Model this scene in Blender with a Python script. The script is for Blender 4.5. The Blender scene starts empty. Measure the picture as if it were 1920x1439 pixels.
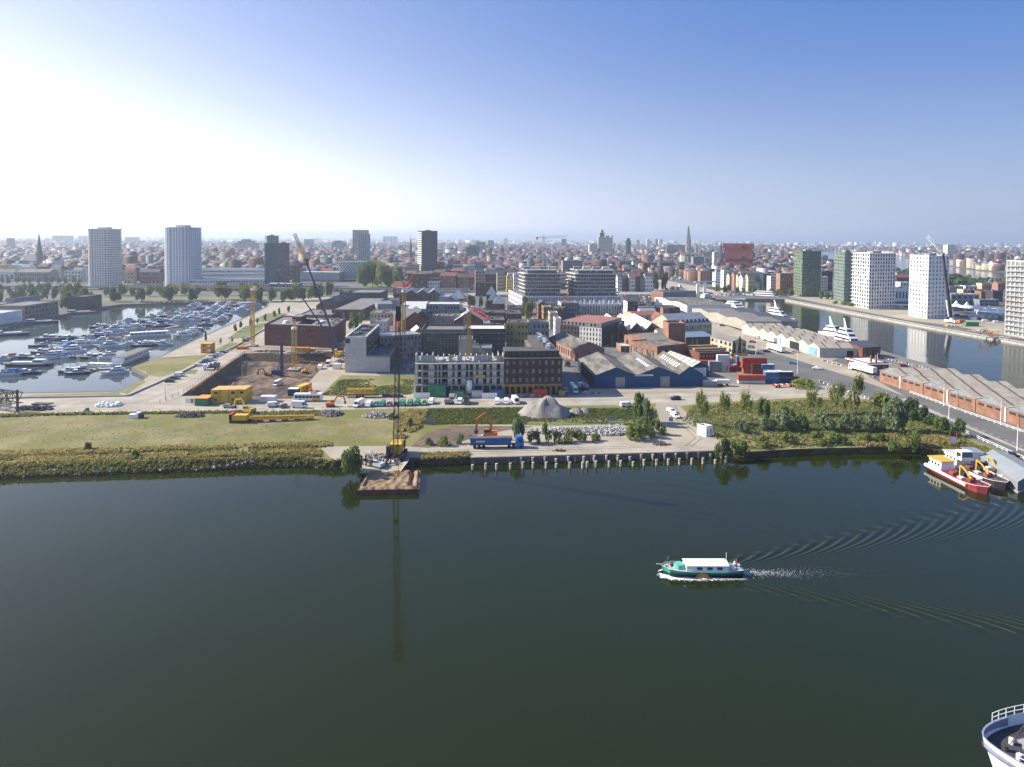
import bpy, bmesh, math, random
import numpy as np
from mathutils import Vector, Matrix, noise
V = Vector
ROT = Matrix.Rotation; NM = bpy.data.meshes.new; NO = bpy.data.objects.new
def LK(o): C.objects.link(o)

from mathutils.geometry import tessellate_polygon
SC = bpy.context.scene
C = SC.collection
R = math.radians
EXPO = .92; F = 1220.0; HC = 68.0; PITCH = R(2.0); ROLL = R(0.42); HY = 446.0
Y0 = HY + F * math.tan(PITCH)
cd = bpy.data.cameras.new('camera'); cam = NO('camera', cd); LK(cam)
cd.sensor_width = 36; cd.lens = F * 36 / 1920; cd.shift_y = -(719.5 - Y0) / 1920
cd.clip_start = 1; cd.clip_end = 60000
CAMR = ROT(math.pi / 2 - PITCH, 4, 'X') @ ROT(ROLL, 4, 'Z')
cam.matrix_world = Matrix.Translation((0,0, HC)) @ CAMR
SC.camera = cam
SUN_EL = R(33.5); SUN_AZ = R(-80)      # azimuth clockwise from +Y (the view direction)
to_sun = V((math.sin(SUN_AZ) * math.cos(SUN_EL), math.cos(SUN_AZ) * math.cos(SUN_EL), math.sin(SUN_EL)))
w = bpy.data.worlds.new('World'); SC.world = w; w.use_nodes = True
nt = w.node_tree; bg = nt.nodes['Background']
sky = nt.nodes.new('ShaderNodeTexSky'); sky.sky_type = 'NISHITA'; sky.sun_disc = False
sky.sun_elevation = SUN_EL; sky.sun_rotation = SUN_AZ
sky.air_density = 1.0; sky.dust_density = 2.0; sky.ozone_density = 1.6; sky.altitude = 60
bg.inputs[1].default_value = 0.15
def vm(op, a, b=None, val=None):
 n = nt.nodes.new('ShaderNodeVectorMath'); n.operation = op
 for i, x in enumerate((a, b)):
  if x is None: continue
  if isinstance(x, (tuple, Vector)): n.inputs[i].default_value = tuple(x)
  elif isinstance(x, float): n.inputs['Scale'].default_value = x
  else: nt.links.new(x, n.inputs['Scale'] if (op == 'SCALE' and i == 1) else n.inputs[i])
 return n.outputs['Value' if op == 'DOT_PRODUCT' else 'Vector']
def fm(op, a, b=None, c=None):
 n = nt.nodes.new('ShaderNodeMath'); n.operation = op
 for i, x in enumerate((a, b, c)):
  if x is None: continue
  if isinstance(x, (int, float)): n.inputs[i].default_value = x
  else: nt.links.new(x, n.inputs[i])
 return n.outputs[0]
tc = nt.nodes.new('ShaderNodeTexCoord').outputs['Generated']
sx = nt.nodes.new('ShaderNodeSeparateXYZ'); nt.links.new(tc, sx.inputs[0])
zz = fm('MAXIMUM', sx.outputs[2], 0.0)
band = fm('EXPONENT', fm('MULTIPLY', fm('POWER', fm('DIVIDE', zz, .19),2),-1))
base = vm('ADD', vm('SCALE', (.195,.17,.02), band),(0.0,.125,.48))
dt = vm('DOT_PRODUCT', tc, to_sun)
glow = fm('MULTIPLY', fm('EXPONENT', fm('MULTIPLY', dt, 2.35)),.030)
glow = fm('MULTIPLY', glow, fm('MULTIPLY_ADD', fm('EXPONENT', fm('MULTIPLY', zz, -7)),15,1))
K = 1 / (.15 * 2 ** EXPO)
tot = vm('ADD', vm('SCALE', sky.outputs[0], .12), vm('SCALE', vm('ADD', base, vm('SCALE', (1., .93,.85), glow)), K))
nt.links.new(tot, bg.inputs[0])
sl = bpy.data.lights.new('sun', 'SUN'); so = NO('sun', sl); LK(so)
sl.energy = 4.9; sl.angle = R(0.5); sl.color = (1,0.93,0.83)
so.rotation_euler = to_sun.to_track_quat('Z', 'Y').to_euler()
SC.view_settings.view_transform = 'Standard'; SC.view_settings.look = 'None'
SC.view_settings.exposure = EXPO; SC.view_settings.gamma = 1; SC.view_settings.use_curve_mapping = False
SC.cycles.use_denoising = True
SC.cycles.max_bounces = 5; SC.cycles.volume_bounces = 0
SC.cycles.transparent_max_bounces = 8
LZ = 2.0
def G(px, py, z=LZ):
 d = CAMR.to_3x3() @ V(((px - 960) / F, -(py - Y0) / F, -1))
 t = (z - HC) / d.z
 return V((d.x * t, d.y * t, z))
def proj(p):
 v = CAMR.to_3x3().transposed() @ (V(p) - V((0,0, HC)))
 return 960 + F * v.x / -v.z, Y0 - F * v.y / -v.z
def HT(px, py, P):
 """height z over ground point P at which the photo row py is reached"""
 d = CAMR.to_3x3() @ V(((px - 960) / F, -(py - Y0) / F, -1))
 return HC + d.z * (P[1] / d.y)
def AT(px, py, Y):
 d = CAMR.to_3x3() @ V(((px - 960) / F, -(py - Y0) / F, -1))
 t = Y / d.y
 return V((d.x * t, Y, HC + d.z * t))
MATS = {}
def lin(c):
 if isinstance(c, str):
  c = [int(c[i:i + 2], 16) / 255 for i in (0,2,4)]
  c = [x / 12.92 if x <= .04045 else ((x + .055) / 1.055) ** 2.4 for x in c]
 return c
def mat(name, col, rough=.8, var=.25, scale=.4, metal=0, bump=0, bscale=None, col2=None, spec=.4, stretch=None, detail=6, lo=.35, hi=.65, thin=0):
 """base colour with noise weathering; col given as linear albedo"""
 if name in MATS: return MATS[name]
 m = bpy.data.materials.new(name); m.use_nodes = True; MATS[name] = m
 nt = m.node_tree; b = nt.nodes['Principled BSDF']; L = nt.links.new
 b.inputs['Roughness'].default_value = rough; b.inputs['Metallic'].default_value = metal
 b.inputs['Specular IOR Level'].default_value = spec
 col = lin(col); m.diffuse_color = (*col, 1)
 if var or col2:
  g = nt.nodes.new('ShaderNodeNewGeometry')
  mp = nt.nodes.new('ShaderNodeMapping'); L(g.outputs['Position'], mp.inputs[0])
  if stretch: mp.inputs['Scale'].default_value = stretch
  n = nt.nodes.new('ShaderNodeTexNoise'); n.inputs['Scale'].default_value = scale; n.inputs['Detail'].default_value = detail; n.inputs['Roughness'].default_value = .65
  L(mp.outputs[0], n.inputs['Vector'])
  r = nt.nodes.new('ShaderNodeValToRGB'); L(n.outputs['Fac'], r.inputs[0])
  c2 = lin(col2) if col2 else [x * (1 - var) for x in col]
  c1 = col if col2 else [x * (1 + var * .6) for x in col]
  r.color_ramp.elements[0].position = lo; r.color_ramp.elements[1].position = hi
  r.color_ramp.elements[0].color = (*c2,1); r.color_ramp.elements[1].color = (*c1,1)
  L(r.outputs[0], b.inputs['Base Color'])
  if bump:
   n2 = nt.nodes.new('ShaderNodeTexNoise'); n2.inputs['Scale'].default_value = bscale or scale * 6; n2.inputs['Detail'].default_value = 5
   L(g.outputs['Position'], n2.inputs['Vector'])
   bp = nt.nodes.new('ShaderNodeBump'); bp.inputs['Strength'].default_value = 1; bp.inputs['Distance'].default_value = bump
   L(n2.outputs['Fac'], bp.inputs['Height']); L(bp.outputs[0], b.inputs['Normal'])
 else: b.inputs['Base Color'].default_value = (*col, 1)
 if thin:      # leaves and blades let part of the light through
  t = nt.nodes.new('ShaderNodeBsdfTranslucent'); x = nt.nodes.new('ShaderNodeMixShader'); x.inputs[0].default_value = thin
  L(r.outputs[0], t.inputs[0]); L(b.outputs[0], x.inputs[1]); L(t.outputs[0], x.inputs[2]); L(x.outputs[0], nt.nodes['Material Output'].inputs[0])
 return m
def flat(name, col, rough=.6, metal=0): return mat(name, col, rough, 0, metal=metal)
BOXF = [(0,3,2,1),(4,5,6,7),(0,1,5,4),(1,2,6,5),(2,3,7,6),(3,0,4,7)]
class MB:
 def __init__(s): s.v = []; s.f = []; s.m = []; s.mats = []
 def mi(s, m):
  if m is None: return 0
  if m not in s.mats: s.mats.append(m)
  return s.mats.index(m)
 def add(s, vs, fs, m=None):
  n = len(s.v); k = s.mi(m)
  s.v += [tuple(v) for v in vs]; s.f += [tuple(i + n for i in f) for f in fs]; s.m += [k] * len(fs)
 def face(s, *vs, m=None): s.add(vs, [tuple(range(len(vs)))], m)
 def box(s, c, d, m=None, rz=0, z0=True):
  """box: centre of base c, size d"""
  x, y, z = d[0] / 2, d[1] / 2, d[2]; ca, sa = math.cos(rz), math.sin(rz)
  b = [(-x, -y),(x, -y),(x, y),(-x, y)]
  s.add([(c[0] + a * ca - e * sa, c[1] + a * sa + e * ca, c[2] + h) for h in (0, z) for a, e in b], BOXF, m)
 def prism(s, pts, z0, z1, m=None, top=True, bot=False, mt=None):
  n = len(pts)
  s.add([(p[0], p[1], z0) for p in pts] + [(p[0], p[1], z1) for p in pts], [(i, (i + 1) % n, n + (i + 1) % n, n + i) for i in range(n)], m)
  if top: s.add([(p[0], p[1], z1) for p in pts], [tuple(range(n))], mt or m)
  if bot: s.add([(p[0], p[1], z0) for p in pts][::-1], [tuple(range(n))], m)
 def bar(s, a, b, w, m=None, h=None):
  a, b = V(a), V(b); d = b - a
  if d.length < 1e-6: return
  u = d.normalized(); q = V((0,0,1)) if abs(u.z) < .95 else V((1,0,0))
  r = u.cross(q).normalized() * (w / 2); t = r.cross(u).normalized() * ((h or w) / 2)
  s.add([p + e for p in (a, b) for e in (-r - t, r - t, r + t, -r + t)], BOXF, m)
 def cyl(s, c, r, h, n=8, m=None, r2=None, axis='z'):
  r2 = r if r2 is None else r2; vs = []
  for k, (rr, z) in enumerate(((r, 0),(r2, h))):
   for i in range(n):
    a = 2 * math.pi * i / n; x, y = rr * math.cos(a), rr * math.sin(a)
    if axis == 'z': vs.append((c[0] + x, c[1] + y, c[2] + z))
    elif axis == 'y': vs.append((c[0] + x, c[1] + z, c[2] + y))
    else: vs.append((c[0] + z, c[1] + x, c[2] + y))
  s.add(vs, [(i, (i + 1) % n, n + (i + 1) % n, n + i) for i in range(n)] + [tuple(range(n))[::-1], tuple(range(n, 2 * n))], m)
 def build(s, name, m=None, parent=None, smooth=False, kind=None, label=None):
  me = NM(name)
  o3 = origin(parent)
  me.from_pydata([(v[0] - o3[0], v[1] - o3[1], v[2] - o3[2]) for v in s.v], [], s.f)
  ms = s.mats or [m]
  for x in ms: me.materials.append(x)
  if len(ms) > 1: me.polygons.foreach_set('material_index', s.m)
  if smooth: me.polygons.foreach_set('use_smooth', [True] * len(s.f))
  me.update()
  bm = bmesh.new(); bm.from_mesh(me)
  if len(s.f) < 60000: bmesh.ops.recalc_face_normals(bm, faces=bm.faces)
  bm.to_mesh(me); bm.free()
  o = NO(name, me); LK(o)
  if parent is not None: o.parent = parent
  if kind: o['kind'] = kind
  if label: o['label'] = label
  return o
def origin(p):
 while p is not None:
  if p.get('_w'): return p.location
  p = p.parent
 return V((0,0,0))
def tag(o, label, cat, group=None, kind=None):
 o['label'] = label; o['category'] = cat
 if group: o['group'] = group
 if kind: o['kind'] = kind
 return o
def thing(name, label, cat, loc=(0,0,0), group=None):
 """Empty at the base of a thing; its parts are modelled in world space"""
 o = NO(name, None); o.empty_display_size = .5; LK(o)
 o.location = loc; o['_w'] = 1
 return tag(o, label, cat, group)
def local(name, label, cat, group=None):
 o = NO(name, None); LK(o); return tag(o, label, cat, group)
def copy_tree(o, parent=None):
 c = o.copy(); LK(c); c.parent = parent
 for ch in o.children: copy_tree(ch, c)
 return c
def place(proto, loc, rz, label, group=None, used=set(), recol=None, s=1):
 """first use moves the prototype itself, later ones copy it with all its parts"""
 o = proto if proto.name not in used else copy_tree(proto)
 used.add(proto.name)
 o.location = loc; o.rotation_euler = (0,0, rz); o['label'] = label
 if s != 1: o.scale = (s, s, s)
 if group: o['group'] = group
 if recol:
  for ch in o.children:
   if ch.name.split('.')[0] in recol:
    ch.material_slots[0].link = 'OBJECT'; ch.material_slots[0].material = recol[ch.name.split('.')[0]]
 return o
def struct(name, mb, m=None, parent=None, **k): return mb.build(name, m, parent, kind='structure', **k)
def sheet(pts, z, m, name, holes=(), kind='structure', skirt=None):
 """flat polygon (world xy), optional holes, optional vertical skirt down"""
 loops = [[V((p[0], p[1], 0)) for p in l] for l in (pts, *holes)]
 tri = tessellate_polygon(loops); flatv = [v for l in loops for v in l]
 b = MB(); b.add([(v.x, v.y, z) for v in flatv], [t for t in tri], m)
 me = NM(name); me.from_pydata(b.v, [], b.f); me.materials.append(m); me.update()
 bm = bmesh.new(); bm.from_mesh(me)
 for f in bm.faces:
  if f.normal.z < 0: f.normal_flip()
 bm.to_mesh(me); bm.free()
 o = NO(name, me); LK(o); o['kind'] = kind
 return o
def P2(*pp, z=LZ): return [G(a, b, z) for a, b in pp]
rnd = random.Random(7)
ORDW = 'first second third fourth fifth sixth seventh eighth ninth tenth eleventh twelfth thirteenth fourteenth fifteenth sixteenth seventeenth eighteenth nineteenth twentieth'.split(); ORDW += ['twenty-' + x for x in ORDW[:9]] + ['thirtieth']
# ================================================================ SETTING
m_gravel = mat('sandy_gravel', (.40,.345,.25),.95, scale=.06, col2=(.27,.235,.175), bump=.05, bscale=1.5, lo=.3, hi=.7)
m_city = mat('city_ground', (.12,.115,.105),.95,.4, scale=.02)
m_rural = mat('rural_ground', (.055,.075,.03),.95, scale=.0015, col2=(.10,.11,.08), lo=.4, hi=.6)
m_asph = mat('asphalt', (.15,.145,.13),.9, scale=.08, col2=(.10,.10,.092), bump=.01, bscale=3)
m_conc = mat('concrete_road', (.42,.37,.29),.9, scale=.12, col2=(.28,.245,.19), bump=.02, bscale=2)
m_cobble = mat('cobbled_quay', (.21,.19,.155),.95, scale=.1, col2=(.14,.13,.10), bump=.03, bscale=3)
m_quay = mat('quay_wall_stone', (.22,.20,.17),.9, scale=.5, col2=(.10,.095,.08), bump=.06, bscale=1.2)
m_pale = mat('pale_quay_stone', (.46,.44,.39),.9, scale=.4, col2=(.30,.29,.25))
m_soil = mat('dug_soil', (.17,.115,.07),.98, scale=.12, col2=(.08,.057,.04), bump=.25, bscale=.8)
m_grass = mat('dry_grass_ground', (.145,.145,.032),.98, scale=.055, col2=(.24,.20,.085), bump=.25, bscale=1.1, lo=.36, hi=.56, detail=10)
m_lawn = mat('green_grass_ground', (.10,.14,.035),.98, scale=.12, col2=(.17,.17,.06), bump=.1, bscale=1.8)
m_bank = mat('bank_soil', (.075,.075,.035),.98, scale=.4, col2=(.12,.10,.055), bump=.3, bscale=1.5)
m_pit = mat('pit_floor_soil', (.21,.13,.08),.98, scale=.12, col2=(.06,.045,.034), lo=.42, hi=.58, bump=.35, bscale=.6)
m_water = bpy.data.materials.new('harbour_water'); m_water.use_nodes = True
def mkwater(m, col, amp, sc, rough=.04):
 nt = m.node_tree; b = nt.nodes['Principled BSDF']; L = nt.links.new
 b.inputs['Base Color'].default_value = (*col, 1); b.inputs['Roughness'].default_value = rough; b.inputs['IOR'].default_value = 1.333
 g = nt.nodes.new('ShaderNodeNewGeometry'); last = None
 mp = nt.nodes.new('ShaderNodeMapping'); mp.inputs['Scale'].default_value = (.35,1,1); L(g.outputs['Position'], mp.inputs[0]); pn = nt.nodes.new('ShaderNodeTexNoise'); pn.inputs['Scale'].default_value = .035; pn.inputs['Detail'].default_value = 5; L(mp.outputs[0], pn.inputs['Vector'])
 pr = nt.nodes.new('ShaderNodeMapRange'); pr.inputs[1].default_value = .4; pr.inputs[2].default_value = .65; pr.inputs[3].default_value = .35; pr.inputs[4].default_value = 1.6; L(pn.outputs['Fac'], pr.inputs[0])
 for s, a in ((sc, amp),(sc * .23, amp * 2.2),(sc * 4, amp * .3)):
  n = nt.nodes.new('ShaderNodeTexNoise'); n.inputs['Scale'].default_value = s; n.inputs['Detail'].default_value = 4
  L(g.outputs['Position'], n.inputs['Vector'])
  bp = nt.nodes.new('ShaderNodeBump'); bp.inputs['Distance'].default_value = a; mu = nt.nodes.new('ShaderNodeMath'); mu.operation = 'MULTIPLY'; L(n.outputs['Fac'], mu.inputs[0]); L(pr.outputs[0], mu.inputs[1])
  L(mu.outputs[0], bp.inputs['Height'])
  if last: L(last.outputs[0], bp.inputs['Normal'])
  last = bp
 L(last.outputs[0], b.inputs['Normal'])
mkwater(m_water, (.0125,.018,.0012),.009,.9)
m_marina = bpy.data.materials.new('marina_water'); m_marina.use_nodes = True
mkwater(m_marina, (.055,.075,.075),.004,.8)  # base colour lightened to stand in for the pale sky reflected in it
m_dock = bpy.data.materials.new('dock_water'); m_dock.use_nodes = True
mkwater(m_dock, (.018,.026,.012),.035,.55,.07)
m_river = bpy.data.materials.new('river_water'); m_river.use_nodes = True
mkwater(m_river, (.06,.075,.085),.03,.5,.1)
SHORE = P2((-260,905),(0,897),(110,893),(210,889),(330,885),(480,878),(560,876),(625,880),(668,876), z=0)
BANKTOP = P2((-260,884),(0,877),(110,872),(210,870),(330,866),(480,861),(560,860),(625,866),(668,862))
MIDW = P2((672,880),(700,872),(790,870),(840,872),(882,868), z=0)
QUAY = P2((882,858),(960,856),(1100,852),(1240,848.5),(1345,845))
EASTW = P2((1345,852),(1385,857),(1440,854),(1500,851),(1600,848),(1660,846),(1720,846),(1760,855),(1830,868),(1920,893),(2080,940), z=0)
EASTTOP = P2((1352,842),(1385,848),(1440,845),(1500,842),(1600,839),(1660,838),(1722,838),(1765,846),(1835,858),(1925,882),(2090,926))
MIDTOP = P2((672,866),(700,860),(790,858),(840,860),(878,858))
south = BANKTOP + MIDTOP + QUAY + EASTTOP
FARX = 16000; FARY = 21000
outer = [V((-FARX, BANKTOP[0].y + 10, LZ))] + south + [V((400,150, LZ)), V((FARX, 150, LZ)), V((FARX, FARY, LZ)), V((-FARX, FARY, LZ))]
MARINA = P2((-200,745),(0,737),(150,735),(225,733),(264,713),(277,701),(247,689),(300,668),(372,634),(470,590),(500,574),(500,567),(440,566),(330,568),(225,571),(150,582),(110,592),(45,607),(-200,660))
DOCK = [V((217, y, LZ)) for y in (705,560,430,330,240)] + [V((219,180, LZ)), V((420,180, LZ)), V((352,330, LZ)), V((334,425, LZ)), V((322,500, LZ)), V((312,600, LZ)), V((303,722, LZ)), V((262,728, LZ))]
RIVER = P2((1532,492),(1610,500),(1690,512),(1760,527),(1850,537),(2100,545),(2500,552),(2500,505),(2100,512),(1920,512),(1840,507),(1770,497),(1720,484),(1640,474),(1560,470),(1525,470.5),(1532,480))
CANAL = P2((1293,541),(1372,549),(1362,540),(1290,537),(1225,526),(1200,523),(1190,527),(1240,533))
PIT = P2((338,743),(458,663),(634,659),(604,690),(560,738),(548,748),(472,750),(462,742))
ground = sheet(outer, LZ, m_city, 'ground', holes=[MARINA, DOCK, RIVER, CANAL, PIT])
site = sheet(south + P2((2060,905),(2060,700), z=LZ) + [V((217,178, LZ)), V((216.5,705, LZ))] + P2((1230,545),(965,548),(640,556),(505,564),(503,575),(473,591),(375,635),(303,669),(252,689.5),(282,701),(268,715),(227,735),(0,739.5),(-150,746),(-260,800)), LZ + .02, m_gravel, 'site_ground', holes=[PIT])
PX0, PX1, PY0, PY1 = 14., 182., 84., 190.
NEARW = [V((-1500,-60,0)), V((460,-60,0)), V((460,290,0)), V((214,290,0)), V((214,215,0)), V((-1500,215,0))]
WPATCH = [V((PX0, PY0,0)), V((PX1, PY0,0)), V((PX1, PY1,0)), V((PX0, PY1,0))]
water = sheet(NEARW, 0, m_water, 'water', holes=[WPATCH])
sheet([V((-1500,-1500,-.02)), V((1500,-1500,-.02)), V((1500,-60,0)), V((-1500,-60,0))], 0, m_water, 'harbour_water')
def grow(pts, k):
 c = sum((p for p in pts), V()) / len(pts); return [c + (p - c) * k for p in pts]
def boxpts(pts, e=6):
 xs = [p.x for p in pts]; ys = [p.y for p in pts]
 return [V((min(xs) - e, min(ys) - e, 0)), V((max(xs) + e, min(ys) - e, 0)), V((max(xs) + e, max(ys) + e, 0)), V((min(xs) - e, max(ys) + e, 0))]
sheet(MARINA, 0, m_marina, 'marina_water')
bw = boxpts(DOCK); bw[0].y = bw[1].y = 290.5
sheet(bw, 0, m_dock, 'dock_water'); sheet([V((460,-60,0)), V((1500,-60,0)), V((1500,290.4,0)), V((460,290.4,0))], 0, m_water, 'dock_mouth_water')
sheet(boxpts(CANAL),0, m_water, 'canal_water'); sheet(boxpts(RIVER, 50),.3, m_river, 'river')
def walls(pts, z0, z1, m, name, closed=True):
 b = MB(); n = len(pts)
 for i in range(n if closed else n - 1):
  p, q = pts[i], pts[(i + 1) % n]; b.face((p[0], p[1], z0),(q[0], q[1], z0),(q[0], q[1], z1),(p[0], p[1], z1), m=m)
 return struct(name, b)
walls(MARINA, -1, LZ, m_quay, 'marina_quay_wall'); walls(DOCK[:6], -1, LZ, m_quay, 'dock_quay_wall', False)
walls(DOCK[6:] , -1, LZ, m_pale, 'west_quay_wall', False); walls(CANAL, -1, LZ, m_quay, 'canal_wall'); walls(RIVER, -1, LZ, m_rural, 'river_bank')
b = MB()   # pale coping along the western quay
for i in range(6, len(DOCK) - 1):
 p, q = DOCK[i], DOCK[i + 1]; b.bar(p + V((.8,0,.1)), q + V((.8,0,.1)),3.2, m_pale, .3)
struct('quay_coping', b)
def slope(top, low, m, name):
 b = MB(); n = len(top); K = 6
 def lerp(l, t):
  i = min(int(t * (len(l) - 1)), len(l) - 2); return l[i].lerp(l[i + 1], t * (len(l) - 1) - i)
 N = 90; vs = []
 for i in range(N + 1):
  a, c = lerp(top, i / N), lerp(low, i / N) - V((0,0,.6))
  for j in range(K + 1):
   p = a.lerp(c, j / K)
   if 0 < j < K: p += V((rnd.uniform(-.4,.4), rnd.uniform(-.5,.5), rnd.uniform(-.3,.3)))
   vs.append(p)
 b.add(vs, [(i * (K + 1) + j, i * (K + 1) + j + 1,(i + 1) * (K + 1) + j + 1,(i + 1) * (K + 1) + j) for i in range(N) for j in range(K)], m)
 return struct(name, b)
slope(BANKTOP, SHORE, m_bank, 'shore_bank'); slope(MIDTOP, MIDW, m_bank, 'shore_bank'); slope(EASTTOP, EASTW, m_bank, 'shore_bank')
pb = MB(); n = len(PIT)
pc = sum(PIT, V()) / n
low = [pc + (p - pc) * .93 for p in PIT]
for i in range(n):
 p, q, r_, s_ = PIT[i], PIT[(i + 1) % n], low[(i + 1) % n], low[i]
 pb.face((p.x, p.y, LZ),(q.x, q.y, LZ),(r_.x, r_.y, -3.2),(s_.x, s_.y, -3.2), m=m_soil)
struct('pit_wall', pb)
gx = [p.x for p in low]; gy = [p.y for p in low]
x0, x1, y0, y1 = min(gx) - 3, max(gx) + 3, min(gy) - 3, max(gy) + 3
vs = []; NX, NY = 70,60
for j in range(NY + 1):
 for i in range(NX + 1):
  x, y = x0 + (x1 - x0) * i / NX, y0 + (y1 - y0) * j / NY
  h = -3.4 + noise.noise((x * .07, y * .07,0)) * 1.6 + noise.noise((x * .3, y * .3,5)) * .6
  d = (V((x, y)) - G(455,690,-3).xy).length; h += 2.6 * math.exp(-(d / 22) ** 2)
  vs.append((x, y, h))
pf = MB(); pf.add(vs, [(j * (NX + 1) + i, j * (NX + 1) + i + 1,(j + 1) * (NX + 1) + i + 1,(j + 1) * (NX + 1) + i) for j in range(NY) for i in range(NX)], m_pit)
struct('pit_floor', pf)
# ================================================================ BUILDING KIT
GLASS = mat('window_glass', (.03,.04,.05),.12,0, spec=.6)
GLASSB = mat('bluish_glass', (.05,.08,.10),.1,0, spec=.7)
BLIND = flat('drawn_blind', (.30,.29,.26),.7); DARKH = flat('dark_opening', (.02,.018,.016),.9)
def brick(name, c, k=.3): return mat(name, c, .9, k, scale=.35, bump=.02, bscale=4)
W_RED = brick('red_brick', (.17,.065,.045)); W_BROWN = brick('brown_brick', (.12,.075,.055)); W_DARK = brick('dark_brick', (.06,.048,.045))
W_ORANGE = brick('orange_brick', (.26,.135,.085)); W_CREAM = mat('cream_render', (.46,.40,.29),.9,.2); W_WHITE = mat('white_render', (.62,.61,.57),.85,.15)
W_GREY = mat('grey_render', (.24,.24,.23),.9,.25); W_CONC = mat('cast_concrete', (.40,.39,.36),.9, scale=.25, col2=(.30,.29,.27)); W_OCHRE = mat('ochre_cladding', (.33,.21,.07),.8,.3, scale=.8)
W_YELLOW = mat('yellow_render', (.42,.34,.12),.9,.2); W_GREEN = mat('green_cladding', (.13,.17,.11),.6,.25); W_PINK = mat('pink_brick', (.30,.17,.13),.9,.25)
W_BLUEG = mat('bluegrey_cladding', (.20,.23,.26),.7,.2); W_PURE = mat('white_cladding', (.74,.74,.73),.6,.08)
R_TAR = mat('tar_roof', (.085,.08,.075),.95,.35, scale=.15); R_GREY = mat('grey_roof', (.20,.19,.17),.9, scale=.12, col2=(.14,.13,.115)); R_RED = mat('red_tile_roof', (.22,.085,.06),.9,.3)
R_ZINC = mat('zinc_roof', (.30,.32,.33),.45,.2, metal=.3); R_PALE = mat('pale_roof', (.50,.49,.45),.85,.2); R_ASB = mat('old_fibre_cement', (.21,.19,.155),.95, scale=.3, col2=(.095,.087,.075), lo=.42, hi=.6, bump=.03, stretch=(1,.25,1))
R_SLATE = mat('slate_roof', (.07,.075,.085),.7,.3); R_WHITE = mat('white_roof', (.72,.72,.68),.8,.1); R_DECK = mat('red_roof_deck', (.30,.13,.10),.9,.3)
METAL = flat('grey_metal', (.25,.25,.26),.5,.5); M_WHITE = flat('white_paint', (.78,.78,.76),.4); M_BLACK = flat('black_rubber', (.02,.02,.02),.7)
M_YEL = flat('yellow_paint', (.62,.38,.03),.45); M_ORG = flat('orange_paint', (.55,.16,.03),.5); M_REDP = flat('red_paint', (.45,.05,.035),.5); M_BLUE = flat('blue_paint', (.02,.09,.30),.45)
M_GRN = flat('green_paint', (.03,.20,.09),.5); M_DBLUE = flat('dark_blue_paint', (.02,.05,.10),.5); M_STEEL = flat('dark_steel', (.055,.05,.045),.6)
W_RUST = mat('rusty_steel', (.16,.07,.04),.9,.4)
UNIT = {}
def unit_pane(m):
 if m.name not in UNIT:
  me = NM('pane'); me.from_pydata([(0,0,0),(1,0,0),(1,0,1),(0,0,1),(0,-1,0),(1,-1,0),(1,-1,1),(0,-1,1)], [], [(0,1,2,3),(4,7,6,5),(0,4,5,1),(3,2,6,7),(0,3,7,4),(1,5,6,2)])
  me.materials.append(m); UNIT[m.name] = me
 return UNIT[m.name]
def pane(parent, P, u, n, w, h, z, m=GLASS, name='window', t=.05, label=None):
 """thin glass slab; P = lower left (world xy), u along the wall, n outward"""
 o = NO(name, unit_pane(m)); LK(o)
 u3 = V((u.x, u.y, 0)) * w; n3 = V((n.x, n.y, 0)) * -t
 M = Matrix(((u3.x, -n3.x, 0, P.x),(u3.y, -n3.y, 0, P.y),(0,0, h, z),(0,0,0,1)))
 if parent is not None:
  M = Matrix.Translation(-parent.location) @ M if parent.get('_w') else M
  o.parent = parent
 o.matrix_basis = M
 if label: o['label'] = label
 return o
def facade(b, P, Q, z0, z1, cols, rows, wf=.5, hf=.55, m=None, rec=.3, parent=None, joined=None, n=None, glass=GLASS, sill=.5, skip=None, irregular=0, name='window'):
 """wall from P to Q with real recessed openings; each opening gets a pane part (or goes to `joined`)"""
 P, Q = V(P[:2]), V(Q[:2]); d = Q - P; L = d.length; u = d / L
 n = V((u.y, -u.x)) if n is None else V(n[:2])
 cw, ch = L / cols, (z1 - z0) / rows
 def pt(a, h, r=0): q = P + u * a - n * r; return (q.x, q.y, h)
 for i in range(cols):
  for j in range(rows):
   a0, a1 = i * cw, (i + 1) * cw; h0, h1 = z0 + j * ch, z0 + (j + 1) * ch
   if skip and skip(i, j): b.face(pt(a0, h0), pt(a1, h0), pt(a1, h1), pt(a0, h1), m=m); continue
   ww = cw * wf; hh = ch * hf
   x0 = (a0 + a1 - ww) / 2 + (rnd.uniform(-1,1) * irregular * (cw - ww) / 2); x1 = x0 + ww; y0 = h0 + (ch - hh) * sill; y1 = y0 + hh
   A = [pt(a0, h0), pt(a1, h0), pt(a1, h1), pt(a0, h1)]; B = [pt(x0, y0), pt(x1, y0), pt(x1, y1), pt(x0, y1)]; D = [pt(x0, y0, rec), pt(x1, y0, rec), pt(x1, y1, rec), pt(x0, y1, rec)]
   b.add(A + B + D, [(0,1,5,4),(1,2,6,5),(2,3,7,6),(3,0,4,7),(4,5,9,8),(5,6,10,9),(6,7,11,10),(7,4,8,11)], m)
   gl_ = BLIND if (glass is GLASS and rnd.random() < .16) else glass
   if joined is not None: joined.face(*D, m=gl_)
   elif parent is not None:
    q = P + u * x0 - n * (rec + .02); pane(parent, q, u, n, ww, hh, y0, gl_, name)
   else: b.face(*D, m=glass)
def area2(p): return sum(p[i][0] * p[(i + 1) % len(p)][1] - p[(i + 1) % len(p)][0] * p[i][1] for i in range(len(p)))
def ccw(p): return list(p) if area2(p) > 0 else list(p)[::-1]
def quad(a, b_, c):
 a, b_, c = (G(*q) if isinstance(q, tuple) else q for q in (a, b_, c)); return [a, b_, c, a + c - b_]
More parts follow.
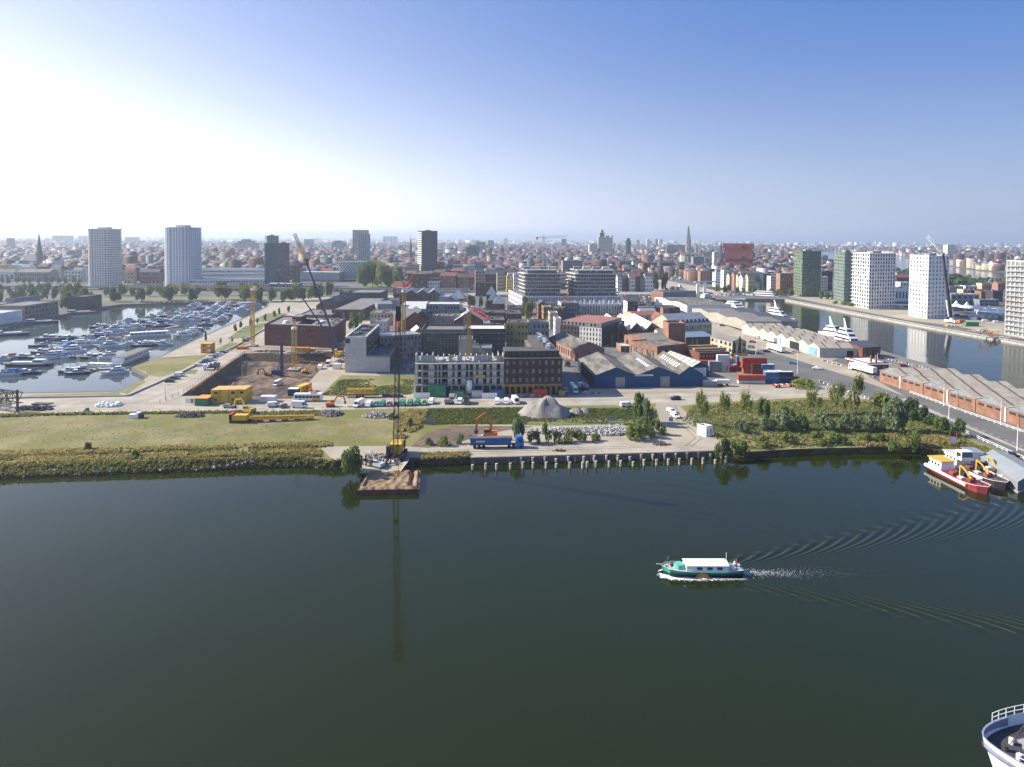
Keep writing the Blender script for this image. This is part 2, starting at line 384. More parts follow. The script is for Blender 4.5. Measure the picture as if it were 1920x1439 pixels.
def front(a, b_, depth, skew=0):
 """footprint from two front base pixels and a depth in metres; order front-left, front-right, back-right, back-left"""
 a, b_ = (G(*q) if isinstance(q, tuple) else q for q in (a, b_)); d = (b_ - a).normalized(); n = V((-d.y, d.x, 0))
 n = ROT(R(skew),3, 'Z') @ n
 return [a, b_, b_ + n * depth, a + n * depth]
def building(label, cat, pts, h, wall, roof=R_TAR, fac=None, name='building', gable=None, rh=3, par=.6, z0=LZ, joined=False, rec=.3, glass=GLASS, wf=.5, hf=.55, units=0, group=None, wm=None, bays=1, over=.3, sill=.5, irregular=0, chim=0, noroof=False):
 """pts: 4+ corners (edge 0 = front). fac {edge: (cols, rows[, wf, hf])}. gable 'x' ridge along edge 0, 'y' ridge along edge 1"""
 c = sum((V((p[0], p[1], 0)) for p in pts), V()) / len(pts)
 root = thing(name, label, cat, (c.x, c.y, z0), group)
 b = MB(); J = MB() if joined else None; z1 = z0 + h; N = len(pts); fac = fac or {}
 for i in range(N):
  P, Q = V(pts[i][:2]), V(pts[(i + 1) % N][:2]); m = (wm or {}).get(i, wall)
  d = (Q - P).normalized(); n = V((d.y, -d.x))
  if n.dot((P + Q) / 2 - c.xy) < 0: n = -n
  if i in fac:
   f = fac[i]; facade(b, P, Q, z0, z1, f[0], f[1], f[2] if len(f) > 2 else wf, f[3] if len(f) > 3 else hf, m, rec, root, J, n, glass, sill, irregular=irregular)
  else: b.face((P.x, P.y, z0),(Q.x, Q.y, z0),(Q.x, Q.y, z1),(P.x, P.y, z1), m=m)
 rb = MB()
 if not gable:
  pb_ = [c.lerp(V((p[0], p[1], 0)),1.0) for p in pts]
  if par:
   ins = [V((p.x, p.y)) + (c.xy - V((p.x, p.y))).normalized() * .45 for p in pb_]
   for i in range(N):
    P, Q, p_, q_ = pb_[i], pb_[(i + 1) % N], ins[i], ins[(i + 1) % N]
    b.add([(P.x, P.y, z1),(Q.x, Q.y, z1),(q_.x, q_.y, z1),(p_.x, p_.y, z1),(P.x, P.y, z1 + par),(Q.x, Q.y, z1 + par),(q_.x, q_.y, z1 + par),(p_.x, p_.y, z1 + par)], BOXF, wall)
  if not noroof: rb.face(*[(p.x, p.y, z1 + .05) for p in pb_], m=roof)
 else:
  k = 0 if gable == 'y' else 1        # gable ends stand on edges k and k+2
  A, B_, Cc, D = (V((p[0], p[1], 0)) for p in (pts[k], pts[(k + 1) % 4], pts[(k + 2) % 4], pts[(k + 3) % 4]))
  for s in range(bays):
   a, e = A.lerp(B_, s / bays), A.lerp(B_, (s + 1) / bays); d_, c_ = D.lerp(Cc, s / bays), D.lerp(Cc, (s + 1) / bays)
   m0, m1 = (a + e) / 2,(d_ + c_) / 2
   for x, y, mm in ((a, e, m0),(d_, c_, m1)):
    b.face((x.x, x.y, z1),(y.x, y.y, z1),(mm.x, mm.y, z1 + rh), m=wall)
   dr = (m1 - m0).normalized() * over
   for x, y in ((a, d_),(e, c_)):
    ex = (x - m0).normalized(); ov = .0 if 0 < s < bays - 1 else over
    o0, o1, r0, r1 = x + ex * (over if bays == 1 else 0) - dr, y + ex * (over if bays == 1 else 0) + dr, m0 - dr, m1 + dr
    t = .12
    rb.add([(o0.x, o0.y, z1),(o1.x, o1.y, z1),(r1.x, r1.y, z1 + rh),(r0.x, r0.y, z1 + rh),(o0.x, o0.y, z1 + t),(o1.x, o1.y, z1 + t),(r1.x, r1.y, z1 + rh + t),(r0.x, r0.y, z1 + rh + t)], BOXF, roof)
 b.build('wall', wall, root)
 if rb.v: rb.build('roof', roof, root)
 if J and J.v: J.build('windows', glass, root, kind='stuff')
 for q in range(units):
  u = MB(); s_, t_ = rnd.uniform(.15,.85), rnd.uniform(.15,.85); p = pts[0].lerp(pts[1], s_).lerp(pts[3].lerp(pts[2], s_), t_) if N == 4 else c
  u.box((p.x, p.y, z1 + .05),(rnd.uniform(1,2.6), rnd.uniform(1,2.2), rnd.uniform(.6,1.6))); u.build('roof_unit', METAL if q % 2 else W_GREY, root)
 for q in range(chim):
  u = MB(); s_ = (q + .5) / chim + rnd.uniform(-.1,.1); p = pts[0].lerp(pts[1], s_).lerp(pts[3].lerp(pts[2], s_),.5)
  u.box((p.x, p.y, z1 + (rh * .6 if gable else 0)),(.9,.9,1.6 + (rh * .4 if gable else 0))); u.build('chimney', wall, root)
 return root
def X(root, name, fn, m=None, label=None, kind=None, parent=None):
 b = MB(); fn(b); return b.build(name, m, parent or root, label=label, kind=kind)
def local_box(root, P, u, n, x, z, w, h, t, m, name, label=None):
 """panel on a wall: offset x along u from P, at height z"""
 b = MB(); p = P + u * x; q = p + u * w
 b.add([(v.x, v.y, zz) for zz in (z, z + h) for v in (p - n * .02, q - n * .02, q + n * t, p + n * t)], BOXF, m); return b.build(name, m, root, label=label)
def lattice(b, a, c, w, n, m=None, bw=.12):
 """square lattice mast/boom between a and c"""
 a, c = V(a), V(c); u = (c - a).normalized(); q = V((0,1,0)) if abs(u.y) < .9 else V((1,0,0))
 r = u.cross(q).normalized() * (w / 2); t = r.cross(u).normalized() * (w / 2); cs = [r + t, r - t, -r - t, -r + t]
 for k in cs: b.bar(a + k, c + k, bw, m)
 for i in range(n):
  p0, p1 = a.lerp(c, i / n), a.lerp(c, (i + 1) / n)
  for k in range(4):
   x, y = cs[k], cs[(k + 1) % 4]
   b.bar(p0 + (x if i % 2 else y), p1 + (y if i % 2 else x), bw * .6, m); b.bar(p0 + x, p0 + y, bw * .6, m)
# ================================================================ BUILDINGS OF THE CONSTRUCTION DISTRICT
def hpx(P, px, py): return HT(px, py, P) - LZ
A, B_ = G(1113,728), G(1318,724.5); dv = V((-.075,1,0)).normalized() * 39
W_BLUE = mat('blue_corrugated_cladding', (.006,.065,.17),.6,.3, scale=.5, stretch=(3,3,.3)); W_DKWD = mat('dark_side_cladding', (.035,.033,.04),.9,.3)
root = thing('blue_warehouse', 'long blue warehouse with three grey gabled roofs and two pale doors', 'warehouse', tuple((A + B_) / 2))
wl = MB(); ev, ap = LZ + 5.3, LZ + 9.0
cuts = [0,.39,.775,1.0]; apx = [.2,.585,.878]; fl = [A.lerp(B_, t) for t in cuts]; al = [A.lerp(B_, t) for t in apx]
for i in range(3):
 a, e, m_ = fl[i], fl[i + 1], al[i]
 for o in (V(), dv): wl.face(*[(v.x, v.y, z) for v, z in ((a + o, LZ),(e + o, LZ),(e + o, ev),(m_ + o, ap),(a + o, ev))], m=W_BLUE)
for p, m_ in ((A, W_DKWD),(B_, W_BLUE)): q = p + dv; wl.face((p.x, p.y, LZ),(q.x, q.y, LZ),(q.x, q.y, ev),(p.x, p.y, ev), m=m_)
wl.build('wall', W_BLUE, root)
nrm = V((0,-.35,0))
for i in range(3):
 rf = MB()
 for e in (fl[i], fl[i + 1]):
  o = (e - al[i]).normalized() * .0; p, q = e + nrm + o, e + dv - nrm + o; r0, r1 = al[i] + nrm, al[i] + dv - nrm; t = .18
  rf.add([(p.x, p.y, ev),(q.x, q.y, ev),(r1.x, r1.y, ap),(r0.x, r0.y, ap),(p.x, p.y, ev + t),(q.x, q.y, ev + t),(r1.x, r1.y, ap + t),(r0.x, r0.y, ap + t)], BOXF, R_ASB)
 ro = rf.build('roof', R_ASB, root)
 if i:      # rows of skylights on the left slopes
  k = 8
  for j in range(k):
   f0 = .35 + j * .065 if i == 1 else .12 + j * .085
   s0, s1 = (.62,.78) if i == 1 else (.35,.75); sk = MB()
   def sp(s, f): v = fl[i].lerp(al[i], s) + dv * (1 - f); return (v.x, v.y, ev + (ap - ev) * s + .22)
   wd = .03; sk.face(sp(s0, f0), sp(s0, f0 + wd), sp(s1, f0 + wd), sp(s1, f0)); s_ = sk.build('skylight', R_WHITE, ro)
u = (B_ - A).normalized(); n_ = V((u.y, -u.x, 0))
for x in (.198 * (B_ - A).length, .607 * (B_ - A).length): local_box(root, A, u, n_, x, LZ, 4.2,4.6,.06, mat('pale_roller_door', (.33,.31,.28),.7,.15), 'roller_door')
sg = local_box(root, A, u, n_, .372 * (B_ - A).length, LZ + 5.0,8.3,.7,.12, M_WHITE, 'sign_board')
tx = bpy.data.curves.new('lettering', 'FONT'); tx.body = 'HANDELSMAATSCHAPPIJ  N.V.'; tx.size = .55; tx.align_x = 'CENTER'; tx.materials.append(M_STEEL); to = NO('letters', tx); LK(to); bpy.context.view_layer.update()
me = bpy.data.meshes.new_from_object(to); bpy.data.objects.remove(to); to = NO('lettering', me); to['kind'] = 'stuff'; LK(to)
p = A + u * (.372 * (B_ - A).length + 4.15) + n_ * .14; to.parent = sg; to.location = V((p.x, p.y, LZ + 5.15)) - root.location; to.rotation_euler = (R(90),0, math.atan2(u.y, u.x))
for k in range(26):   # standing ribs and side posts
 pass
for k in range(7):
 q = A + dv * (k + .5) / 7; X(root, 'side_post', lambda b:b.box((q.x - .1, q.y, LZ),(.3,.4,5.2)), W_BLUE)
pts = front((1297,707),(1329,706),30,4); r_ = building('small blue shed with pale ribbed roof and white door behind the blue warehouse', 'shed', pts, 4.6, W_BLUE, mat('ribbed_pale_roof', (.42,.43,.36),.8,.2), gable='y', rh=2.6, name='blue_shed')
u = (pts[1] - pts[0]).normalized(); n_ = V((u.y, -u.x, 0)); local_box(r_, pts[0], u, n_, 1.2, LZ, 6.2,4.3,.08, M_WHITE, 'roller_door')
for k in range(6):
 q0 = pts[0].lerp(pts[3], (k + .5) / 6); q1 = pts[0].lerp(pts[1], .5) + (pts[3] - pts[0]) * (k + .5) / 6
 X(r_, 'roof_rib', lambda b:b.bar((q0.x, q0.y, LZ + 4.75),(q1.x, q1.y, LZ + 7.35),.3), R_GREY)
A, B_ = G(778,743), G(944.5,741); D = 15
root = thing('concrete_block', 'bare concrete apartment block under construction with open window holes and no roof', 'building', tuple((A + B_) / 2))
u = (B_ - A).normalized(); n_ = V((u.y, -u.x, 0)); L = (B_ - A).length
zs = [LZ, LZ + 4.7, LZ + 7.7, LZ + 10.6, LZ + 13.6]
fr = MB()
def pat(seed, n=13):
 r = random.Random(seed); return r
for j in range(4):
 z0, z1 = zs[j], zs[j + 1]; sl_ = MB()
 c0, c1, c2, c3 = A + n_ * .9, B_ + n_ * .9, B_ - n_ * D, A - n_ * D
 sl_.prism([c0, c1, c2, c3], z1 - .42, z1, W_CONC, bot=True); sl_.build('floor_slab', W_CONC, root)
 x = 0; r = random.Random(4 if j else 1); pl = mat('sandlime_panel', (.58,.57,.52),.9,.15)
 while x < L - .3:
  if j == 0:
   wp, gp = .45, r.choice((2.2,2.6,3.4))
  else: wp, gp = r.choice((.5,1.2,1.9,2.4)), r.choice((1.0,1.1,1.5,2.4))
  wp = min(wp, L - x)
  a = A + u * x; e = A + u * (x + wp)
  pi = MB(); pi.add([(v.x, v.y, z) for z in (z0, z1 - .3) for v in (a, e, e - n_ * .35, a - n_ * .35)], BOXF, pl); pi.build('wall_panel', pl, root)
  x += wp + gp
 bw = MB()    # inner core wall gives the holes something dark behind
 a, e = A - n_ * 5, B_ - n_ * 5; bw.add([(v.x, v.y, z) for z in (z0, z1 - .3) for v in (a, e, e - n_ * .3, a - n_ * .3)], BOXF, W_GREY); bw.build('inner_wall', W_GREY, root)
 for xx in np.linspace(0, L - .4,8):
  pw = MB(); a = A + u * xx - n_ * 1.4; pw.add([(v.x, v.y, z) for z in (z0, z1 - .3) for v in (a, a + u * .3, a + u * .3 - n_ * (D - .6), a - n_ * (D - .6))], BOXF, W_CONC); pw.build('party_wall', W_CONC, root)
r = random.Random(5); z0 = zs[4]
for k in range(17):
 x = k * L / 16; a = A + u * min(x, L - .3) - n_ * 1.6; hh = 3.4 if k in (0,8,16,15) else r.uniform(2.6,3.4)
 pw = MB(); pw.add([(v.x, v.y, z) for z in (z0, z0 + hh) for v in (a, a + u * .28, a + u * .28 - n_ * r.choice((3,6,9)), a - n_ * 3)], BOXF, pl); pw.build('top_wall', pl, root)
for x, w_ in ((.5,1.2),(2.3,6),(14,1.5),(17.5,2),(24.5,7.5),(34,2.2)):
 a = A + u * x - n_ * 1.7; pw = MB(); pw.add([(v.x, v.y, z) for z in (z0, z0 + 2.9) for v in (a, a + u * w_, a + u * w_ - n_ * .25, a - n_ * .25)], BOXF, W_CONC); pw.build('top_wall', W_CONC, root)
for k in range(30):
 pw = MB(); a = A + u * r.uniform(0, L) - n_ * r.uniform(1, D - 1); pw.box((a.x, a.y, z0),(r.uniform(.6,2), r.uniform(.5,1.4), r.uniform(.3,1.2))); pw.build('pallet_stack', r.choice((W_OCHRE, M_WHITE, W_PINK, M_STEEL)), root)
for j in range(1,5):
 rl = MB(); a, e = A + n_ * .5, B_ + n_ * .5;
 for hh in (.55,1.05): rl.bar((a.x, a.y, zs[j] + hh),(e.x, e.y, zs[j] + hh),.07)
 for k in range(24): q = a.lerp(e, k / 23); rl.bar((q.x, q.y, zs[j]),(q.x, q.y, zs[j] + 1.1),.07)
 rl.build('guard_rail', METAL, root)
a = A + u * (108 / 166 * L) + n_ * .7; local_box(root, A, u, n_, 110 / 166 * L, zs[2] - .2,4.4,1.1,.62, M_YEL, 'yellow_hoarding')
CEN = lambda px, py: G(px, py)
def silo(p):
 t = thing('concrete_silo', 'white mortar silo on legs in front of the concrete block', 'silo', tuple(p))
 b = MB(); b.cyl((p.x, p.y, LZ + 2.6),1.15,4.2,12); b.build('tank', M_WHITE, t, True); b = MB(); b.cyl((p.x, p.y, LZ + 1.2),.25,1.4,12, r2=1.15); b.build('hopper', M_WHITE, t)
 for sx in (-1,1):
  for sy in (-1,1): b = MB(); b.bar((p.x + sx, p.y + sy, LZ),(p.x + sx * .9, p.y + sy * .9, LZ + 3),.14); b.build('leg', M_WHITE, t)
silo(G(880,744))
def hoard(label, a, c, h, m, name='site_hoarding', cat='hoarding', t=.15, panels=0, m2=None):
 a, c = G(*a), G(*c); r_ = thing(name, label, cat, tuple((a + c) / 2)); n = max(2, int((c - a).length / 2.2)); u = (c - a) / n
 for k in range(n):
  b = MB(); p, q = a + u * (k + .01), a + u * (k + .985); b.bar((p.x, p.y, LZ + h / 2),(q.x, q.y, LZ + h / 2), t, None, h); b.build('panel', m2 if (m2 and k % 2) else m, r_)
 for k in range(0, n + 1): b = MB(); p = a + u * k; b.bar((p.x, p.y, LZ),(p.x, p.y, LZ + h + .1),.1); b.build('post', METAL, r_)
 return r_
hoard('low white hoarding at the left foot of the concrete block', (776,747),(806,747),2.2, M_WHITE)
hoard('white and green hoarding below the green site cabins', (842,748),(871,748),2.1, M_WHITE, m2=M_GRN)
r_ = hoard('white banner hoarding with dark lettering before the blue site cabins', (903,747.5),(932,747),2.2, M_WHITE)
hoard('blue hoarding beside the white lettered banners', (933,746),(944,745.5),3, M_BLUE)
A, B_ = G(945,741.5), G(1054,740); u = (B_ - A).normalized(); n_ = V((u.y, -u.x, 0)); L = (B_ - A).length
root = thing('apartment_block', 'dark brick apartment block with ochre ground floor and dark set-back top storey', 'building', tuple((A + B_) / 2))
b = MB(); z1, z2 = LZ + 4.6, LZ + 15.2
facade(b, A, B_, z1, z2,9,3,.42,.56, W_DARK, .35, root, None, n_, mat('boarded_window', (.34,.27,.17),.8,.6, scale=.5))
depth = 48; Bb = B_ - n_ * depth; Ab = A - n_ * 14
facade(b, B_, Bb, z1, z2,18,3,.42,.56, W_DARK, .35, None, None, u)
b.face((A.x, A.y, z1),(Ab.x, Ab.y, z1),(Ab.x, Ab.y, z2),(A.x, A.y, z2), m=W_DARK)
wi = B_ - u * 11; wib = wi - n_ * depth; wif = wi - n_ * 14
for p, q in ((Ab, wif),(wif, wib),(wib, Bb)): b.face((p.x, p.y, z1),(q.x, q.y, z1),(q.x, q.y, z2 + .0),(p.x, p.y, z2), m=W_BROWN)
b.build('wall', W_DARK, root)
b = MB(); facade(b, A, B_, LZ, z1 - .003,10,1,.62,.78, W_OCHRE, .4, root, None, n_, DARKH, 0); facade(b, B_, Bb, LZ, z1 - .003,16,1,.5,.75, W_OCHRE, .4, None, None, u, DARKH, 0); b.build('ground_floor', W_OCHRE, root)
b = MB()
for l, (i0, i1) in (([A, B_, B_ - n_ * 14, Ab], (0,0)),([wif, B_ - n_ * 14, Bb, wib], (0,0))): b.prism(l, z2, z2 + .35, R_GREY)
b.build('roof', R_GREY, root)
b = MB(); A2, B2 = A - n_ * 1.6 + u * .3, B_ - n_ * 1.6 - u * 1.2; facade(b, A2, B2, z2 + .36, z2 + 3.0,9,1,.5,.6, W_DARK, .25, root, None, n_, mat('dim_window', (.08,.075,.06),.3,0))
c2, d2 = B2 - n_ * 11, A2 - n_ * 11; b.prism([A2 - n_ * .3, B2 - n_ * .3, c2, d2], z2 + .36, z2 + 3.0, W_DARK, mt=R_TAR)
e1, e2 = B2, B2 - u * 8.5; b.prism([e2 - n_ * 11.003, B2 - n_ * 11.003, Bb - u * 1.2 + n_ * 1.5, Bb - u * 9.7 + n_ * 1.5], z2 + .36, z2 + 3.0, W_DARK, mt=R_TAR); b.build('top_storey', W_DARK, root)
for k in range(16):
 q = B2 - u * (3.5 + rnd.uniform(-1,1)) - n_ * (6 + k * 2.5); X(root, 'roof_unit', lambda b:b.box((q.x, q.y, z2 + 3),(1.6,1.3,1.5)), METAL if k % 2 else M_WHITE)
for q in (G(953,0), ): pass
A, M_, B_ = G(647,698.5), G(687,698), G(731.5,697.5); dv = V((-.06,1,0)).normalized() * 44
root = thing('stepped_concrete_building', 'pale concrete building with stepped blank gable wall and flat dark roofs', 'building', tuple((A + B_) / 2))
u = (B_ - A).normalized(); n_ = V((u.y, -u.x, 0))
W_PANEL = mat('pale_precast_panel', (.54,.53,.50),.85, scale=.3, col2=(.44,.43,.41)); th, lh = LZ + 17, LZ + 7.7
bk = MB(); bk.prism([A, M_, M_ + dv, A + dv], LZ, th, W_BROWN, top=False); bk.prism([M_ + u * .003, B_, B_ + dv, M_ + dv], LZ, lh, W_BROWN, top=False)
bk.build('wall', W_BROWN, root)
lv = [LZ + .02, LZ + 4.0, LZ + 7.7, LZ + 11.2, LZ + 14.2, th + .5]
for j in range(5):
 xs = [0,(M_ - A).length] if j > 1 else [0,.58 * (B_ - A).length, (B_ - A).length]
 if j == 4: xs = [2.4,(M_ - A).length]
 for k in range(len(xs) - 1):
  b = MB(); p, q = A + u * (xs[k] + .03), A + u * (xs[k + 1] - .03)
  b.add([(v.x, v.y, z) for z in (lv[j] + .03, lv[j + 1] - .03) for v in (p + n_ * .25, q + n_ * .25, q - n_ * .001, p - n_ * .001)], BOXF, W_PANEL); b.build('wall_panel', W_PANEL, root)
def rim(pts, z, m, w_=.6):
 b = MB()
 for i in range(len(pts)): b.bar(V((*pts[i][:2], z)), V((*pts[(i + 1) % len(pts)][:2], z)), w_, m, .9)
 return b
b = MB(); b.face(*[(p.x, p.y, th - .4) for p in (A, M_, M_ + dv, A + dv)], m=R_TAR); b.build('roof', R_TAR, root); rim([A + u * .3, M_ - u * .3, M_ + dv - u * .3, A + dv + u * .3], th, W_WHITE).build('parapet', W_WHITE, root)
b = MB(); b.face(*[(p.x, p.y, lh - .2) for p in (M_, B_, B_ + dv, M_ + dv)], m=R_SLATE); b.build('roof', R_SLATE, root); rim([M_ + u * .3, B_ - u * .3, B_ + dv - u * .3, M_ + dv + u * .3], lh, W_GREY).build('parapet', W_GREY, root)
for k in range(14):
 q = A.lerp(M_, rnd.uniform(.3,.7)) + dv * (k + .8) / 15; X(root, 'roof_unit', lambda b:b.box((q.x, q.y, th - .4),(rnd.uniform(1.5,3.4),1.6, rnd.uniform(.5,1.3))), R_SLATE if k % 3 else METAL)
for k in range(8):
 q = M_.lerp(B_, rnd.uniform(.3,.9)) + dv * rnd.uniform(.1,.9); X(root, 'roof_unit', lambda b:b.box((q.x, q.y, lh - .2),(1.2,1.2,.8)), METAL)
for s in range(5):
 for lvz in (LZ + 9, LZ + 12, LZ + 15):
  q = M_ + dv * (s + .3) / 5; e = M_ + dv * (s + .8) / 5; X(root, 'balcony', lambda b:b.add([(v.x, v.y, z) for z in (lvz, lvz + .25) for v in (q, e, e + u * 1.3, q + u * 1.3)], BOXF), W_GREY)
 for lvz in (LZ + 2, LZ + 5, LZ + 8, LZ + 11, LZ + 14):
  q = A + dv * (s + .3) / 5; e = A + dv * (s + .8) / 5; X(root, 'balcony', lambda b:b.add([(v.x, v.y, z) for z in (lvz, lvz + .25) for v in (q, e, e - u * 1.3, q - u * 1.3)], BOXF), W_PINK)
A, B_ = G(496,648), G(628,653.5); dv = V((-.10,1,0)).normalized() * 42
pts = [A, B_, B_ + dv, A + dv]; u = (B_ - A).normalized(); n_ = V((u.y, -u.x, 0))
W_MUS = brick('dark_red_brick', (.11,.045,.035),.25)
root = thing('red_brick_block', 'large flat-roofed dark red brick block between the marina and the excavation', 'building', tuple((A + B_) / 2)); L = (B_ - A).length
b = MB(); facade(b, A, B_, LZ, LZ + 8.2,22,3,.22,.42, W_MUS, .3, root, None, n_, skip=lambda i, j: not ((i * 7 + j * 3) % 5 < 2) or 8 <= i <= 10)
facade(b, A, B_, LZ + 8.21, LZ + 12.3,22,1,.22,.4, W_MUS, .3, root, None, n_)
facade(b, B_, B_ + dv, LZ, LZ + 12.3,10,3,.25,.42, W_MUS, .3, root, None, u, skip=lambda i, j: (i + j) % 2)
for p, q in ((B_ + dv, A + dv),(A + dv, A)): b.face((p.x, p.y, LZ),(q.x, q.y, LZ),(q.x, q.y, LZ + 12.3),(p.x, p.y, LZ + 12.3), m=W_MUS)
b.build('wall', W_MUS, root)
def ip(s, t): return A.lerp(B_, s) + dv * t
holes = [[ip(.42,.25), ip(.62,.25), ip(.62,.75), ip(.42,.75)]]
o = sheet([ip(0,0), ip(1,0), ip(1,1), ip(0,1)], LZ + 12.2, R_GREY, 'roof', holes, kind='thing'); o.location = -root.location; o.parent = root; del o['kind']
rim([ip(0.005,0.01), ip(.995,.01), ip(.995,.99), ip(.005,.99)], LZ + 12.5, W_MUS).build('parapet', W_MUS, root)
b = MB(); hh = holes[0]
for i in range(4): p, q = hh[i], hh[(i + 1) % 4]; b.face((p.x, p.y, LZ + 2),(q.x, q.y, LZ + 2),(q.x, q.y, LZ + 12.2),(p.x, p.y, LZ + 12.2), m=W_DARK)
b.build('courtyard_wall', W_DARK, root)
X(root, 'roof_house', lambda b:b.prism([ip(.28,.5), ip(.42,.5), ip(.42,.85), ip(.28,.85)], LZ + 12.2, LZ + 15.3, W_MUS, mt=R_GREY), W_MUS)
for q in (ip(.75,.45), ip(.24,.3)): X(root, 'roof_light', lambda b:b.cyl((q.x, q.y, LZ + 12.2),2.4,1.6,10, r2=1.4), R_WHITE)
for k in range(12): q = ip(rnd.uniform(.66,.97), rnd.uniform(.2,.9)); X(root, 'roof_unit', lambda b:b.box((q.x, q.y, LZ + 12.2),(rnd.uniform(1,3), rnd.uniform(1,3),1)), METAL)
local_box(root, A, u, n_, .365 * L, LZ + 2,.12 * L, 7.5,.05, GLASSB, 'glass_bay')
# ================================================================ REST OF THE DISTRICT
def BF(label, a, b_, depth, yt, wall, roof=R_TAR, skew=0, **k):
 pts = front(a, b_, depth, skew); return building(label, k.pop('cat', 'building'), pts, hpx(pts[0], a[0], yt), wall, roof, **k), pts
BF('old brown brick shed with dark gabled roof left of the blue warehouse', (1077,678),(1133,675),40,656, W_PINK, R_ASB, gable='y', rh=3.6, name='brick_shed', fac={3: (12,1,.4,.5),0: (5,1,.3,.4)})
r_, p = BF('corner apartment block of dark brick and white render with a red roof deck', (1050,643),(1128,651),40,610, W_DARK, R_DECK, name='corner_apartments', fac={3: (9,4,.55,.6),0: (12,4,.35,.62)}, wm={3: W_PINK}, skew=2, units=5)
u = (p[1] - p[0]).normalized(); n_ = V((u.y, -u.x, 0)); z = LZ + hpx(p[0], 1050,610)
b = MB(); q0, q1 = p[0] + u * (p[1] - p[0]).length * .48 + n_ * .3, p[1] + n_ * .3; facade(b, q0, q1, LZ, z + .4,7,4,.38,.66, W_WHITE, .3, r_, None, n_); b.build('white_front', W_WHITE, r_)
def setback(r_, p, h0, h, m, mt, s=1.6, fac=(10,1,.5,.6), nm='top_storey'):
 c = sum(p, V()) / len(p); q = [x + (c - x).normalized() * s * 1.4 for x in p]; b = MB(); uu = (q[1] - q[0]).normalized()
 facade(b, q[0], q[1], h0, h0 + h, *fac, m, .2, r_, None, V((uu.y, -uu.x)))
 for i in range(1, len(q)): a, e = q[i], q[(i + 1) % len(q)]; b.face((a.x, a.y, h0),(e.x, e.y, h0),(e.x, e.y, h0 + h),(a.x, a.y, h0 + h), m=m)
 b.face(*[(x.x, x.y, h0 + h) for x in q], m=mt); return b.build(nm, m, r_)
setback(r_, p, z + .05,2.9, W_GREY, R_DECK)
BF('narrow white rendered house beside the red-decked corner block', (1041,632),(1052,632),12,599, W_WHITE, R_GREY, name='terrace_house', fac={3: (3,3)})
BF('pale house in the street terrace left of the corner block', (1031,618),(1046,618),14,588, W_CREAM, R_GREY, name='terrace_house', fac={3: (4,3)})
BF('ochre rendered terrace house in the street behind the white house', (1019,606),(1034,606),16,577, W_OCHRE, R_GREY, name='terrace_house', fac={3: (4,3),0: (3,3)})
BF('tall brick terrace house with steep dark roof at the far end of the street', (1009,599),(1026,599),18,572, W_ORANGE, R_SLATE, gable='y', rh=3, name='terrace_house', fac={3: (4,4),0: (3,3)})
BF('low dark roofed brick outbuilding behind the street terrace', (1027,600),(1054,601),30,580, W_BROWN, R_TAR, name='outbuilding', units=2)
BF('flat-roofed taupe block left of the white row of flats', (1052,594),(1083,594),22,569, W_GREY, R_GREY, fac={0: (5,3,.4,.5)}, wm={3: W_CREAM}, name='flats', units=2)
r_, p = BF('white row of flats with balconies and many white chimneys', (1085,592),(1166,592),14,572, W_WHITE, R_GREY, name='flats', fac={0: (16,2,.45,.68)})
for k in range(9): q = p[0].lerp(p[1], (k + .5) / 9) + V((0,4 + 5 * (k % 2),0)); X(r_, 'chimney', lambda b:b.box((q.x, q.y, LZ + 9),(1.4,1.2,3.6)), M_WHITE)
for k in range(4): q0 = p[0].lerp(p[1], .1 + k * .23); X(r_, 'balcony', lambda b:b.box((q0.x + 3, q0.y - .6, LZ + 4.5),(7,1.2,.9)), METAL)
BF('dark garden wall building under the white row of flats', (1083,603),(1170,603),10,594, W_DARK, R_TAR, name='low_building')
r_, p = BF('old brick halls with three bright white gabled roofs and glazed fronts', (1150,640),(1236,640),50,621, W_ORANGE, R_WHITE, name='brick_halls', gable='y', bays=3, rh=5.4, fac={0: (9,1,.62,.6)}, glass=DARKH)
u = (p[1] - p[0]).normalized(); n_ = V((u.y, -u.x, 0)); L = (p[1] - p[0]).length; z = LZ + hpx(p[0], 1150,621)
for k in range(3):
 a, e = p[0] + u * (k * L / 3 + 1.2), p[0] + u * ((k + 1) * L / 3 - 1.2); mm = (a + e) / 2
 X(r_, 'gable_glazing', lambda b:b.face(*[(v.x, v.y, zz) for v, zz in ((a + n_ * .1, z - .6),(e + n_ * .1, z - .6),(mm + n_ * .1, z + 4.2))]), GLASS)
for k in range(4): q = p[0] + u * (k * L / 3); X(r_, 'brick_pier', lambda b:b.box((q.x, q.y - .3, LZ),(2.4,1.2, z + .9 - LZ)), W_ORANGE)
for k in (1,2):
 a = p[0].lerp(p[1], (k + .5) / 3); X(r_, 'dark_skylight', lambda b:b.add([(a.x + .3, a.y + 1.5, z + 5.6),(a.x + 5, a.y + 1.5, z + 1.4),(a.x + 5, a.y + 14, z + 1.4),(a.x + .3, a.y + 14, z + 5.6)], [(0,1,2,3)]), GLASS)
BF('narrow brick house with stepped dark roof between the white block and the halls', (1129,641),(1149,641),18,612, W_PINK, R_SLATE, gable='x', rh=2.4, name='brick_house', fac={0: (3,2)})
r_, p = BF('low brick garage with flat roof in the yard behind the blue warehouse', (1164,661),(1216,661),13,651, W_PINK, R_PALE, name='garage', fac={0: (6,1,.75,.8)}, glass=GLASSB, sill=0)
BF('brick engine house with grey hipped roof right of the halls', (1221,668),(1266,664),26,640, W_ORANGE, R_GREY, gable='x', rh=2, name='brick_works', fac={0: (6,1,.25,.4),3: (4,1,.3,.4)})
BF('small brick lantern tower with pale pyramid roof on the brick works', (1234,655),(1258,655),10,625, W_CREAM, R_GREY, gable='x', rh=2, name='lantern_house', fac={0: (5,1,.6,.3)}, sill=.95)
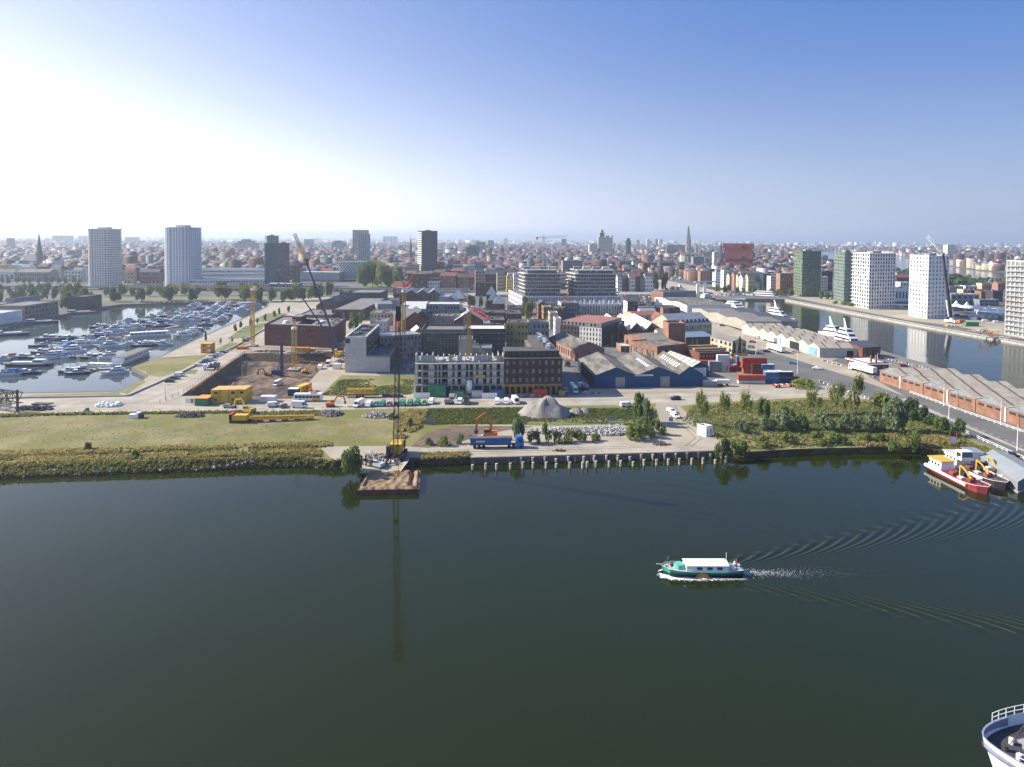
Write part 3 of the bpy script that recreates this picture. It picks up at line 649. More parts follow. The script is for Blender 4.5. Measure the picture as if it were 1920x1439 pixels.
BF('square brick tower with a pale band in the middle of the old works', (1253,664),(1284,664),12,610, W_ORANGE, R_GREY, name='brick_tower', par=1.2)
BF('brick hall with bluish standing-seam roof beside the square tower', (1286,652),(1336,650),22,633, W_BROWN, mat('blue_metal_roof', (.22,.30,.38),.4,.1, metal=.3), gable='x', rh=1.6, name='brick_hall', fac={0: (6,1)})
r_, p = BF('low brick workshop with two pale roof bands', (1232,681),(1288,674),22,652, W_ORANGE, R_ASB, name='workshop', fac={3: (5,1,.4,.5)}, glass=W_GREY)
for t in (.25,.6): X(r_, 'roof_band', lambda b:b.bar(p[0].lerp(p[3], t) + V((0,0,7.9)), p[1].lerp(p[2], t) + V((0,0,7.9)),2.4, None, .8), R_PALE)
r_, p = BF('flat brick depot with ochre roof bands behind the container yard', (1311,684),(1368,682),26,664, W_RED, R_TAR, name='depot', fac={0: (10,1,.5,.12)}, sill=.8, glass=M_WHITE)
for t in (.25,.6): X(r_, 'roof_band', lambda b:b.bar(p[0].lerp(p[3], t) + V((0,0,7)), p[1].lerp(p[2], t) + V((0,0,7)),2.4, None, .9), W_OCHRE)
r_, p = BF('long cream building with steep zinc mansard roof and rows of windows', (1262,645),(1334,640),24,611, W_CREAM, R_ZINC, name='mansard_building', gable='x', rh=6, fac={0: (15,3,.42,.55)})
for k in range(9): q = p[0].lerp(p[1], (k + .6) / 9.5); X(r_, 'dormer', lambda b:b.box((q.x, q.y + 3.4, LZ + hpx(p[0], 1262,611) + 1.5),(1.4,2.2,1.6)), R_SLATE)
BF('red-roofed brick chapel-like house with turret beside the mansard building', (1232,628),(1248,628),16,600, W_ORANGE, R_RED, gable='y', rh=4, name='gabled_house', fac={3: (3,2)})
BF('slim brick stair turret with slate cap behind the red-roofed house', (1243,615),(1254,615),8,580, W_ORANGE, R_SLATE, gable='x', rh=2.5, name='turret')
BF('wide red-tiled hall with glazed roof lantern', (1190,608),(1236,607),22,592, W_CREAM, R_RED, gable='x', rh=2, name='tiled_hall', fac={0: (5,1,.3,.5)})
BF('pale ridge lantern with skylights on the red-tiled hall', (1200,603),(1229,603),10,584, W_WHITE, R_ZINC, gable='x', rh=2, name='roof_lantern_house')
BF('tall narrow dark brick house with stepped white side wall', (1176,600),(1196,600),14,566, W_DARK, R_SLATE, gable='x', rh=4, name='gabled_house', fac={0: (4,4,.4,.5)}, wm={3: W_WHITE})
BF('dark brick terrace behind the red-tiled hall', (1200,592),(1275,592),20,578, W_BROWN, R_TAR, name='low_building', units=3, fac={0: (14,2,.4,.4)})
r_, p = BF('long white colonnaded podium building under the two balconied blocks', (979,578),(1164,577),75,557, W_PURE, R_GREY, name='podium', fac={0: (60,2,.62,.84),3: (30,2,.6,.8)}, joined=True, skew=3.5)
z = LZ + hpx(p[0], 979,557)
def stacked(label, s0, s1, t0, t1, nfl, floor=3.5, fac=(16,)):
 P = lambda s, t: p[0].lerp(p[1], s).lerp(p[3].lerp(p[2], s), t)
 c = P((s0 + s1) / 2, t0); root = thing('stepped_flats', label, 'building', (c.x, c.y, z)); b = MB()
 q = [P(s0, t0), P(s1, t0), P(s1, t1), P(s0, t1)]; u = (q[1] - q[0]).normalized(); n = V((u.y, -u.x, 0))
 for j in range(nfl):
  i0 = z + .05 + j * floor; sh = (j == nfl - 1) * 3.
  a = [x + (sum(q, V()) / 4 - x).normalized() * sh for x in q]
  J = MB(); facade(b, a[0], a[1], i0, i0 + floor, fac[0], 1,.7,.66, W_GREY, .4, None, J, n, GLASS); facade(b, a[3], a[0], i0, i0 + floor, fac[0] // 2,1,.75,.7, W_GREY, .4, None, J, -u, GLASS); J.build('windows', GLASS, root, kind='stuff')
  for e, f_ in ((a[1], a[2]),(a[2], a[3])): b.face((e.x, e.y, i0),(f_.x, f_.y, i0),(f_.x, f_.y, i0 + floor),(e.x, e.y, i0 + floor), m=W_DARK)
  o_ = .9 + .9 * (j % 2)
  s_ = MB(); s_.prism([a[0] + (n - u) * o_, a[1] + (n + u) * o_, a[2] + (u - n) * o_, a[3] - (u + n) * o_], i0 + floor - .3, i0 + floor + .35, R_PALE, bot=True); s_.build('balcony_slab', R_PALE, root)
 b.build('wall', W_DARK, root); zt = z + nfl * floor + .4
 for k in range(4): m_ = P(s0 + (s1 - s0) * (k + .5) / 4, t0 + (t1 - t0) * .5); X(root, 'roof_unit', lambda b:b.box((m_.x, m_.y, zt),(7,9,2.6)), W_CREAM if k % 2 else W_GREY)
 return root
stacked('stepped grey apartment block with white balcony bands left of its twin', .05,.40,.12,.5,7)
stacked('wider grey apartment block with white balcony bands on the colonnaded podium', .56,.97,.10,.5,7)
r_, p = BF('half-finished block wrapped in green-grey scaffold netting', (790,668),(872,668),22,622, mat('scaffold_netting', (.13,.15,.11),.9,.4, scale=.8), R_GREY, name='scaffolded_block', fac={0: (22,5,.5,.6)}, joined=True, par=1.2)
for zz in (4,7,10,13): X(r_, 'scaffold_deck', lambda b:b.bar(p[0] + V((0,-1, zz)), p[1] + V((0,-1, zz)),.8, None, .15), METAL)
for k in range(14): q = p[0].lerp(p[1], k / 13) + V((0,-1.3,0)); X(r_, 'scaffold_pole', lambda b:b.bar(q, q + V((0,0,15)),.14), METAL)
r_, p = BF('half-finished block under dark blue-grey scaffold netting beside the yellow flats', (873,668),(947,668),20,620, mat('dark_netting', (.07,.08,.09),.9,.4, scale=.8), R_WHITE, name='scaffolded_block', fac={0: (16,5,.45,.5)}, joined=True, par=1)
for zz in (4,7,10,13): X(r_, 'scaffold_deck', lambda b:b.bar(p[0] + V((0,-1, zz)), p[1] + V((0,-1, zz)),.8, None, .15), METAL)
BF('white rendered penthouse box on top of the dark scaffolded block', (906,656),(918,656),6,606, W_WHITE, R_GREY, name='rooftop_pavilion')
BF('pale concrete stair core inside the scaffolded building site', (860,682),(886,682),10,637, W_CONC, R_GREY, name='stair_core')
r_, p = BF('shell of a low concrete building with tilted pale wall panels', (886,690),(922,690),12,655, W_GREY, R_GREY, name='building_shell')
for k in range(7): q = p[0] + V((1 + k * 1.5,0,14 - k * 1.5)); X(r_, 'wall_panel', lambda b:b.box((q.x, q.y - .6, q.z - 3),(1.1,.5,3.2)), W_CREAM)
r_, p = BF('grey four-storey flats with balconies left of the scaffolding', (713,676),(790,670),16,633, W_GREY, R_ZINC, name='flats', fac={0: (11,4,.6,.6)}, skew=4)
r_, p = BF('yellow rendered four-storey flats next to the scaffolding', (949,659),(990,660),14,606, W_YELLOW, R_TAR, name='flats', fac={0: (6,4,.42,.42)}, units=2)
r_, p = BF('grey rendered four-storey flats joined to the yellow ones', (990.5,660),(1029,660),14,606, W_GREY, R_TAR, name='flats', fac={0: (5,4,.42,.42)}, units=3)
BF('low pale ground floor annex with shop windows below the grey flats', (950,666),(1012,667),8,657, W_PALE if 'W_PALE' in globals() else W_WHITE, R_GREY, name='annex', fac={0: (9,1,.7,.6)})
BF('white rendered house with small windows behind the stepped concrete building', (704,634),(725,634),14,604, W_WHITE, R_GREY, name='white_house', fac={0: (3,3,.25,.4)}, units=1)
BF('pale flat-roofed workshop with cluttered roof', (694,610),(752,610),22,588, W_CREAM, R_GREY, name='workshop', units=7, fac={0: (9,2,.4,.4)})
BF('dark brick gabled warehouse left of the netting', (755,636),(800,634),40,602, W_RED, R_SLATE, gable='y', rh=5.5, name='gabled_warehouse', fac={0: (4,1,.3,.3)})
BF('second dark brick gabled warehouse further back', (776,622),(806,621),30,594, W_BROWN, R_SLATE, gable='y', rh=4, name='gabled_warehouse')
BF('small pale house with white gabled roof beside the gabled warehouses', (771,648),(800,647),14,628, W_PINK, R_PALE, gable='y', rh=4, name='gabled_house')
BF('square light grey control building with chimneys behind the long sheds', (708,594),(735,593),14,571, R_ZINC, R_ZINC, name='control_building', gable='x', rh=2)
BF('wide storage hall with a pale panelled flat roof', (744,592),(824,592),66,580, W_GREY, R_PALE, name='storage_hall', par=.3)
BF('brown panelled wall building left of the pale storage hall', (725,588),(745,588),20,564, mat('tan_panel', (.28,.25,.22),.8,.1), R_TAR, name='flat_building')
BF('long brown brick warehouse row behind the pale storage hall', (738,572),(824,572),30,551, W_BROWN, R_ZINC, name='brick_warehouse', fac={0: (24,2,.3,.5)}, joined=True, gable='y', bays=4, rh=4)
BF('house with orange tiled roof above the brown warehouse row', (737,556),(770,556),24,541, W_BROWN, R_RED, gable='x', rh=7, name='tiled_house')
r_, p = BF('modern dark blue-grey flats with white roof edge', (799,622),(878,622),20,572, W_BLUEG, R_PALE, name='flats', fac={0: (14,5,.55,.5)}, joined=True, units=2)
BF('taupe flat block in front of the blue-grey flats', (811,632),(862,632),16,594, W_GREY, R_GREY, name='flats', fac={0: (7,3,.2,.3)}, units=4)
BF('brick house with steep pale gabled roof behind the mast crane', (852,634),(906,634),16,602, W_RED, R_PALE, gable='y', rh=6, name='gabled_house')
BF('long tan flat-roofed row behind the yellow flats', (880,628),(946,628),24,602, W_BROWN, R_TAR, name='flats', fac={0: (10,2,.4,.4)}, units=9)
BF('flat dark-roofed apartments with many roof boxes', (880,610),(945,610),24,588, W_BROWN, R_TAR, name='flats', units=10, fac={0: (12,3,.4,.5)})
BF('brown block with clustered roof clutter beside the street', (940,612),(978,612),30,590, W_BROWN, R_TAR, name='flats', units=8, fac={0: (6,3,.4,.5),1: (6,3)})
BF('low block with dark roof garden next to the street mouth', (952,592),(990,592),20,578, W_GREY, R_TAR, name='flats', units=6, fac={0: (6,2)})
BF('brick apartments with sunlit end wall in the row before the street', (915,640),(948,640),10,612, W_ORANGE, R_GREY, name='flats', units=2)
def pyr(label, cx, cy, w, h, yb, m=R_ZINC, name='pyramid_roofed_house', wall=W_BROWN):
 a = G(cx, cy); root = thing(name, label, 'building', tuple(a)); s = w * a.y / F / 2; z0 = HT(cx, yb, a); z1 = HT(cx, h, a + V((0, s, 0)))
 X(root, 'wall', lambda b:b.prism([(a.x - s, a.y),(a.x + s, a.y),(a.x + s, a.y + 2 * s),(a.x - s, a.y + 2 * s)], LZ, z0, wall, top=False), wall)
 X(root, 'roof', lambda b:b.add([(a.x - s - .3, a.y - .3, z0),(a.x + s + .3, a.y - .3, z0),(a.x + s + .3, a.y + 2 * s + .3, z0),(a.x - s - .3, a.y + 2 * s + .3, z0),(a.x, a.y + s, z1)], [(0,1,4),(1,2,4),(2,3,4),(3,0,4)]), m)
pyr('house with tall blue-grey zinc pyramid roof, nearer of two', 848,572,22,549,567); pyr('house with the tallest zinc pyramid roof beside the grey crane mast', 858,568,30,542,561)
pyr('first small zinc-pyramid house right of the crane masts', 921,576,18,536,553); pyr('second small zinc-pyramid house nearer the street', 924,586,17,547,564); pyr('third zinc-pyramid house with brick chimneys nearest the street', 935,592,22,551,570)
BF('zinc-roofed hall left of the pyramid roofs', (823,574),(843,574),40,558, R_ZINC, R_ZINC, name='zinc_hall')
r_, p = BF('light blue-grey quay office with brick end wall', (1243,575),(1305,572),18,549, W_BLUEG, R_TAR, name='quay_office', fac={0: (6,1,.3,.3)}, wm={3: W_ORANGE})
def longshed(label, y0, y1, x0, x1, n, h, rh, wall, roof, name, z=LZ, skl=None, group=None, front_wall=None, split=0, tilt=0.):
 """row of bays with ridges running across, along the dock"""
 root = thing(name, label, 'warehouse', ((x0 + x1) / 2,(y0 + y1) / 2, z)); b = MB(); bw = (y1 - y0) / n
 off = lambda y: (y - y0) * tilt
 for i in range(n):
  a, e, m_ = y0 + i * bw, y0 + (i + 1) * bw, y0 + (i + .5) * bw
  for x in (x0, x1): b.face((x + off(a), a, z),(x + off(e), e, z),(x + off(e), e, z + h),(x + off(m_), m_, z + h + rh),(x + off(a), a, z + h), m=wall)
  rf = MB()
  for s, t in ((a, m_),(m_, e)):
   zs_, zt_ = (z + h, z + h + rh) if s == a else (z + h + rh, z + h)
   rf.add([(x0 - .3 + off(s), s, zs_),(x1 + .3 + off(s), s, zs_),(x1 + .3 + off(t), t, zt_),(x0 - .3 + off(t), t, zt_)] + [(x0 - .3 + off(s), s, zs_ + .2),(x1 + .3 + off(s), s, zs_ + .2),(x1 + .3 + off(t), t, zt_ + .2),(x0 - .3 + off(t), t, zt_ + .2)], BOXF, roof)
  ro = rf.build('roof', roof, root)
  if skl:
   k = max(3, int((x1 - x0) / 6.2))
   for j in range(k):
    xx = x0 + (j + .5) * (x1 - x0) / k; sk = MB(); s, t = a + .3, m_ - .2
    sk.add([(xx - .45 + off(s), s, z + h + .22 + .1),(xx + .45 + off(s), s, z + h + .32),(xx + .45 + off(t), t, z + h + rh + .3),(xx - .45 + off(t), t, z + h + rh + .3)], [(0,1,2,3)], skl); sk.build('roof_strip', skl, ro)
 b.face((x0, y0, z),(x1, y0, z),(x1, y0, z + h),(x0, y0, z + h), m=front_wall or wall); b.face((x0 + off(y1), y1, z),(x1 + off(y1), y1, z),(x1 + off(y1), y1, z + h),(x0 + off(y1), y1, z + h), m=wall)
 b.build('wall', wall, root); return root
STRIP = mat('brown_roof_strip', (.13,.085,.055),.9,.3); R_SAND = mat('sandy_fibre_roof', (.40,.36,.29),.95, scale=.25, col2=(.27,.24,.19))
ws = longshed('long quay warehouse with pale sawtooth roof and faded blue side wall', 363,457,173,197,8,5.2,2.3, mat('faded_side_wall', (.42,.41,.37),.9,.2, scale=.1), R_SAND, 'quay_warehouse', skl=STRIP, tilt=-.11)
W_PBLUE = mat('pale_blue_panel', (.30,.40,.46),.8,.2)
for y0_, y1_, m_, lb in ((405,424, W_PBLUE, 'pale blue wall panel'),(366,374, mat('teal_sign', (.18,.34,.38),.7,.2), 'teal mural with round motif'),(384,394, DARKH, 'open dark loading door')):
 X(ws, 'side_panel' if m_ != DARKH else 'loading_door', lambda b:b.add([(172.9 - (y - 363) * .11 - dx, y, z_) for z_ in (LZ + .3, LZ + 4.7) for y, dx in ((y0_, 0),(y1_, 0),(y1_, .12),(y0_, .12))], BOXF), m_, lb)
X(ws, 'round_motif', lambda b:b.cyl((172.66,369.5, LZ + 2.7),1.4,.1,16, axis='x'), mat('blue_motif', (.05,.20,.32),.7,0))
X(ws, 'loading_door', lambda b:b.box((190,362.9, LZ + .1),(3.6,.2,3.8)), DARKH)
bh = front(G(1617,673.5), G(1650,671),20); building('brick end house with dark roof attached to the quay warehouse', 'building', bh, 6.2, W_RED, R_SLATE, gable='x', rh=2, name='brick_house', fac={0: (3,1,.5,.6)}, glass=GLASSB)
nb = longshed('long brick quay warehouse with pale sawtooth roof at the right edge', 196,302,186,215,8,5.2,2.4, W_ORANGE, R_SAND, 'quay_warehouse', skl=STRIP, tilt=-.13)
for i in range(8):
 m_ = 196 + (i + .5) * 106 / 8
 X(nb, 'gable_panel', lambda b:b.add([(185.85 - (y - 196) * .13, y, z_) for y, z_ in ((m_ - 6.2, LZ + 5.0),(m_ + 6.2, LZ + 5.0),(m_, LZ + 7.5))], [(0,1,2)]), W_BLUEG)
 for k in (-3.6,.2,3.8): y = m_ + k; X(nb, 'window', lambda b:b.add([(185.85 - (yy - 196) * .13 - dx, yy, z_) for z_ in (LZ + 3.5, LZ + 4.3) for yy, dx in ((y - 1.2,0),(y + 1.2,0),(y + 1.2,.05),(y - 1.2,.05))], BOXF), GLASS)
 y = 196 + i * 106 / 8; X(nb, 'pilaster', lambda b:b.box((185.9 - (y - 196) * .13, y, LZ),(.3,.6,5.3)), M_WHITE if i % 2 else W_ORANGE)
s1 = longshed('long quay shed with dark grey roofs and cream side wall', 470,560,170,196,3,6.3,1.7, mat('dusty_cream_wall', (.36,.33,.27),.9,.2), R_GREY, 'quay_shed', tilt=-.16)
X(s1, 'loading_door', lambda b:b.box((186,469.9, LZ),(5,.2,5)), DARKH)
s2 = longshed('farther quay shed with dark brown roof and bright white side wall', 562,640,152,190,2,8.5,1.4, W_PURE, R_ASB, 'quay_shed', tilt=-.14)
s3 = longshed('middle quay shed with charcoal roof beside the dock', 480,572,192,212,3,5.2,1.8, W_GREY, R_SLATE, 'quay_shed', tilt=-.1)
BF('cream and brick villa with hipped grey roof by the road', (1373,664),(1399,663),22,642, W_CREAM, R_GREY, gable='y', rh=2.2, name='villa', fac={0: (3,2,.5,.6),3: (5,2)}, skew=3)
r_, p = BF('low brick weigh-house with flat dark roof and white edge', (1627,700),(1666,699),16,683, W_RED, R_TAR, name='weigh_house', fac={0: (3,1,.7,.6),3: (4,1)}, glass=W_PINK)
for t in (.35,.6): q = p[0].lerp(p[1], t) + V((0,4, LZ + 2)); X(r_, 'chimney', lambda b:b.box((q.x, q.y, q.z),(.8,.8,4)), W_ORANGE)
X(r_, 'roof_edge', lambda b:b.prism([p[0] + V((-1,-1,0)), p[1] + V((1,-1,0)), p[2], p[3] - V((1,0,0))], LZ + 4.25, LZ + 4.6), M_WHITE)
BF('long low hall with grey roof behind the red brick block', (622,601),(680,601),100,582, W_BROWN, R_GREY, name='long_hall', fac={0: (4,1,.35,.5)}, skew=-3)
BF('gabled brick hall with rooflight strip beside the long low hall', (593,590),(618,590),90,574, W_RED, R_ASB, gable='y', rh=4.5, name='gabled_hall', fac={0: (3,1)}, skew=-3)
BF('dark blue-black flat box hall behind the long hall', (654,566),(714,566),42,550, W_BLUEG if 0 else flat('navy_cladding', (.03,.04,.06),.6), R_GREY, name='box_hall', skew=-3)
BF('low flat brown roof between the brick block and the long hall', (560,606),(622,606),40,592, W_BROWN, R_GREY, name='low_hall', units=3)
BF('white wall warehouse with a dark red stripe at the left edge', (-70,622),(42,602.5),30,600, W_PURE, R_PALE, name='white_warehouse', wm={0: W_PURE})
BF('grey brick loft building with recessed window bays on the marina bank', (47,601),(110,590),26,575, mat('grey_brick', (.20,.19,.165),.9,.25), R_GREY, name='loft_building', fac={0: (10,3,.6,.5)}, rec=.8)
BF('low grey office storey behind the white wall warehouse', (-30,598),(45,590),20,575, W_GREY, R_GREY, name='office', fac={0: (8,2,.7,.35)})
BF('dark penthouse box on the grey loft building', (28,590),(76,583),8,561, W_BLUEG, R_TAR, name='roof_house')
BF('dark navy cube building half hidden by marina trees', (160,582),(191,577),16,558, flat('navy_cladding', (.03,.04,.06),.6), R_TAR, name='cube_building')
# ================================================================ TOWERS AND LANDMARKS
def ring_tower(label, name, px0, px1, yb, yt, floors, aspect=.8, rnd_=.35, wall=W_PURE, cols=3, balc=None, glass=GLASS, seg=28, slabw=.0, wf=.5, hf=.5, rot=0, crown=None):
 a, c_ = G(px0, yb), G(px1, yb); w_ = (c_ - a).length; c = (a + c_) / 2 + V((0, w_ * aspect / 2,0)); h = HT(px0, yt, a + V((0, w_ * aspect * .4,0))) - LZ
 root = thing(name, label, 'tower', tuple(c)); pts = []
 for i in range(seg):
  t = 2 * math.pi * (i + .5) / seg - math.pi / 2; e = rnd_; x = math.copysign(abs(math.cos(t)) ** e, math.cos(t)); y = math.copysign(abs(math.sin(t)) ** e, math.sin(t))
  p = V((x * w_ / 2, y * w_ * aspect / 2,0)); pts.append(c + ROT(R(rot),3, 'Z') @ p)
 b = MB(); J = MB(); fh = h / floors
 for i in range(seg):
  p, q = pts[i], pts[(i + 1) % seg]; L = (q - p).length; n = (q - p).cross(V((0,0,1)));
  if n.y > L * .75: b.face((p.x, p.y, LZ),(q.x, q.y, LZ),(q.x, q.y, LZ + h),(p.x, p.y, LZ + h), m=wall); continue
  facade(b, p, q, LZ, LZ + h, max(1, round(L / (w_ / 10))), floors, wf, hf, wall, .5, None, J, n.normalized(), glass)
 b.face(*[(p.x, p.y, LZ + h) for p in pts], m=R_PALE); b.build('wall', wall, root); J.build('windows', glass, root, kind='stuff')
 for j in range(1, floors + 1):
  if slabw or balc:
   s_ = MB(); off = slabw
   s_.prism([p + (p - c).normalized() * (off + (balc if (balc and p.x > c.x) else 0)) for p in pts], LZ + j * fh - .35, LZ + j * fh + (.5 if balc else 0), wall, bot=True); s_.build('balcony_slab', wall, root)
 X(root, 'roof_house', lambda b:b.prism([c + (p - c) * .45 for p in pts], LZ + h, LZ + h + 3.5, W_WHITE), W_WHITE)
 if crown: X(root, 'roof_cornice', lambda b:b.prism([c + (p - c) * 1.06 for p in pts], LZ + h, LZ + h + 1.4, wall), wall)
 return root
ring_tower('white residential tower with rounded balcony side and overhanging top cornice, left of its twin', 'residential_tower', 160,212,537,431,24,.75,.45, mat('warm_white_facade', (.70,.68,.62),.7,.1), balc=1.2, crown=1, wf=.62, hf=.5)
ring_tower('pale glassy white round-cornered tower standing right of the corniced one', 'residential_tower', 301,363,541,427,24,.8,.6, mat('cool_white_facade', (.70,.74,.76),.5,.1), balc=1.5, wf=.5, hf=.65, glass=mat('pale_glass', (.22,.27,.30),.2,0))
def T4(label, pl, pn, pr, yt, floors, cl, cr, wall, name='tower', balc=0, wf=.5, hf=.5, indiv=True, glass=GLASS, roofm=R_PALE, cat='tower', rows0=None):
 """tower seen on its corner: left, near and right base pixels"""
 q = quad(pl, pn, pr); h = hpx(q[1], pn[0], yt); root = thing(name, label, cat, tuple(sum(q, V()) / 4)); b = MB(); J = None if indiv else MB()
 for (i, cols) in ((0, cl),(1, cr)):
  P, Q = q[i], q[i + 1]; d = (Q - P).normalized(); n = V((d.y, -d.x)); c = sum(q, V()) / 4
  if n.dot(((P + Q) / 2 - c).xy) < 0: n = -n
  facade(b, P, Q, LZ, LZ + h, cols, floors, wf, hf, wall, .35, root if indiv else None, J, n, glass)
 for i in (2,3): P, Q = q[i], q[(i + 1) % 4]; b.face((P.x, P.y, LZ),(Q.x, Q.y, LZ),(Q.x, Q.y, LZ + h),(P.x, P.y, LZ + h), m=wall)
 b.face(*[(p.x, p.y, LZ + h - .02) for p in q], m=roofm); b.build('wall', wall, root)
 rim([*q], LZ + h + .3, wall, .5).build('parapet', wall, root)
 if J: J.build('windows', glass, root, kind='stuff')
 c = sum(q, V()) / 4
 if balc:
  for j in range(1, floors + 1):
   s_ = MB(); s_.prism([c + (p - c) * (1 + balc / (p - c).length) for p in q], LZ + j * h / floors - .25, LZ + j * h / floors + .15, W_PURE, bot=True); s_.build('balcony_slab', W_PURE, root)
 X(root, 'roof_house', lambda b:b.prism([c + (p - c) * .35 for p in q], LZ + h, LZ + h + 2.2, W_GREY), W_GREY)
 return root, q, h
T4('olive green tower nearest the far end of the dock', (1487,553),(1503,557),(1538,556.5),472,15,5,9, W_GREEN, 'residential_tower', wf=.45, hf=.4)
T4('grey-green tower partly hidden behind the balconied white tower', (1562,563),(1582,568),(1605,566),474,15,6,6, mat('greygreen_cladding', (.15,.19,.16),.6,.2), 'residential_tower', wf=.45, hf=.4)
T4('white tower wrapped in horizontal balconies', (1597,574),(1628,580),(1677,578),476,15,7,10, W_PURE, 'residential_tower', balc=1.5, wf=.6, hf=.7)
T4('slender plain white tower with square windows beside the mobile crane', (1703,592),(1738,598.5),(1777,596),481,15,6,6, W_PURE, 'residential_tower', wf=.4, hf=.5)
r_, q, h = T4('tower under construction with scaffolding at the right edge of the dock', (1883,627),(1935,637),(1990,632),492,15,6,7, mat('bare_tower_concrete', (.45,.44,.40),.9,.3), 'unfinished_tower', wf=.6, hf=.6, glass=mat('pale_glass', (.22,.27,.30),.2,0))
for j in range(1,15):
 X(r_, 'scaffold_deck', lambda b:b.bar(q[0] + V((-1.4,-.6, h * j / 15)), q[1] + V((0,-1.4, h * j / 15)),.9, None, .2), W_RUST if 3 < j < 9 else METAL)
for k in range(9): p = q[0].lerp(q[1], k / 8) + V((-1.2,-1.2,0)); X(r_, 'scaffold_pole', lambda b:b.bar(p, p + V((0,0, h)),.18), METAL)
W_BLK = mat('charcoal_facade', (.035,.042,.055),.5,.2)
r_, q, h = T4('tall charcoal slab tower with a pale balconied side, centre of the skyline', (783.5,523),(791,524.5),(820,524),434,22,3,13, W_BLK, 'office_tower', wf=.6, hf=.5, indiv=False, glass=GLASSB)
for j in range(22): z = LZ + h * (j + .1) / 22; X(r_, 'balcony', lambda b:b.add([(v.x, v.y, zz) for zz in (z, z + h / 44) for v in (q[0] + V((-.8,-.4,0)), q[1] + V((-.8,-.4,0)), q[1] + V((-.1,0,0)), q[0] + V((-.1,0,0)))], BOXF), W_WHITE)
T4('blue-green glass office tower with brown glass right wing', (496,537),(497,538),(521,537),457,17,1,5, mat('teal_glass_facade', (.05,.11,.13),.25,.1), 'glass_tower', wf=.8, hf=.75, indiv=False, glass=mat('teal_glass', (.04,.10,.12),.1,0))
T4('brown mirrored glass wing attached to the blue-green office tower', (521,536),(522,537),(543,536),457,17,1,5, mat('brown_glass_facade', (.10,.09,.09),.25,.1), 'glass_tower', wf=.8, hf=.75, indiv=False)
T4('pale office tower with sloping top behind the blue-green glass tower', (497,520),(501,521),(523,520),443,20,2,4, W_BLUEG, 'office_tower', indiv=False, wf=.6)
r_, p = BF('boxy office block with white diamond lattice facade', (636,527),(688,527),30,491, GLASSB, R_ZINC, name='lattice_office', glass=GLASSB)
u = (p[1] - p[0]).normalized(); L = (p[1] - p[0]).length; hh = hpx(p[0], 636,491)
lt = MB(); NXX, NYY = 11,5
for i in range(NXX):
 for j in range(NYY):
  x0, x1 = i * L / NXX, (i + 1) * L / NXX; z0, z1 = LZ + 2 + j * (hh - 2) / NYY, LZ + 2 + (j + 1) * (hh - 2) / NYY
  for (a, c, d, e) in ((x0, z0, x1, z1),(x0, z1, x1, z0)): lt.bar(p[0] + u * a + V((0,-.5, c - LZ)), p[0] + u * d + V((0,-.5, e - LZ)),.8, W_PURE)
o = lt.build('facade_lattice', W_PURE, r_); o['kind'] = 'stuff'
X(r_, 'facade_frame', lambda b:[b.bar(p[0] + u * a + V((0,-.6, c)), p[0] + u * d + V((0,-.6, e)),1) for a, c, d, e in ((0,2, L, 2),(0, hh, L, hh),(0,2,0, hh),(L, 2, L, hh))], W_PURE)
r_, p = BF('long low office with vertical pale ribs left of the lattice block', (559,528),(636,529),30,511, W_BLUEG, R_PALE, name='ribbed_office')
u = (p[1] - p[0]).normalized(); L = (p[1] - p[0]).length
for k in range(38): q = p[0] + u * (k + .5) * L / 38 + V((0,-.4,0)); X(r_, 'rib', lambda b:b.box((q.x, q.y, LZ + 3),(.5,.8,9)), W_PURE)
BF('low white two-storey school building right of the round-cornered tower', (357,541),(492,540),30,525, W_PURE, R_GREY, name='white_campus', fac={0: (26,2,.7,.45)}, joined=True)
BF('upper white wing stepped back above the low white school', (380,528),(500,527),40,506, W_PURE, R_GREY, name='white_campus', fac={0: (30,3,.75,.4)}, joined=True)
r_ = thing('road_viaduct', 'long grey raised road with parapet crossing behind the marina trees', 'viaduct', tuple(G(440,545)))
va, vb = G(-120,541), G(880,548)
for k in range(16):
 a, c = va.lerp(vb, k / 16), va.lerp(vb, (k + 1) / 16); X(r_, 'deck_span', lambda b:b.bar(a + V((0,0,3)), c + V((0,0,3)),14, None, 1.6), W_CONC)
 X(r_, 'parapet', lambda b:b.bar(a + V((0,-7,4.2)), c + V((0,-7,4.2)),.4, None, 1.1), W_CONC); X(r_, 'abutment', lambda b:b.box((a.x, a.y, LZ),(3,12,2.4)), W_GREY)
mc = G(1392,518); MASW = mat('red_sandstone', (.22,.055,.042),.85,.3, scale=.12)
root = thing('red_stone_tower', 'red sandstone museum tower of shifted stacked boxes with glass bands', 'museum', tuple(mc)); s = 21.5; Hm = HT(1392,457, mc) - LZ
lay = [(0,11.5,0,0,1,1),(11.5,14,0,0,.93,0),(14,29,-1,1,1,1),(29,31.5,1.5,0,.9,0),(31.5,48,0,-1,1,1),(48,50.5,0,0,.92,0),(50.5,60,0,0,1.03,1)]
MASW2 = 0; ca, sa = math.cos(R(-21)), math.sin(R(-21)); k_ = Hm / 60
sc_ = 33 * mc.y / F
for z0, z1, dx, dy, f, solid in lay:
 hw = sc_ * .80 * f
 pts = [V((mc.x + (x * ca - y * sa) * hw + dx * 1.5, mc.y + 22 + (x * sa + y * ca) * hw + dy, 0)) for x, y in ((-1,-1),(1,-1),(1,1),(-1,1))]
 X(root, 'stone_storey' if solid else 'glass_band', lambda b:b.prism(pts, LZ + z0 * k_, LZ + z1 * k_ - .01, MASW if solid else GLASSB), MASW if solid else GLASSB)
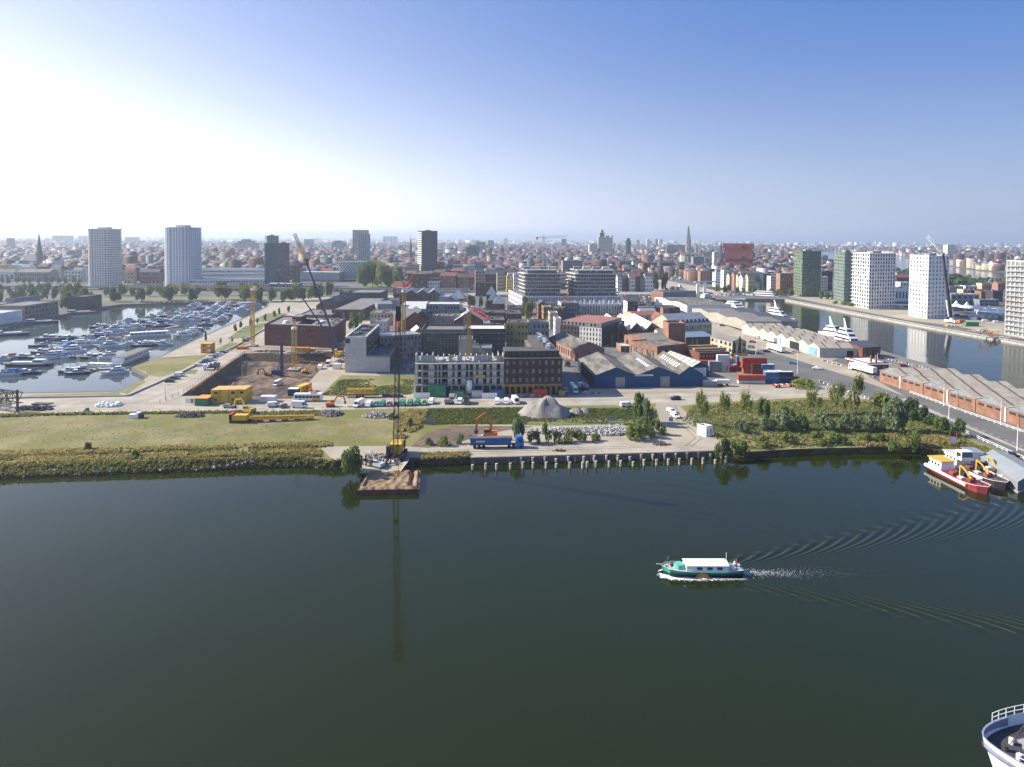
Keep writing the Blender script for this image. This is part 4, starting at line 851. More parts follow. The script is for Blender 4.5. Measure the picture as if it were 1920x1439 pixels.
for z0, sd in ((16,0),(33,1),(20,1),(52,1),(4,0)):
 hw = sc_ * .80 + .4; x, y = (-1.02,-.4) if sd == 0 else (.3,-1.02); p = V((mc.x + (x * ca - y * sa) * hw, mc.y + 22 + (x * sa + y * ca) * hw, LZ + z0 * k_)); X(root, 'window', lambda b:b.box(tuple(p),(3,3,4), None, R(-21)), DARKH)
for z0, z1 in ((14,29),(31.5,48),(0,11.5)):
 hw = sc_ * .8; x, y = 1.0,-.72; p = V((mc.x + (x * ca - y * sa) * hw, mc.y + 22 + (x * sa + y * ca) * hw, LZ + z0 * k_ + 3)); X(root, 'corner_glass', lambda b:b.box(tuple(p),(7,10,(z1 - z0) * k_ * .55), None, R(-21)), GLASSB)
STONE = mat('gothic_stone', (.26,.23,.19),.9,.3, scale=.1); Y = 2300
def spire(label, name, px, yb_, yt, Y, wpx, m=STONE, tiers=((0,1),(.35,.86),(.55,.6),(.72,.38),(.85,.16),(1,0.02)), slate=None, cat='church tower', nave=None):
 t = AT(px, yt, Y); w_ = wpx * Y / F; b0 = V((t.x, Y, LZ)); root = thing(name, label, cat, tuple(b0)); H_ = t.z - LZ
 for i in range(len(tiers) - 1):
  (h0, f0),(h1, f1) = tiers[i], tiers[i + 1]; stepm = (slate if (slate and i >= len(tiers) - 2 - (len(tiers) < 4)) else m)
  X(root, 'spire' if i == len(tiers) - 2 else 'tower_stage', lambda b:b.cyl((b0.x, b0.y, LZ + H_ * h0), w_ / 2 * f0 * 1.1, H_ * (h1 - h0),8, r2=w_ / 2 * (f1 if (i == len(tiers) - 2) else (f0 * .92)) * 1.1), stepm)
  if i < len(tiers) - 2:
   for k in range(4):
    a = math.pi / 4 + k * math.pi / 2; r_ = w_ / 2 * f0 * 1.1; X(root, 'pinnacle', lambda b:b.cyl((b0.x + r_ * math.cos(a), b0.y + r_ * math.sin(a), LZ + H_ * (h1 - .04)), w_ * .06, H_ * .09,4, r2=.05), m)
 if nave:
  for (dx, l, hh) in nave: X(root, 'nave', lambda b:b.add([(b0.x + dx, b0.y + 10, LZ),(b0.x + dx + l, b0.y + 10, LZ),(b0.x + dx + l, b0.y + 34, LZ),(b0.x + dx, b0.y + 34, LZ),(b0.x + dx, b0.y + 10, LZ + hh * .6),(b0.x + dx + l, b0.y + 10, LZ + hh * .6),(b0.x + dx + l, b0.y + 34, LZ + hh * .6),(b0.x + dx, b0.y + 34, LZ + hh * .6),(b0.x + dx, b0.y + 22, LZ + hh),(b0.x + dx + l, b0.y + 22, LZ + hh)], [(0,1,5,4),(1,2,6,5),(2,3,7,6),(3,0,4,7),(4,5,9,8),(6,7,8,9),(5,6,9),(7,4,8)]), R_SLATE)
 return root
spire('very tall ornate gothic cathedral spire rising above the skyline', 'cathedral_tower', 1291,477,422, Y, 10.5, tiers=((0,1),(.30,.88),(.52,.74),(.66,.50),(.78,.34),(.87,.2),(.93,.1),(1,.02)), nave=((-70,62,45),))
spire('dark grey church spire with long nave behind the marina at far left', 'church_tower', 73,490,436,1150,11, mat('dark_church_stone', (.10,.10,.11),.9,.2), tiers=((0,1),(.45,.9),(1,.02)), slate=R_SLATE, nave=((-36,30,30),))
spire('slim dark church spire left of the charcoal tower', 'church_tower', 770,480,442,1500,7, R_SLATE, tiers=((0,1),(.4,.8),(1,.02)), nave=((-8,22,24),))
spire('pale stone church tower left of the cathedral', 'church_tower', 1251,480,455,1850,6, STONE, tiers=((0,1),(.6,.8),(.8,.4),(1,.02)))
spire('brown brick church tower just left of the red stone museum', 'church_tower', 1352,480,453,1700,6.5, W_BROWN, tiers=((0,1),(.55,.8),(.8,.5),(1,.05)), nave=((-40,34,32),))
spire('small baroque church tower right of the cathedral', 'church_tower', 1306,480,455,2200,5, STONE, tiers=((0,1),(.6,.7),(.85,.4),(1,.02)))
def sky_tower(label, x0, x1, yt, Y, wall, name='tower_block', cols=5, floors=16, steps=None, depth=None, side=None):
 a, c = AT(x0, yt, Y), AT(x1, yt, Y); h = a.z - LZ; A_, B_ = V((a.x, Y, LZ)), V((c.x, Y, LZ)); w_ = (B_ - A_).length; d = depth or w_ * .8
 root = thing(name, label, 'tower', tuple((A_ + B_) / 2)); b = MB(); J = MB(); pts = [A_, B_, B_ + V((0, d, 0)), A_ + V((0, d, 0))]
 facade(b, A_, B_, LZ, LZ + h, cols, floors, .55,.5, wall, .5, None, J, V((0,-1)), GLASS)
 for i in (1,2,3): p, q = pts[i], pts[(i + 1) % 4]; b.face((p.x, p.y, LZ),(q.x, q.y, LZ),(q.x, q.y, LZ + h),(p.x, p.y, LZ + h), m=wall)
 b.face(*[(p.x, p.y, LZ + h) for p in pts], m=R_GREY); b.build('wall', wall, root); J.build('windows', GLASS, root, kind='stuff')
 for (f0, f1, y_) in (steps or ()):
  p0, p1 = A_.lerp(B_, f0), A_.lerp(B_, f1); hz = AT((x0 + x1) / 2, y_, Y).z; X(root, 'upper_stage', lambda b:b.prism([p0 + V((0,1,0)), p1 + V((0,1,0)), p1 + V((0, d * .7,0)), p0 + V((0, d * .7,0))], LZ + h, hz, wall), wall)
 return root
DUSK = mat('grey_concrete_tower', (.22,.21,.20),.9,.15)
sky_tower('brownish office tower, the rear one of the pair above the boulevard trees', 661,687,431.5,1900, mat('brown_tower_face', (.24,.19,.17),.8,.1), cols=8, floors=24)
sky_tower('pale tower with blank white edge, the front one of the pair above the boulevard', 672,691,439,1500, W_BLUEG, cols=5, floors=20)
sky_tower('cream stepped art-deco skyscraper in the old town', 1122,1136,445,2350, W_CREAM, cols=5, floors=20, steps=((.15,.85,437),(.3,.7,431)))
sky_tower('twin-topped beige tower right of the stepped skyscraper', 1135.5,1149,446,2450, W_CREAM, cols=5, floors=20, steps=((.0,.55,442),(.8,1,441)))
sky_tower('low white slab left of the stepped skyscraper', 1105,1121,458,2200, W_WHITE, cols=6, floors=10)
sky_tower('brown hexagonal-looking tower block between skyscraper and cathedral', 1174,1183,451,2100, W_BROWN, cols=4, floors=14, steps=((.2,.8,447),))
for i, (x0, x1, yt, D_, lb) in enumerate(((1213,1219,449,4200, 'hazy tower block midway between the brown tower and the cathedral'),(1218,1222,452,5200, 'thin hazy tower just right of a broader one'),(1229,1234,448.5,4300, 'hazy tower block a little left of the cathedral'),(1236,1243,449,4500, 'broadest hazy tower next to the cathedral spire'),(1053,1062,448,3600, 'bright white tower block on the horizon right of the white crane'),(1194,1199,450,4600, 'faint tower left of the hazy tower group'),(945,952,447,6000, 'pair of faint blocks on the horizon above the crane jib'),(98,109,442,4200, 'left block of the twin slabs on the horizon'),(113,129,442,4200, 'right block of the twin slabs on the horizon'),(146,158,442.5,4600, 'faint slab behind the corniced tower'),(235,253,445,4300, 'long hazy slab between the two residential towers'),(12,22,447,2300, 'lone grey block near the left edge of the skyline'),(718,742,443.5,5200, 'wide faint slab on the horizon left of the charcoal tower'),(570,585,449,3000, 'hazy grey block right of the glass tower'),(893,910,454,2400, 'square grey office right of the charcoal tower'),(915,926,451,2300, 'darker narrow office beside the square grey one'))):
 sky_tower(lb, x0, x1, yt, D_, DUSK if i % 3 else W_WHITE, name='distant_block', cols=4, floors=10)
sky_tower('white apartment slab across the river behind the mobile crane', 1777,1793,459.5,2300, W_WHITE, cols=6, floors=14)
sky_tower('white office slab with dark grid left of the red museum', 1339,1353,473,1350, W_WHITE, cols=4, floors=10)
sky_tower('grey ribbed slab joined to the white office left of the museum', 1353,1366,475,1360, DUSK, cols=6, floors=9)
sky_tower('dark glass box office below the cathedral', 1300,1320,482,1250, W_BLUEG, cols=6, floors=7)
sky_tower('dome-shaped dark hall roof far left of the crane tip', 440,475,456,2500, R_SLATE, name='station_hall', cols=8, floors=3, steps=((.15,.85,452),(.35,.65,449)))
sky_tower('dark arched station roof at the horizon behind the twin offices', 622,645,455,2600, R_SLATE, name='station_hall', cols=6, floors=2, steps=((.1,.9,453),(.25,.75,451.5)))
sky_tower('church bulk with slate roof right of the charcoal tower', 874,900,463,1800, R_SLATE, name='church', cols=5, floors=2, steps=((.2,.8,460),))
ROWS = [
('white stepped office beside the boulevard trees', 736,762,521,499, W_PURE, R_PALE, None, 5,5),('long pale banded office left of the charcoal tower', 763,786,525,497, W_CREAM, R_PALE, None, 6,6),
('red brick block directly right of the charcoal tower', 820.5,832,524,493, W_RED, R_PALE, None, 5,8),('striped red and white narrow facade right of the red brick block', 833,838,524,494, W_WHITE, R_PALE, None, 2,8),
('black glass office with white rim', 839,849,524,498, W_BLK, R_PALE, None, 3,6),('wide white office with dark ribbon windows', 849.5,872,524,497, W_PURE, R_TAR, None, 1,5),('second white ribbon-window office behind the crane mast', 876,905,523,498, W_PURE, R_TAR, None, 1,5),
('long dark brown brick warehouse below the charcoal tower', 781,838,540,523, W_BROWN, R_TAR, None, 22,2),('brown flat-roofed warehouse extension with small windows', 838.5,870,540,522, W_RED, R_TAR, None, 9,2),
('tall cream office with big grid windows right of the crane mast', 891,909,539,508, W_CREAM, R_GREY, None, 3,5),('tall white block with square windows joined to the cream office', 909.5,928,535,505, W_WHITE, R_GREY, None, 5,6),('long brown building under the cream office', 891.5,931,556,531, W_BROWN, R_GREY, None, 10,3),
('cream corner house at the head of the central street', 932,946,545,513, W_CREAM, R_SLATE, 'x', 4,5),('yellowish apartment house right of the central street head', 950,962,548,519, W_YELLOW, R_TAR, None, 4,5),('white apartment house beside the yellowish one', 963,978,549,515, W_WHITE, R_TAR, None, 4,5),
('grey-green block behind the left balconied block', 976,1000,535,505, DUSK, R_TAR, None, 6,5),('tall grey apartment tower pair behind the podium', 1055,1092,533,490, DUSK, R_GREY, None, 8,9),
('brown palace with red hipped roof, left wing', 1094,1127,513,494, W_BROWN, R_RED, 'x', 10,3),('brown palace with red hipped roof, right wing', 1129,1161,513,494, W_BROWN, R_RED, 'x', 10,3),
('slate-roofed brick row right of the red-roofed palace', 1162,1186,513,492, W_RED, R_SLATE, 'x', 8,4),('white-trimmed slate-roofed house in the dockside row', 1187,1205,514,493, W_WHITE, R_SLATE, 'x', 5,4),('long dark office row behind the small marina', 1206,1236,515,494, W_BROWN, R_TAR, None, 12,4),('brown stone row with steep roofs', 1237,1262,516,493, W_RED, R_SLATE, 'x', 8,4),
('turquoise glazed shopfront block below the cathedral', 1283,1290,506,489, mat('turquoise_front', (.12,.42,.38),.4,.1), R_TAR, None, 2,4),('grey stone bank building left of the dark glass box', 1289.5,1300,506,482, DUSK, R_GREY, None, 4,6),
('narrow white canal house with steps gable', 1158,1166,547,521, W_WHITE, R_SLATE, 'x', 2,4),('red brick canal house between white ones', 1166.5,1173,547,522, W_RED, R_SLATE, 'x', 2,4),('dark brick canal house with slate roof', 1173.5,1179,547,523, W_DARK, R_SLATE, 'x', 2,4),('white canal house with red roof', 1179.5,1191,547,519, W_WHITE, R_RED, 'x', 3,4),('brown brick canal house with red roof', 1191.5,1200,547,519, W_BROWN, R_RED, 'x', 3,4),('grey canal house beside the big white one', 1200.5,1208,547,522, W_GREY, R_SLATE, 'x', 2,4),('large white five-storey corner house with slate roof by the trees', 1209,1227,547,519, W_PURE, R_SLATE, 'x', 5,4),
('apartment block with brick and white balcony bands at the bridge', 1313,1340,533,510, W_PINK, R_GREY, None, 5,5),('tall white townhouse with roof terrace near the lift bridge', 1341,1356,538,512, W_PURE, R_GREY, None, 4,5),('stepped white modern townhouse near the museum', 1356.5,1367,540,508, W_PURE, R_GREY, None, 3,6),('pale ochre townhouse on the quay below the museum', 1367.5,1376,543,518, W_CREAM, R_SLATE, 'x', 3,5),
('narrow peach coloured townhouse', 1376.5,1384,544,516, W_PINK, R_SLATE, 'x', 2,5),('bright cream townhouse with arched windows', 1384.5,1391,545,520, W_CREAM, R_SLATE, 'x', 3,4),('gabled ivory house in the quay row', 1391.5,1402,546,521, W_PURE, R_SLATE, 'x', 4,4),('ivory mansion with dark mansard roof', 1402.5,1416,547,520, W_CREAM, R_SLATE, 'x', 5,4),('low pale house with grey roof at the row end', 1417,1430,547,530, W_WHITE, R_GREY, 'x', 5,3),('black modern cube at the end of the quay row', 1431,1444,548,515, W_BLK, R_TAR, None, 3,5),('white bay-fronted flats left of the green tower', 1444.5,1461,550,519, W_WHITE, R_GREY, None, 5,6),('white and pink balconied flats touching the green tower', 1462,1486,552,514, W_PINK, R_GREY, None, 6,6),
('dark flats between the two green towers', 1540,1560,545,510, W_DARK, R_TAR, None, 5,7),('white banded flats behind the gap of the green towers', 1536,1552,548,520, W_WHITE, R_GREY, None, 4,5),
('white low depot right of the balconied tower', 1678,1703,566,541, W_PURE, R_GREY, None, 4,1),('small white shop behind the white depot', 1688,1704,545,530, W_WHITE, R_GREY, None, 3,2),('long dark timber hall by the river behind the balconied tower', 1680,1704,530,514, W_BROWN, R_GREY, None, 1,1),
('blue-grey boxy hall right of the mobile crane', 1780,1806,548,538, W_BLUEG, R_PALE, None, 1,1),('larger blue-grey warehouse with few windows behind the tents', 1783,1836,572,553, W_BLUEG, R_PALE, None, 5,2),('lower blue-grey annex of the warehouse behind the tents', 1836.5,1873,574,563, W_BLUEG, R_PALE, None, 4,2),('cream brick house in front of a dark hall', 1806,1820,558,544, W_CREAM, R_TAR, None, 2,2),('dark hall between the cream and orange houses', 1820.5,1839,558,545, W_DARK, R_TAR, None, 1,1),('orange brick villa near the scaffolded tower', 1839.5,1861,560,547, W_ORANGE, R_TAR, None, 4,2),('dark cottage right of the orange villa', 1861.5,1880,566,547, W_DARK, R_TAR, None, 1,1),('white arcaded customs house near the river', 1841,1866,545,532, W_CREAM, R_SLATE, None, 6,1),('white low house left of the customs house', 1810,1832,545,537, W_WHITE, R_GREY, None, 3,1),('small pink house right of the customs house', 1871,1882,547,533, W_PINK, R_RED, 'x', 2,2),('dark green ferry hall at the river edge', 1777,1801,532,521, R_SLATE, R_SLATE, None, 1,1),
('white gabled house behind the left viaduct trees', 94,108,526,505, W_WHITE, R_SLATE, 'x', 2,3),('pale four-storey block left of the corniced tower', 121,152,529,508, W_WHITE, R_GREY, None, 5,3),('long hazy row of low houses behind the viaduct', 28,92,528,511, W_GREY, R_GREY, 'x', 16,2),('white workshop at the left edge behind the viaduct', -10,27,528,511, W_WHITE, R_GREY, 'x', 4,1),('peaked house right of the corniced tower', 233,250,532,510, W_CREAM, R_RED, 'x', 3,3),('terrace of grey-brown houses before the round-cornered tower', 262,298,533,511, W_PINK, R_SLATE, 'x', 9,3),('low tan pavilion beside the viaduct', 250,297,539,534, W_CREAM, R_GREY, None, 8,1),('long pale factory behind the two residential towers', 214,268,505,496, W_WHITE, R_PALE, None, 12,2),('white flat school wing left of the glass tower', 476,494,530,507, W_PURE, R_GREY, None, 4,4),('angled white station canopy building in front of the glass tower', 497,560,541,533, W_BLUEG, R_PALE, None, 10,1),('stacked balcony flats right of the glass tower', 548,560,532,500, W_BROWN, R_TAR, None, 3,7),
]
for lb, x0, x1, yb_, yt, w_, rf, gb, cc, rr in ROWS:
 a = G(x0, yb_); dd = max(10,(x1 - x0) * a.y / F * .5)
 BF(lb, (x0, yb_),(x1, yb_), min(dd, 34), yt, w_, rf, name='town_building' if rr > 2 else 'low_building', gable=gb, rh=4 if gb else 0, fac={0: (cc, rr, .55,.5) if cc > 1 else (1, rr, .96,.42)}, joined=True, units=0 if gb else 2)
# ================================================================ THE CITY BEHIND
def inside(p, poly):
 x, y = p[0], p[1]; c = False; n = len(poly)
 for i in range(n):
  x1, y1 = poly[i][0], poly[i][1]; x2, y2 = poly[(i + 1) % n][0], poly[(i + 1) % n][1]
  if (y1 > y) != (y2 > y) and x < (x2 - x1) * (y - y1) / (y2 - y1) + x1: c = not c
 return c
BOUL = [AT(700,540,700).xy, AT(775,540,700).xy, AT(715,500,1500).xy, AT(640,500,1500).xy]
LOW = [RIVER, CANAL, DOCK, BOUL, [p for p in P2((1236,549),(1300,547),(1480,553),(1480,546),(1310,535),(1270,520),(1160,548),(1160,556))]]
WEST = P2((1525,474),(1640,478),(1720,488),(1770,501),(1840,511),(1920,515),(2700,520),(2700,449.5),(1500,449.5))
def blocked(x, y, m=14):
 for q in LOW:
  for dx, dy in ((0,0),(m, 0),(-m, 0),(0, m),(0,-m)):
   if inside((x + dx, y + dy), q): return True
 return False
WALLC = [W_WHITE, W_CREAM, W_BROWN, W_RED, W_GREY, W_PINK, W_ORANGE, W_PURE]; R_BRN = mat('brown_tile_roof', (.15,.085,.065),.9,.3)
ROOFC = [R_SLATE, R_TAR, R_RED, R_GREY, R_PALE, R_SLATE, R_BRN]
WN = ['white', 'cream', 'brown brick', 'red brick', 'grey', 'pinkish', 'orange brick', 'bright white']; RN = ['slate', 'flat dark', 'red tiled', 'flat grey', 'flat pale', 'slate', 'brown tiled']
taken = []
for o in C.objects:
 if o.get('category') and o.parent is None and o.type == 'EMPTY': taken.append((o.location.x, o.location.y))
LM = [('the corniced white tower', 186),('the round-cornered tower', 332),('the blue-green glass tower', 518),('the diamond-lattice office', 662),('the charcoal tower', 801),('the central street', 930),('the left balconied block', 1015),('the right balconied block', 1112),('the cathedral spire', 1291),('the red stone museum', 1392),('the olive green tower', 1512)]
HC_ = {}
def auto_label(w_, r_, px, D_, h):
 lm = min(LM, key=lambda q: abs(q[1] - px)); side = 'left of' if px < lm[1] - 8 else 'right of' if px > lm[1] + 8 else 'behind'
 far = 'close' if D_ < 760 else 'set back' if D_ < 900 else 'far'
 key = f"{'tall ' if h > 17 else 'low ' if h < 11 else ''}{WN[w_]} house, {RN[r_]} roof, {far} {side} {lm[0]}"
 HC_.setdefault(key, 0); HC_[key] += 1
 return key, HC_[key]
ORD = ['', 'second', 'third', 'fourth', 'fifth', 'sixth', 'seventh', 'eighth', 'ninth', 'tenth']
cnt = 0; r = random.Random(11); cand = []
for D_ in np.arange(700,1010,24):
 y = float(D_); x = -y * .80
 while x < y * .62:
  w_ = r.uniform(11,24); xx, yy = x + w_ / 2, y + r.uniform(-3,3); x += w_ + r.choice((1,1,1,9))
  ok = not blocked(xx, yy) and not any(abs(tx - xx) < 24 and abs(ty - yy) < 20 for tx, ty in taken)
  px, py = proj((xx, yy, LZ))
  if ok and not (px < 440 and py > 527) and not (440 <= px < 760 and py > 525) and not (760 <= px < 960 and yy < 800) and not (960 <= px < 1165 and yy < 760) and not (1160 < px < 1330 and yy < 880) and not (1300 < px < 1480 and yy < 860) and not (px > 1465 and yy < 860) and px < 1860 and px > -20: cand.append((xx, yy, w_))
r.shuffle(cand); cand.sort(key=lambda c: c[1]); cand = cand[:235]
for xx, yy, w_ in cand:
 wi, ri = r.randrange(8), r.randrange(7); h = r.uniform(9,20); rh = 0 if ri in (1,3,4) else r.uniform(3,5)
 pts = [V((xx - w_ / 2, yy - 6, LZ)), V((xx + w_ / 2, yy - 6, LZ)), V((xx + w_ / 2, yy + 6, LZ)), V((xx - w_ / 2, yy + 6, LZ))]
 ang = ROT(R(-8 if xx < -60 else 4),3, 'Z'); c = V((xx, yy, LZ)); pts = [c + ang @ (p - c) for p in pts]
 key, k = auto_label(wi, ri, proj((xx, yy, 10))[0], yy, h); lb = key if k == 1 else (f'{ORD[k - 1]} {key}' if k <= 10 else f'{key}, further along')
 building(lb, 'house', pts, h, WALLC[wi], ROOFC[ri], gable='x' if rh else None, rh=rh, name='town_house', fac={0: (max(2, int(w_ / 3)), max(2, int(h / 3.3)),.45,.5)}, joined=True, group='town houses at the near edge of the old city', par=.5)
def mass(name, rows, mats_w, mats_r):
 """rows: array cx,cy,w,d,h,rh,ang,wi,ri"""
 a = np.array(rows, dtype=np.float32); n = len(a); ca, sa = np.cos(a[:, 6]), np.sin(a[:, 6]); V = np.zeros((n, 10,3), np.float32)
 base = [(-.5,-.5),(.5,-.5),(.5,.5),(-.5,.5)]
 for k in range(4):
  for l in (0,1):
   x, y = base[k][0] * a[:, 2], base[k][1] * a[:, 3]; V[:, k + 4 * l, 0] = a[:, 0] + x * ca - y * sa; V[:, k + 4 * l, 1] = a[:, 1] + x * sa + y * ca; V[:, k + 4 * l, 2] = LZ + a[:, 4] * l
 for k, sx in ((8,-.5),(9,.5)):
  x = sx * a[:, 2]; V[:, k, 0] = a[:, 0] + x * ca; V[:, k, 1] = a[:, 1] + x * sa; V[:, k, 2] = LZ + a[:, 4] + a[:, 5]
 FQ = np.array([(0,1,5,4),(1,2,6,5),(2,3,7,6),(3,0,4,7),(4,5,9,8),(6,7,8,9)]); FT = np.array([(5,6,9),(7,4,8)])
 off = (np.arange(n) * 10)[:, None, None]
 fq = (FQ[None] + off).reshape(-1,4); ft = (FT[None] + off).reshape(-1,3)
 me = NM(name); me.vertices.add(n * 10); me.vertices.foreach_set('co', V.ravel())
 nq, ntt = len(fq), len(ft); me.loops.add(nq * 4 + ntt * 3); me.loops.foreach_set('vertex_index', np.concatenate([fq.ravel(), ft.ravel()]).astype(np.int32))
 me.polygons.add(nq + ntt); ls = np.concatenate([np.arange(nq) * 4, nq * 4 + np.arange(ntt) * 3]).astype(np.int32); me.polygons.foreach_set('loop_start', ls)
 wi, ri = a[:, 7].astype(int), a[:, 8].astype(int) + len(mats_w); mi = np.stack([wi, wi, wi, wi, ri, ri], 1).ravel(); mt = np.stack([wi, wi], 1).ravel()
 for m in mats_w + mats_r: me.materials.append(m)
 me.polygons.foreach_set('material_index', np.concatenate([mi, mt]).astype(np.int32)); me.update(calc_edges=True); me.validate()
 o = NO(name, me); LK(o); o['kind'] = 'stuff'; return o
rows = []; r = random.Random(3); y = 1020.
while y < 5200:
 st = 15 + (y - 1000) * .006; lx = y * .86; x = -lx
 while x < lx:
  w_ = r.uniform(8,22) * (1 + (y - 1000) / 6000); xx = x + w_ / 2; x += w_ * (.98 if r.random() < .9 else 2.4)
  yy = y + 6 * math.sin(xx * .011) + r.uniform(-4,4)
  px, py = proj((xx, yy, LZ))
  if px < -30 or px > 1950: continue
  if noise.noise((xx * .004, yy * .004,3)) > .33: continue       # squares and parks
  if blocked(xx, yy, 8) or inside((xx, yy), WEST): continue
  big = r.random() < .04; h = r.uniform(8,17) + (r.uniform(4,16) if big else 0); ri = r.choice((0,0,1,6,2,3,6,5,0,1,3))
  rows.append((xx, yy, w_, r.uniform(9,14), h, 0.05 if ri in (1,3,4) else r.uniform(2.5,5),(0,0,.04,1.55)[int(abs(noise.noise((xx * .003, yy * .003,1))) * 8) % 4], r.choice((0,1,1,2,4,4,5,2,4,2,2,3)), ri))
 y += st
for k in range(2600):
 y = 5200 * (2.6 ** r.random()); xx = r.uniform(-.86,.86) * y
 if inside((xx, y), WEST) and r.random() < .8: continue
 rows.append((xx, y, r.uniform(20,90), r.uniform(15,40), r.uniform(6,16) if r.random() < .93 else r.uniform(20,48),0.05,0, r.choice((0,1,4,7,4)), r.choice((1,3,4))))
for k in range(900):
 y = r.uniform(2300,7000); xx = r.uniform(.42,.9) * y
 if not inside((xx, y), WEST) or inside((xx, y), RIVER): continue
 if noise.noise((xx * .002, y * .002,9)) < .08: continue
 rows.append((xx, y, r.uniform(12,60),14, r.uniform(5,12),.05 if r.random() < .5 else 3,0, r.choice((0,7,1,4)), r.choice((2,3,4))))
mass('distant_houses', rows, WALLC, ROOFC)
# ================================================================ ROADS, FIELDS AND PAVING (thin sheets)
def ov(name, px, z, m): return sheet(P2(*px), LZ + z, m, name)
ov('quay_road', [(-60,741),(237,744),(330,752),(560,752),(780,749),(1055,745),(1160,744),(1330,733),(1540,727),(1560,736),(1500,742),(1300,752),(1160,758),(980,760),(600,768),(480,771),(130,775),(-60,772)], .03, m_conc)
ov('track', [(1230,757),(1275,754),(1300,790),(1345,815),(1352,838),(1230,842),(1255,800)], .034, m_gravel)
ov('district_paving', [(705,700),(778,741),(1055,740),(1062,742),(1110,730),(1330,722),(1330,600),(1235,552),(965,552),(705,560)], .026, mat('paving_with_shade', (.13,.125,.115),.95,.3, scale=.1))  # paving with the street shade between buildings put into its dark colour
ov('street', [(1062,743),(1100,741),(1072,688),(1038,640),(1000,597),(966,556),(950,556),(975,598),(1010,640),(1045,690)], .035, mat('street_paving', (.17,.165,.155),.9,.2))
ov('road', [(1330,600),(1362,602),(1440,632),(1600,690),(1700,745),(1800,786),(1925,842),(2080,915),(2080,862),(1925,800),(1830,762),(1730,728),(1690,706),(1600,664),(1560,676),(1480,650),(1395,622),(1350,598)], .03, m_asph)
ov('lane', [(1520,727),(1560,722),(1660,755),(1810,815),(1925,868),(2080,940),(2080,915),(1925,842),(1800,786),(1700,745),(1610,712),(1430,655),(1400,660),(1440,690),(1480,712)], .04, m_asph)
ov('road_verge', [(1690,750),(1800,797),(1925,850),(2080,920),(2080,914),(1925,845.5),(1800,792.5),(1697,747)], .05, m_conc)
ov('quayside', [(1652,657),(1700,672),(1772,692),(1850,714),(1700,697),(1660,688),(1600,684),(1650,675)], .035, m_cobble)
ov('container_yard', [(1330,720),(1320,690),(1370,683),(1410,690),(1500,700),(1540,716),(1520,724)], .032, m_cobble)
ov('parking_lot', [(1160,574),(1170,557),(1225,551),(1242,552),(1240,576)], .03, m_asph)
ov('promenade', [(252,690),(310,669),(376,636),(474,592),(503,577),(560,574),(520,590),(430,640),(300,705),(275,702)], .03, m_conc)
ov('marina_street', [(235,744),(350,700),(440,655),(500,610),(560,580),(590,578),(520,620),(460,660),(340,742),(320,750)], .034, m_conc)
ov('lawn', [(248,688.5),(300,671),(392,665),(345,692),(300,708),(268,702),(277,700)], .045, m_grass)
ov('lawn', [(397,660),(430,643),(470,644),(420,664)], .045, m_lawn); ov('lawn', [(424,637),(460,612),(500,606),(480,632)], .045, m_lawn); ov('lawn', [(470,604),(500,588),(540,588),(520,602)], .045, m_lawn); ov('planting_bed', [(340,702),(350,694),(372,694),(366,702)], .046, m_lawn); ov('planting_bed', [(436,653),(446,645),(463,645),(456,653)], .046, m_lawn)
ov('grass_strip', [(-60,747),(225,734.5),(262,714),(275,715),(236,741),(60,746),(-60,752)], .045, m_grass)
field = ov('field', [(-260,884),(-100,785),(0,780),(130,777),(480,773),(600,770),(760,766),(980,763),(1010,780),(1040,800),(960,797),(860,797),(800,812),(770,838),(735,836),(600,838),(625,864),(560,859),(480,860),(330,865),(210,869),(110,871),(0,876)], .03, m_grass)
ov('grass_patch', [(985,763),(1150,760),(1230,766),(1240,800),(1200,812),(1165,795),(1040,799),(1005,783)], .036, m_lawn)
ov('grass_patch', [(600,742),(640,704),(778,706),(772,741),(640,744)], .035, m_grass)
ov('grass_patch', [(1180,757),(1230,757),(1228,765),(1170,762)], .04, m_grass)
ov('scrub_ground', [(1275,762),(1320,756),(1530,745),(1690,752),(1790,800),(1860,830),(1925,868),(1925,880),(1835,857),(1765,845),(1722,837),(1600,838),(1385,847),(1355,841),(1350,815),(1300,788)], .036, m_grass)
ov('dirt_tracks', [(770,838),(800,812),(850,798),(1000,800),(960,806),(900,815),(880,824),(830,842)], .04, m_soil)
ov('quay_apron', [(768,842),(880,836),(1240,826),(1300,822),(1350,838),(1344,844.5),(1240,848),(1100,851.5),(960,855.5),(885,857.5),(840,857),(790,856)], .042, m_conc)
ov('boulevard_lawn', [(680,540),(745,540),(752,520),(700,520)], .03, m_lawn); ov('marina_lawn', [(150,566),(260,563),(500,561),(500,556),(150,560)], .03, m_grass)
ov('canal_square', [(1160,556),(1240,545),(1360,556),(1380,553),(1300,536),(1240,524),(1160,530)], .025, m_conc)
ov('tower_quay', [(1478,557),(1700,600.5),(1800,613.5),(1925,637),(2100,668),(2100,640),(1925,615),(1800,590),(1700,578),(1600,560),(1500,550)], .03, m_gravel)
def ruts(px, m, w_=.35, gauge=1.9, z=.055):
 P = [G(*p) for p in px]; b = MB()
 for s_ in (-1,1):
  q = []
  for i, p in enumerate(P):
   d = (P[min(i + 1, len(P) - 1)] - P[max(i - 1,0)]).normalized(); nn = V((-d.y, d.x, 0)); q.append((p + nn * (s_ * gauge / 2 - w_ / 2), p + nn * (s_ * gauge / 2 + w_ / 2)))
  for (a, c),(e, f_) in zip(q, q[1:]): b.face(*[(v.x, v.y, LZ + z) for v in (a, e, f_, c)])
 b.build('tyre_track', m, kind='structure')
RUT = mat('rutted_soil', (.20,.165,.115),.98,.35, scale=.5); r = random.Random(17)
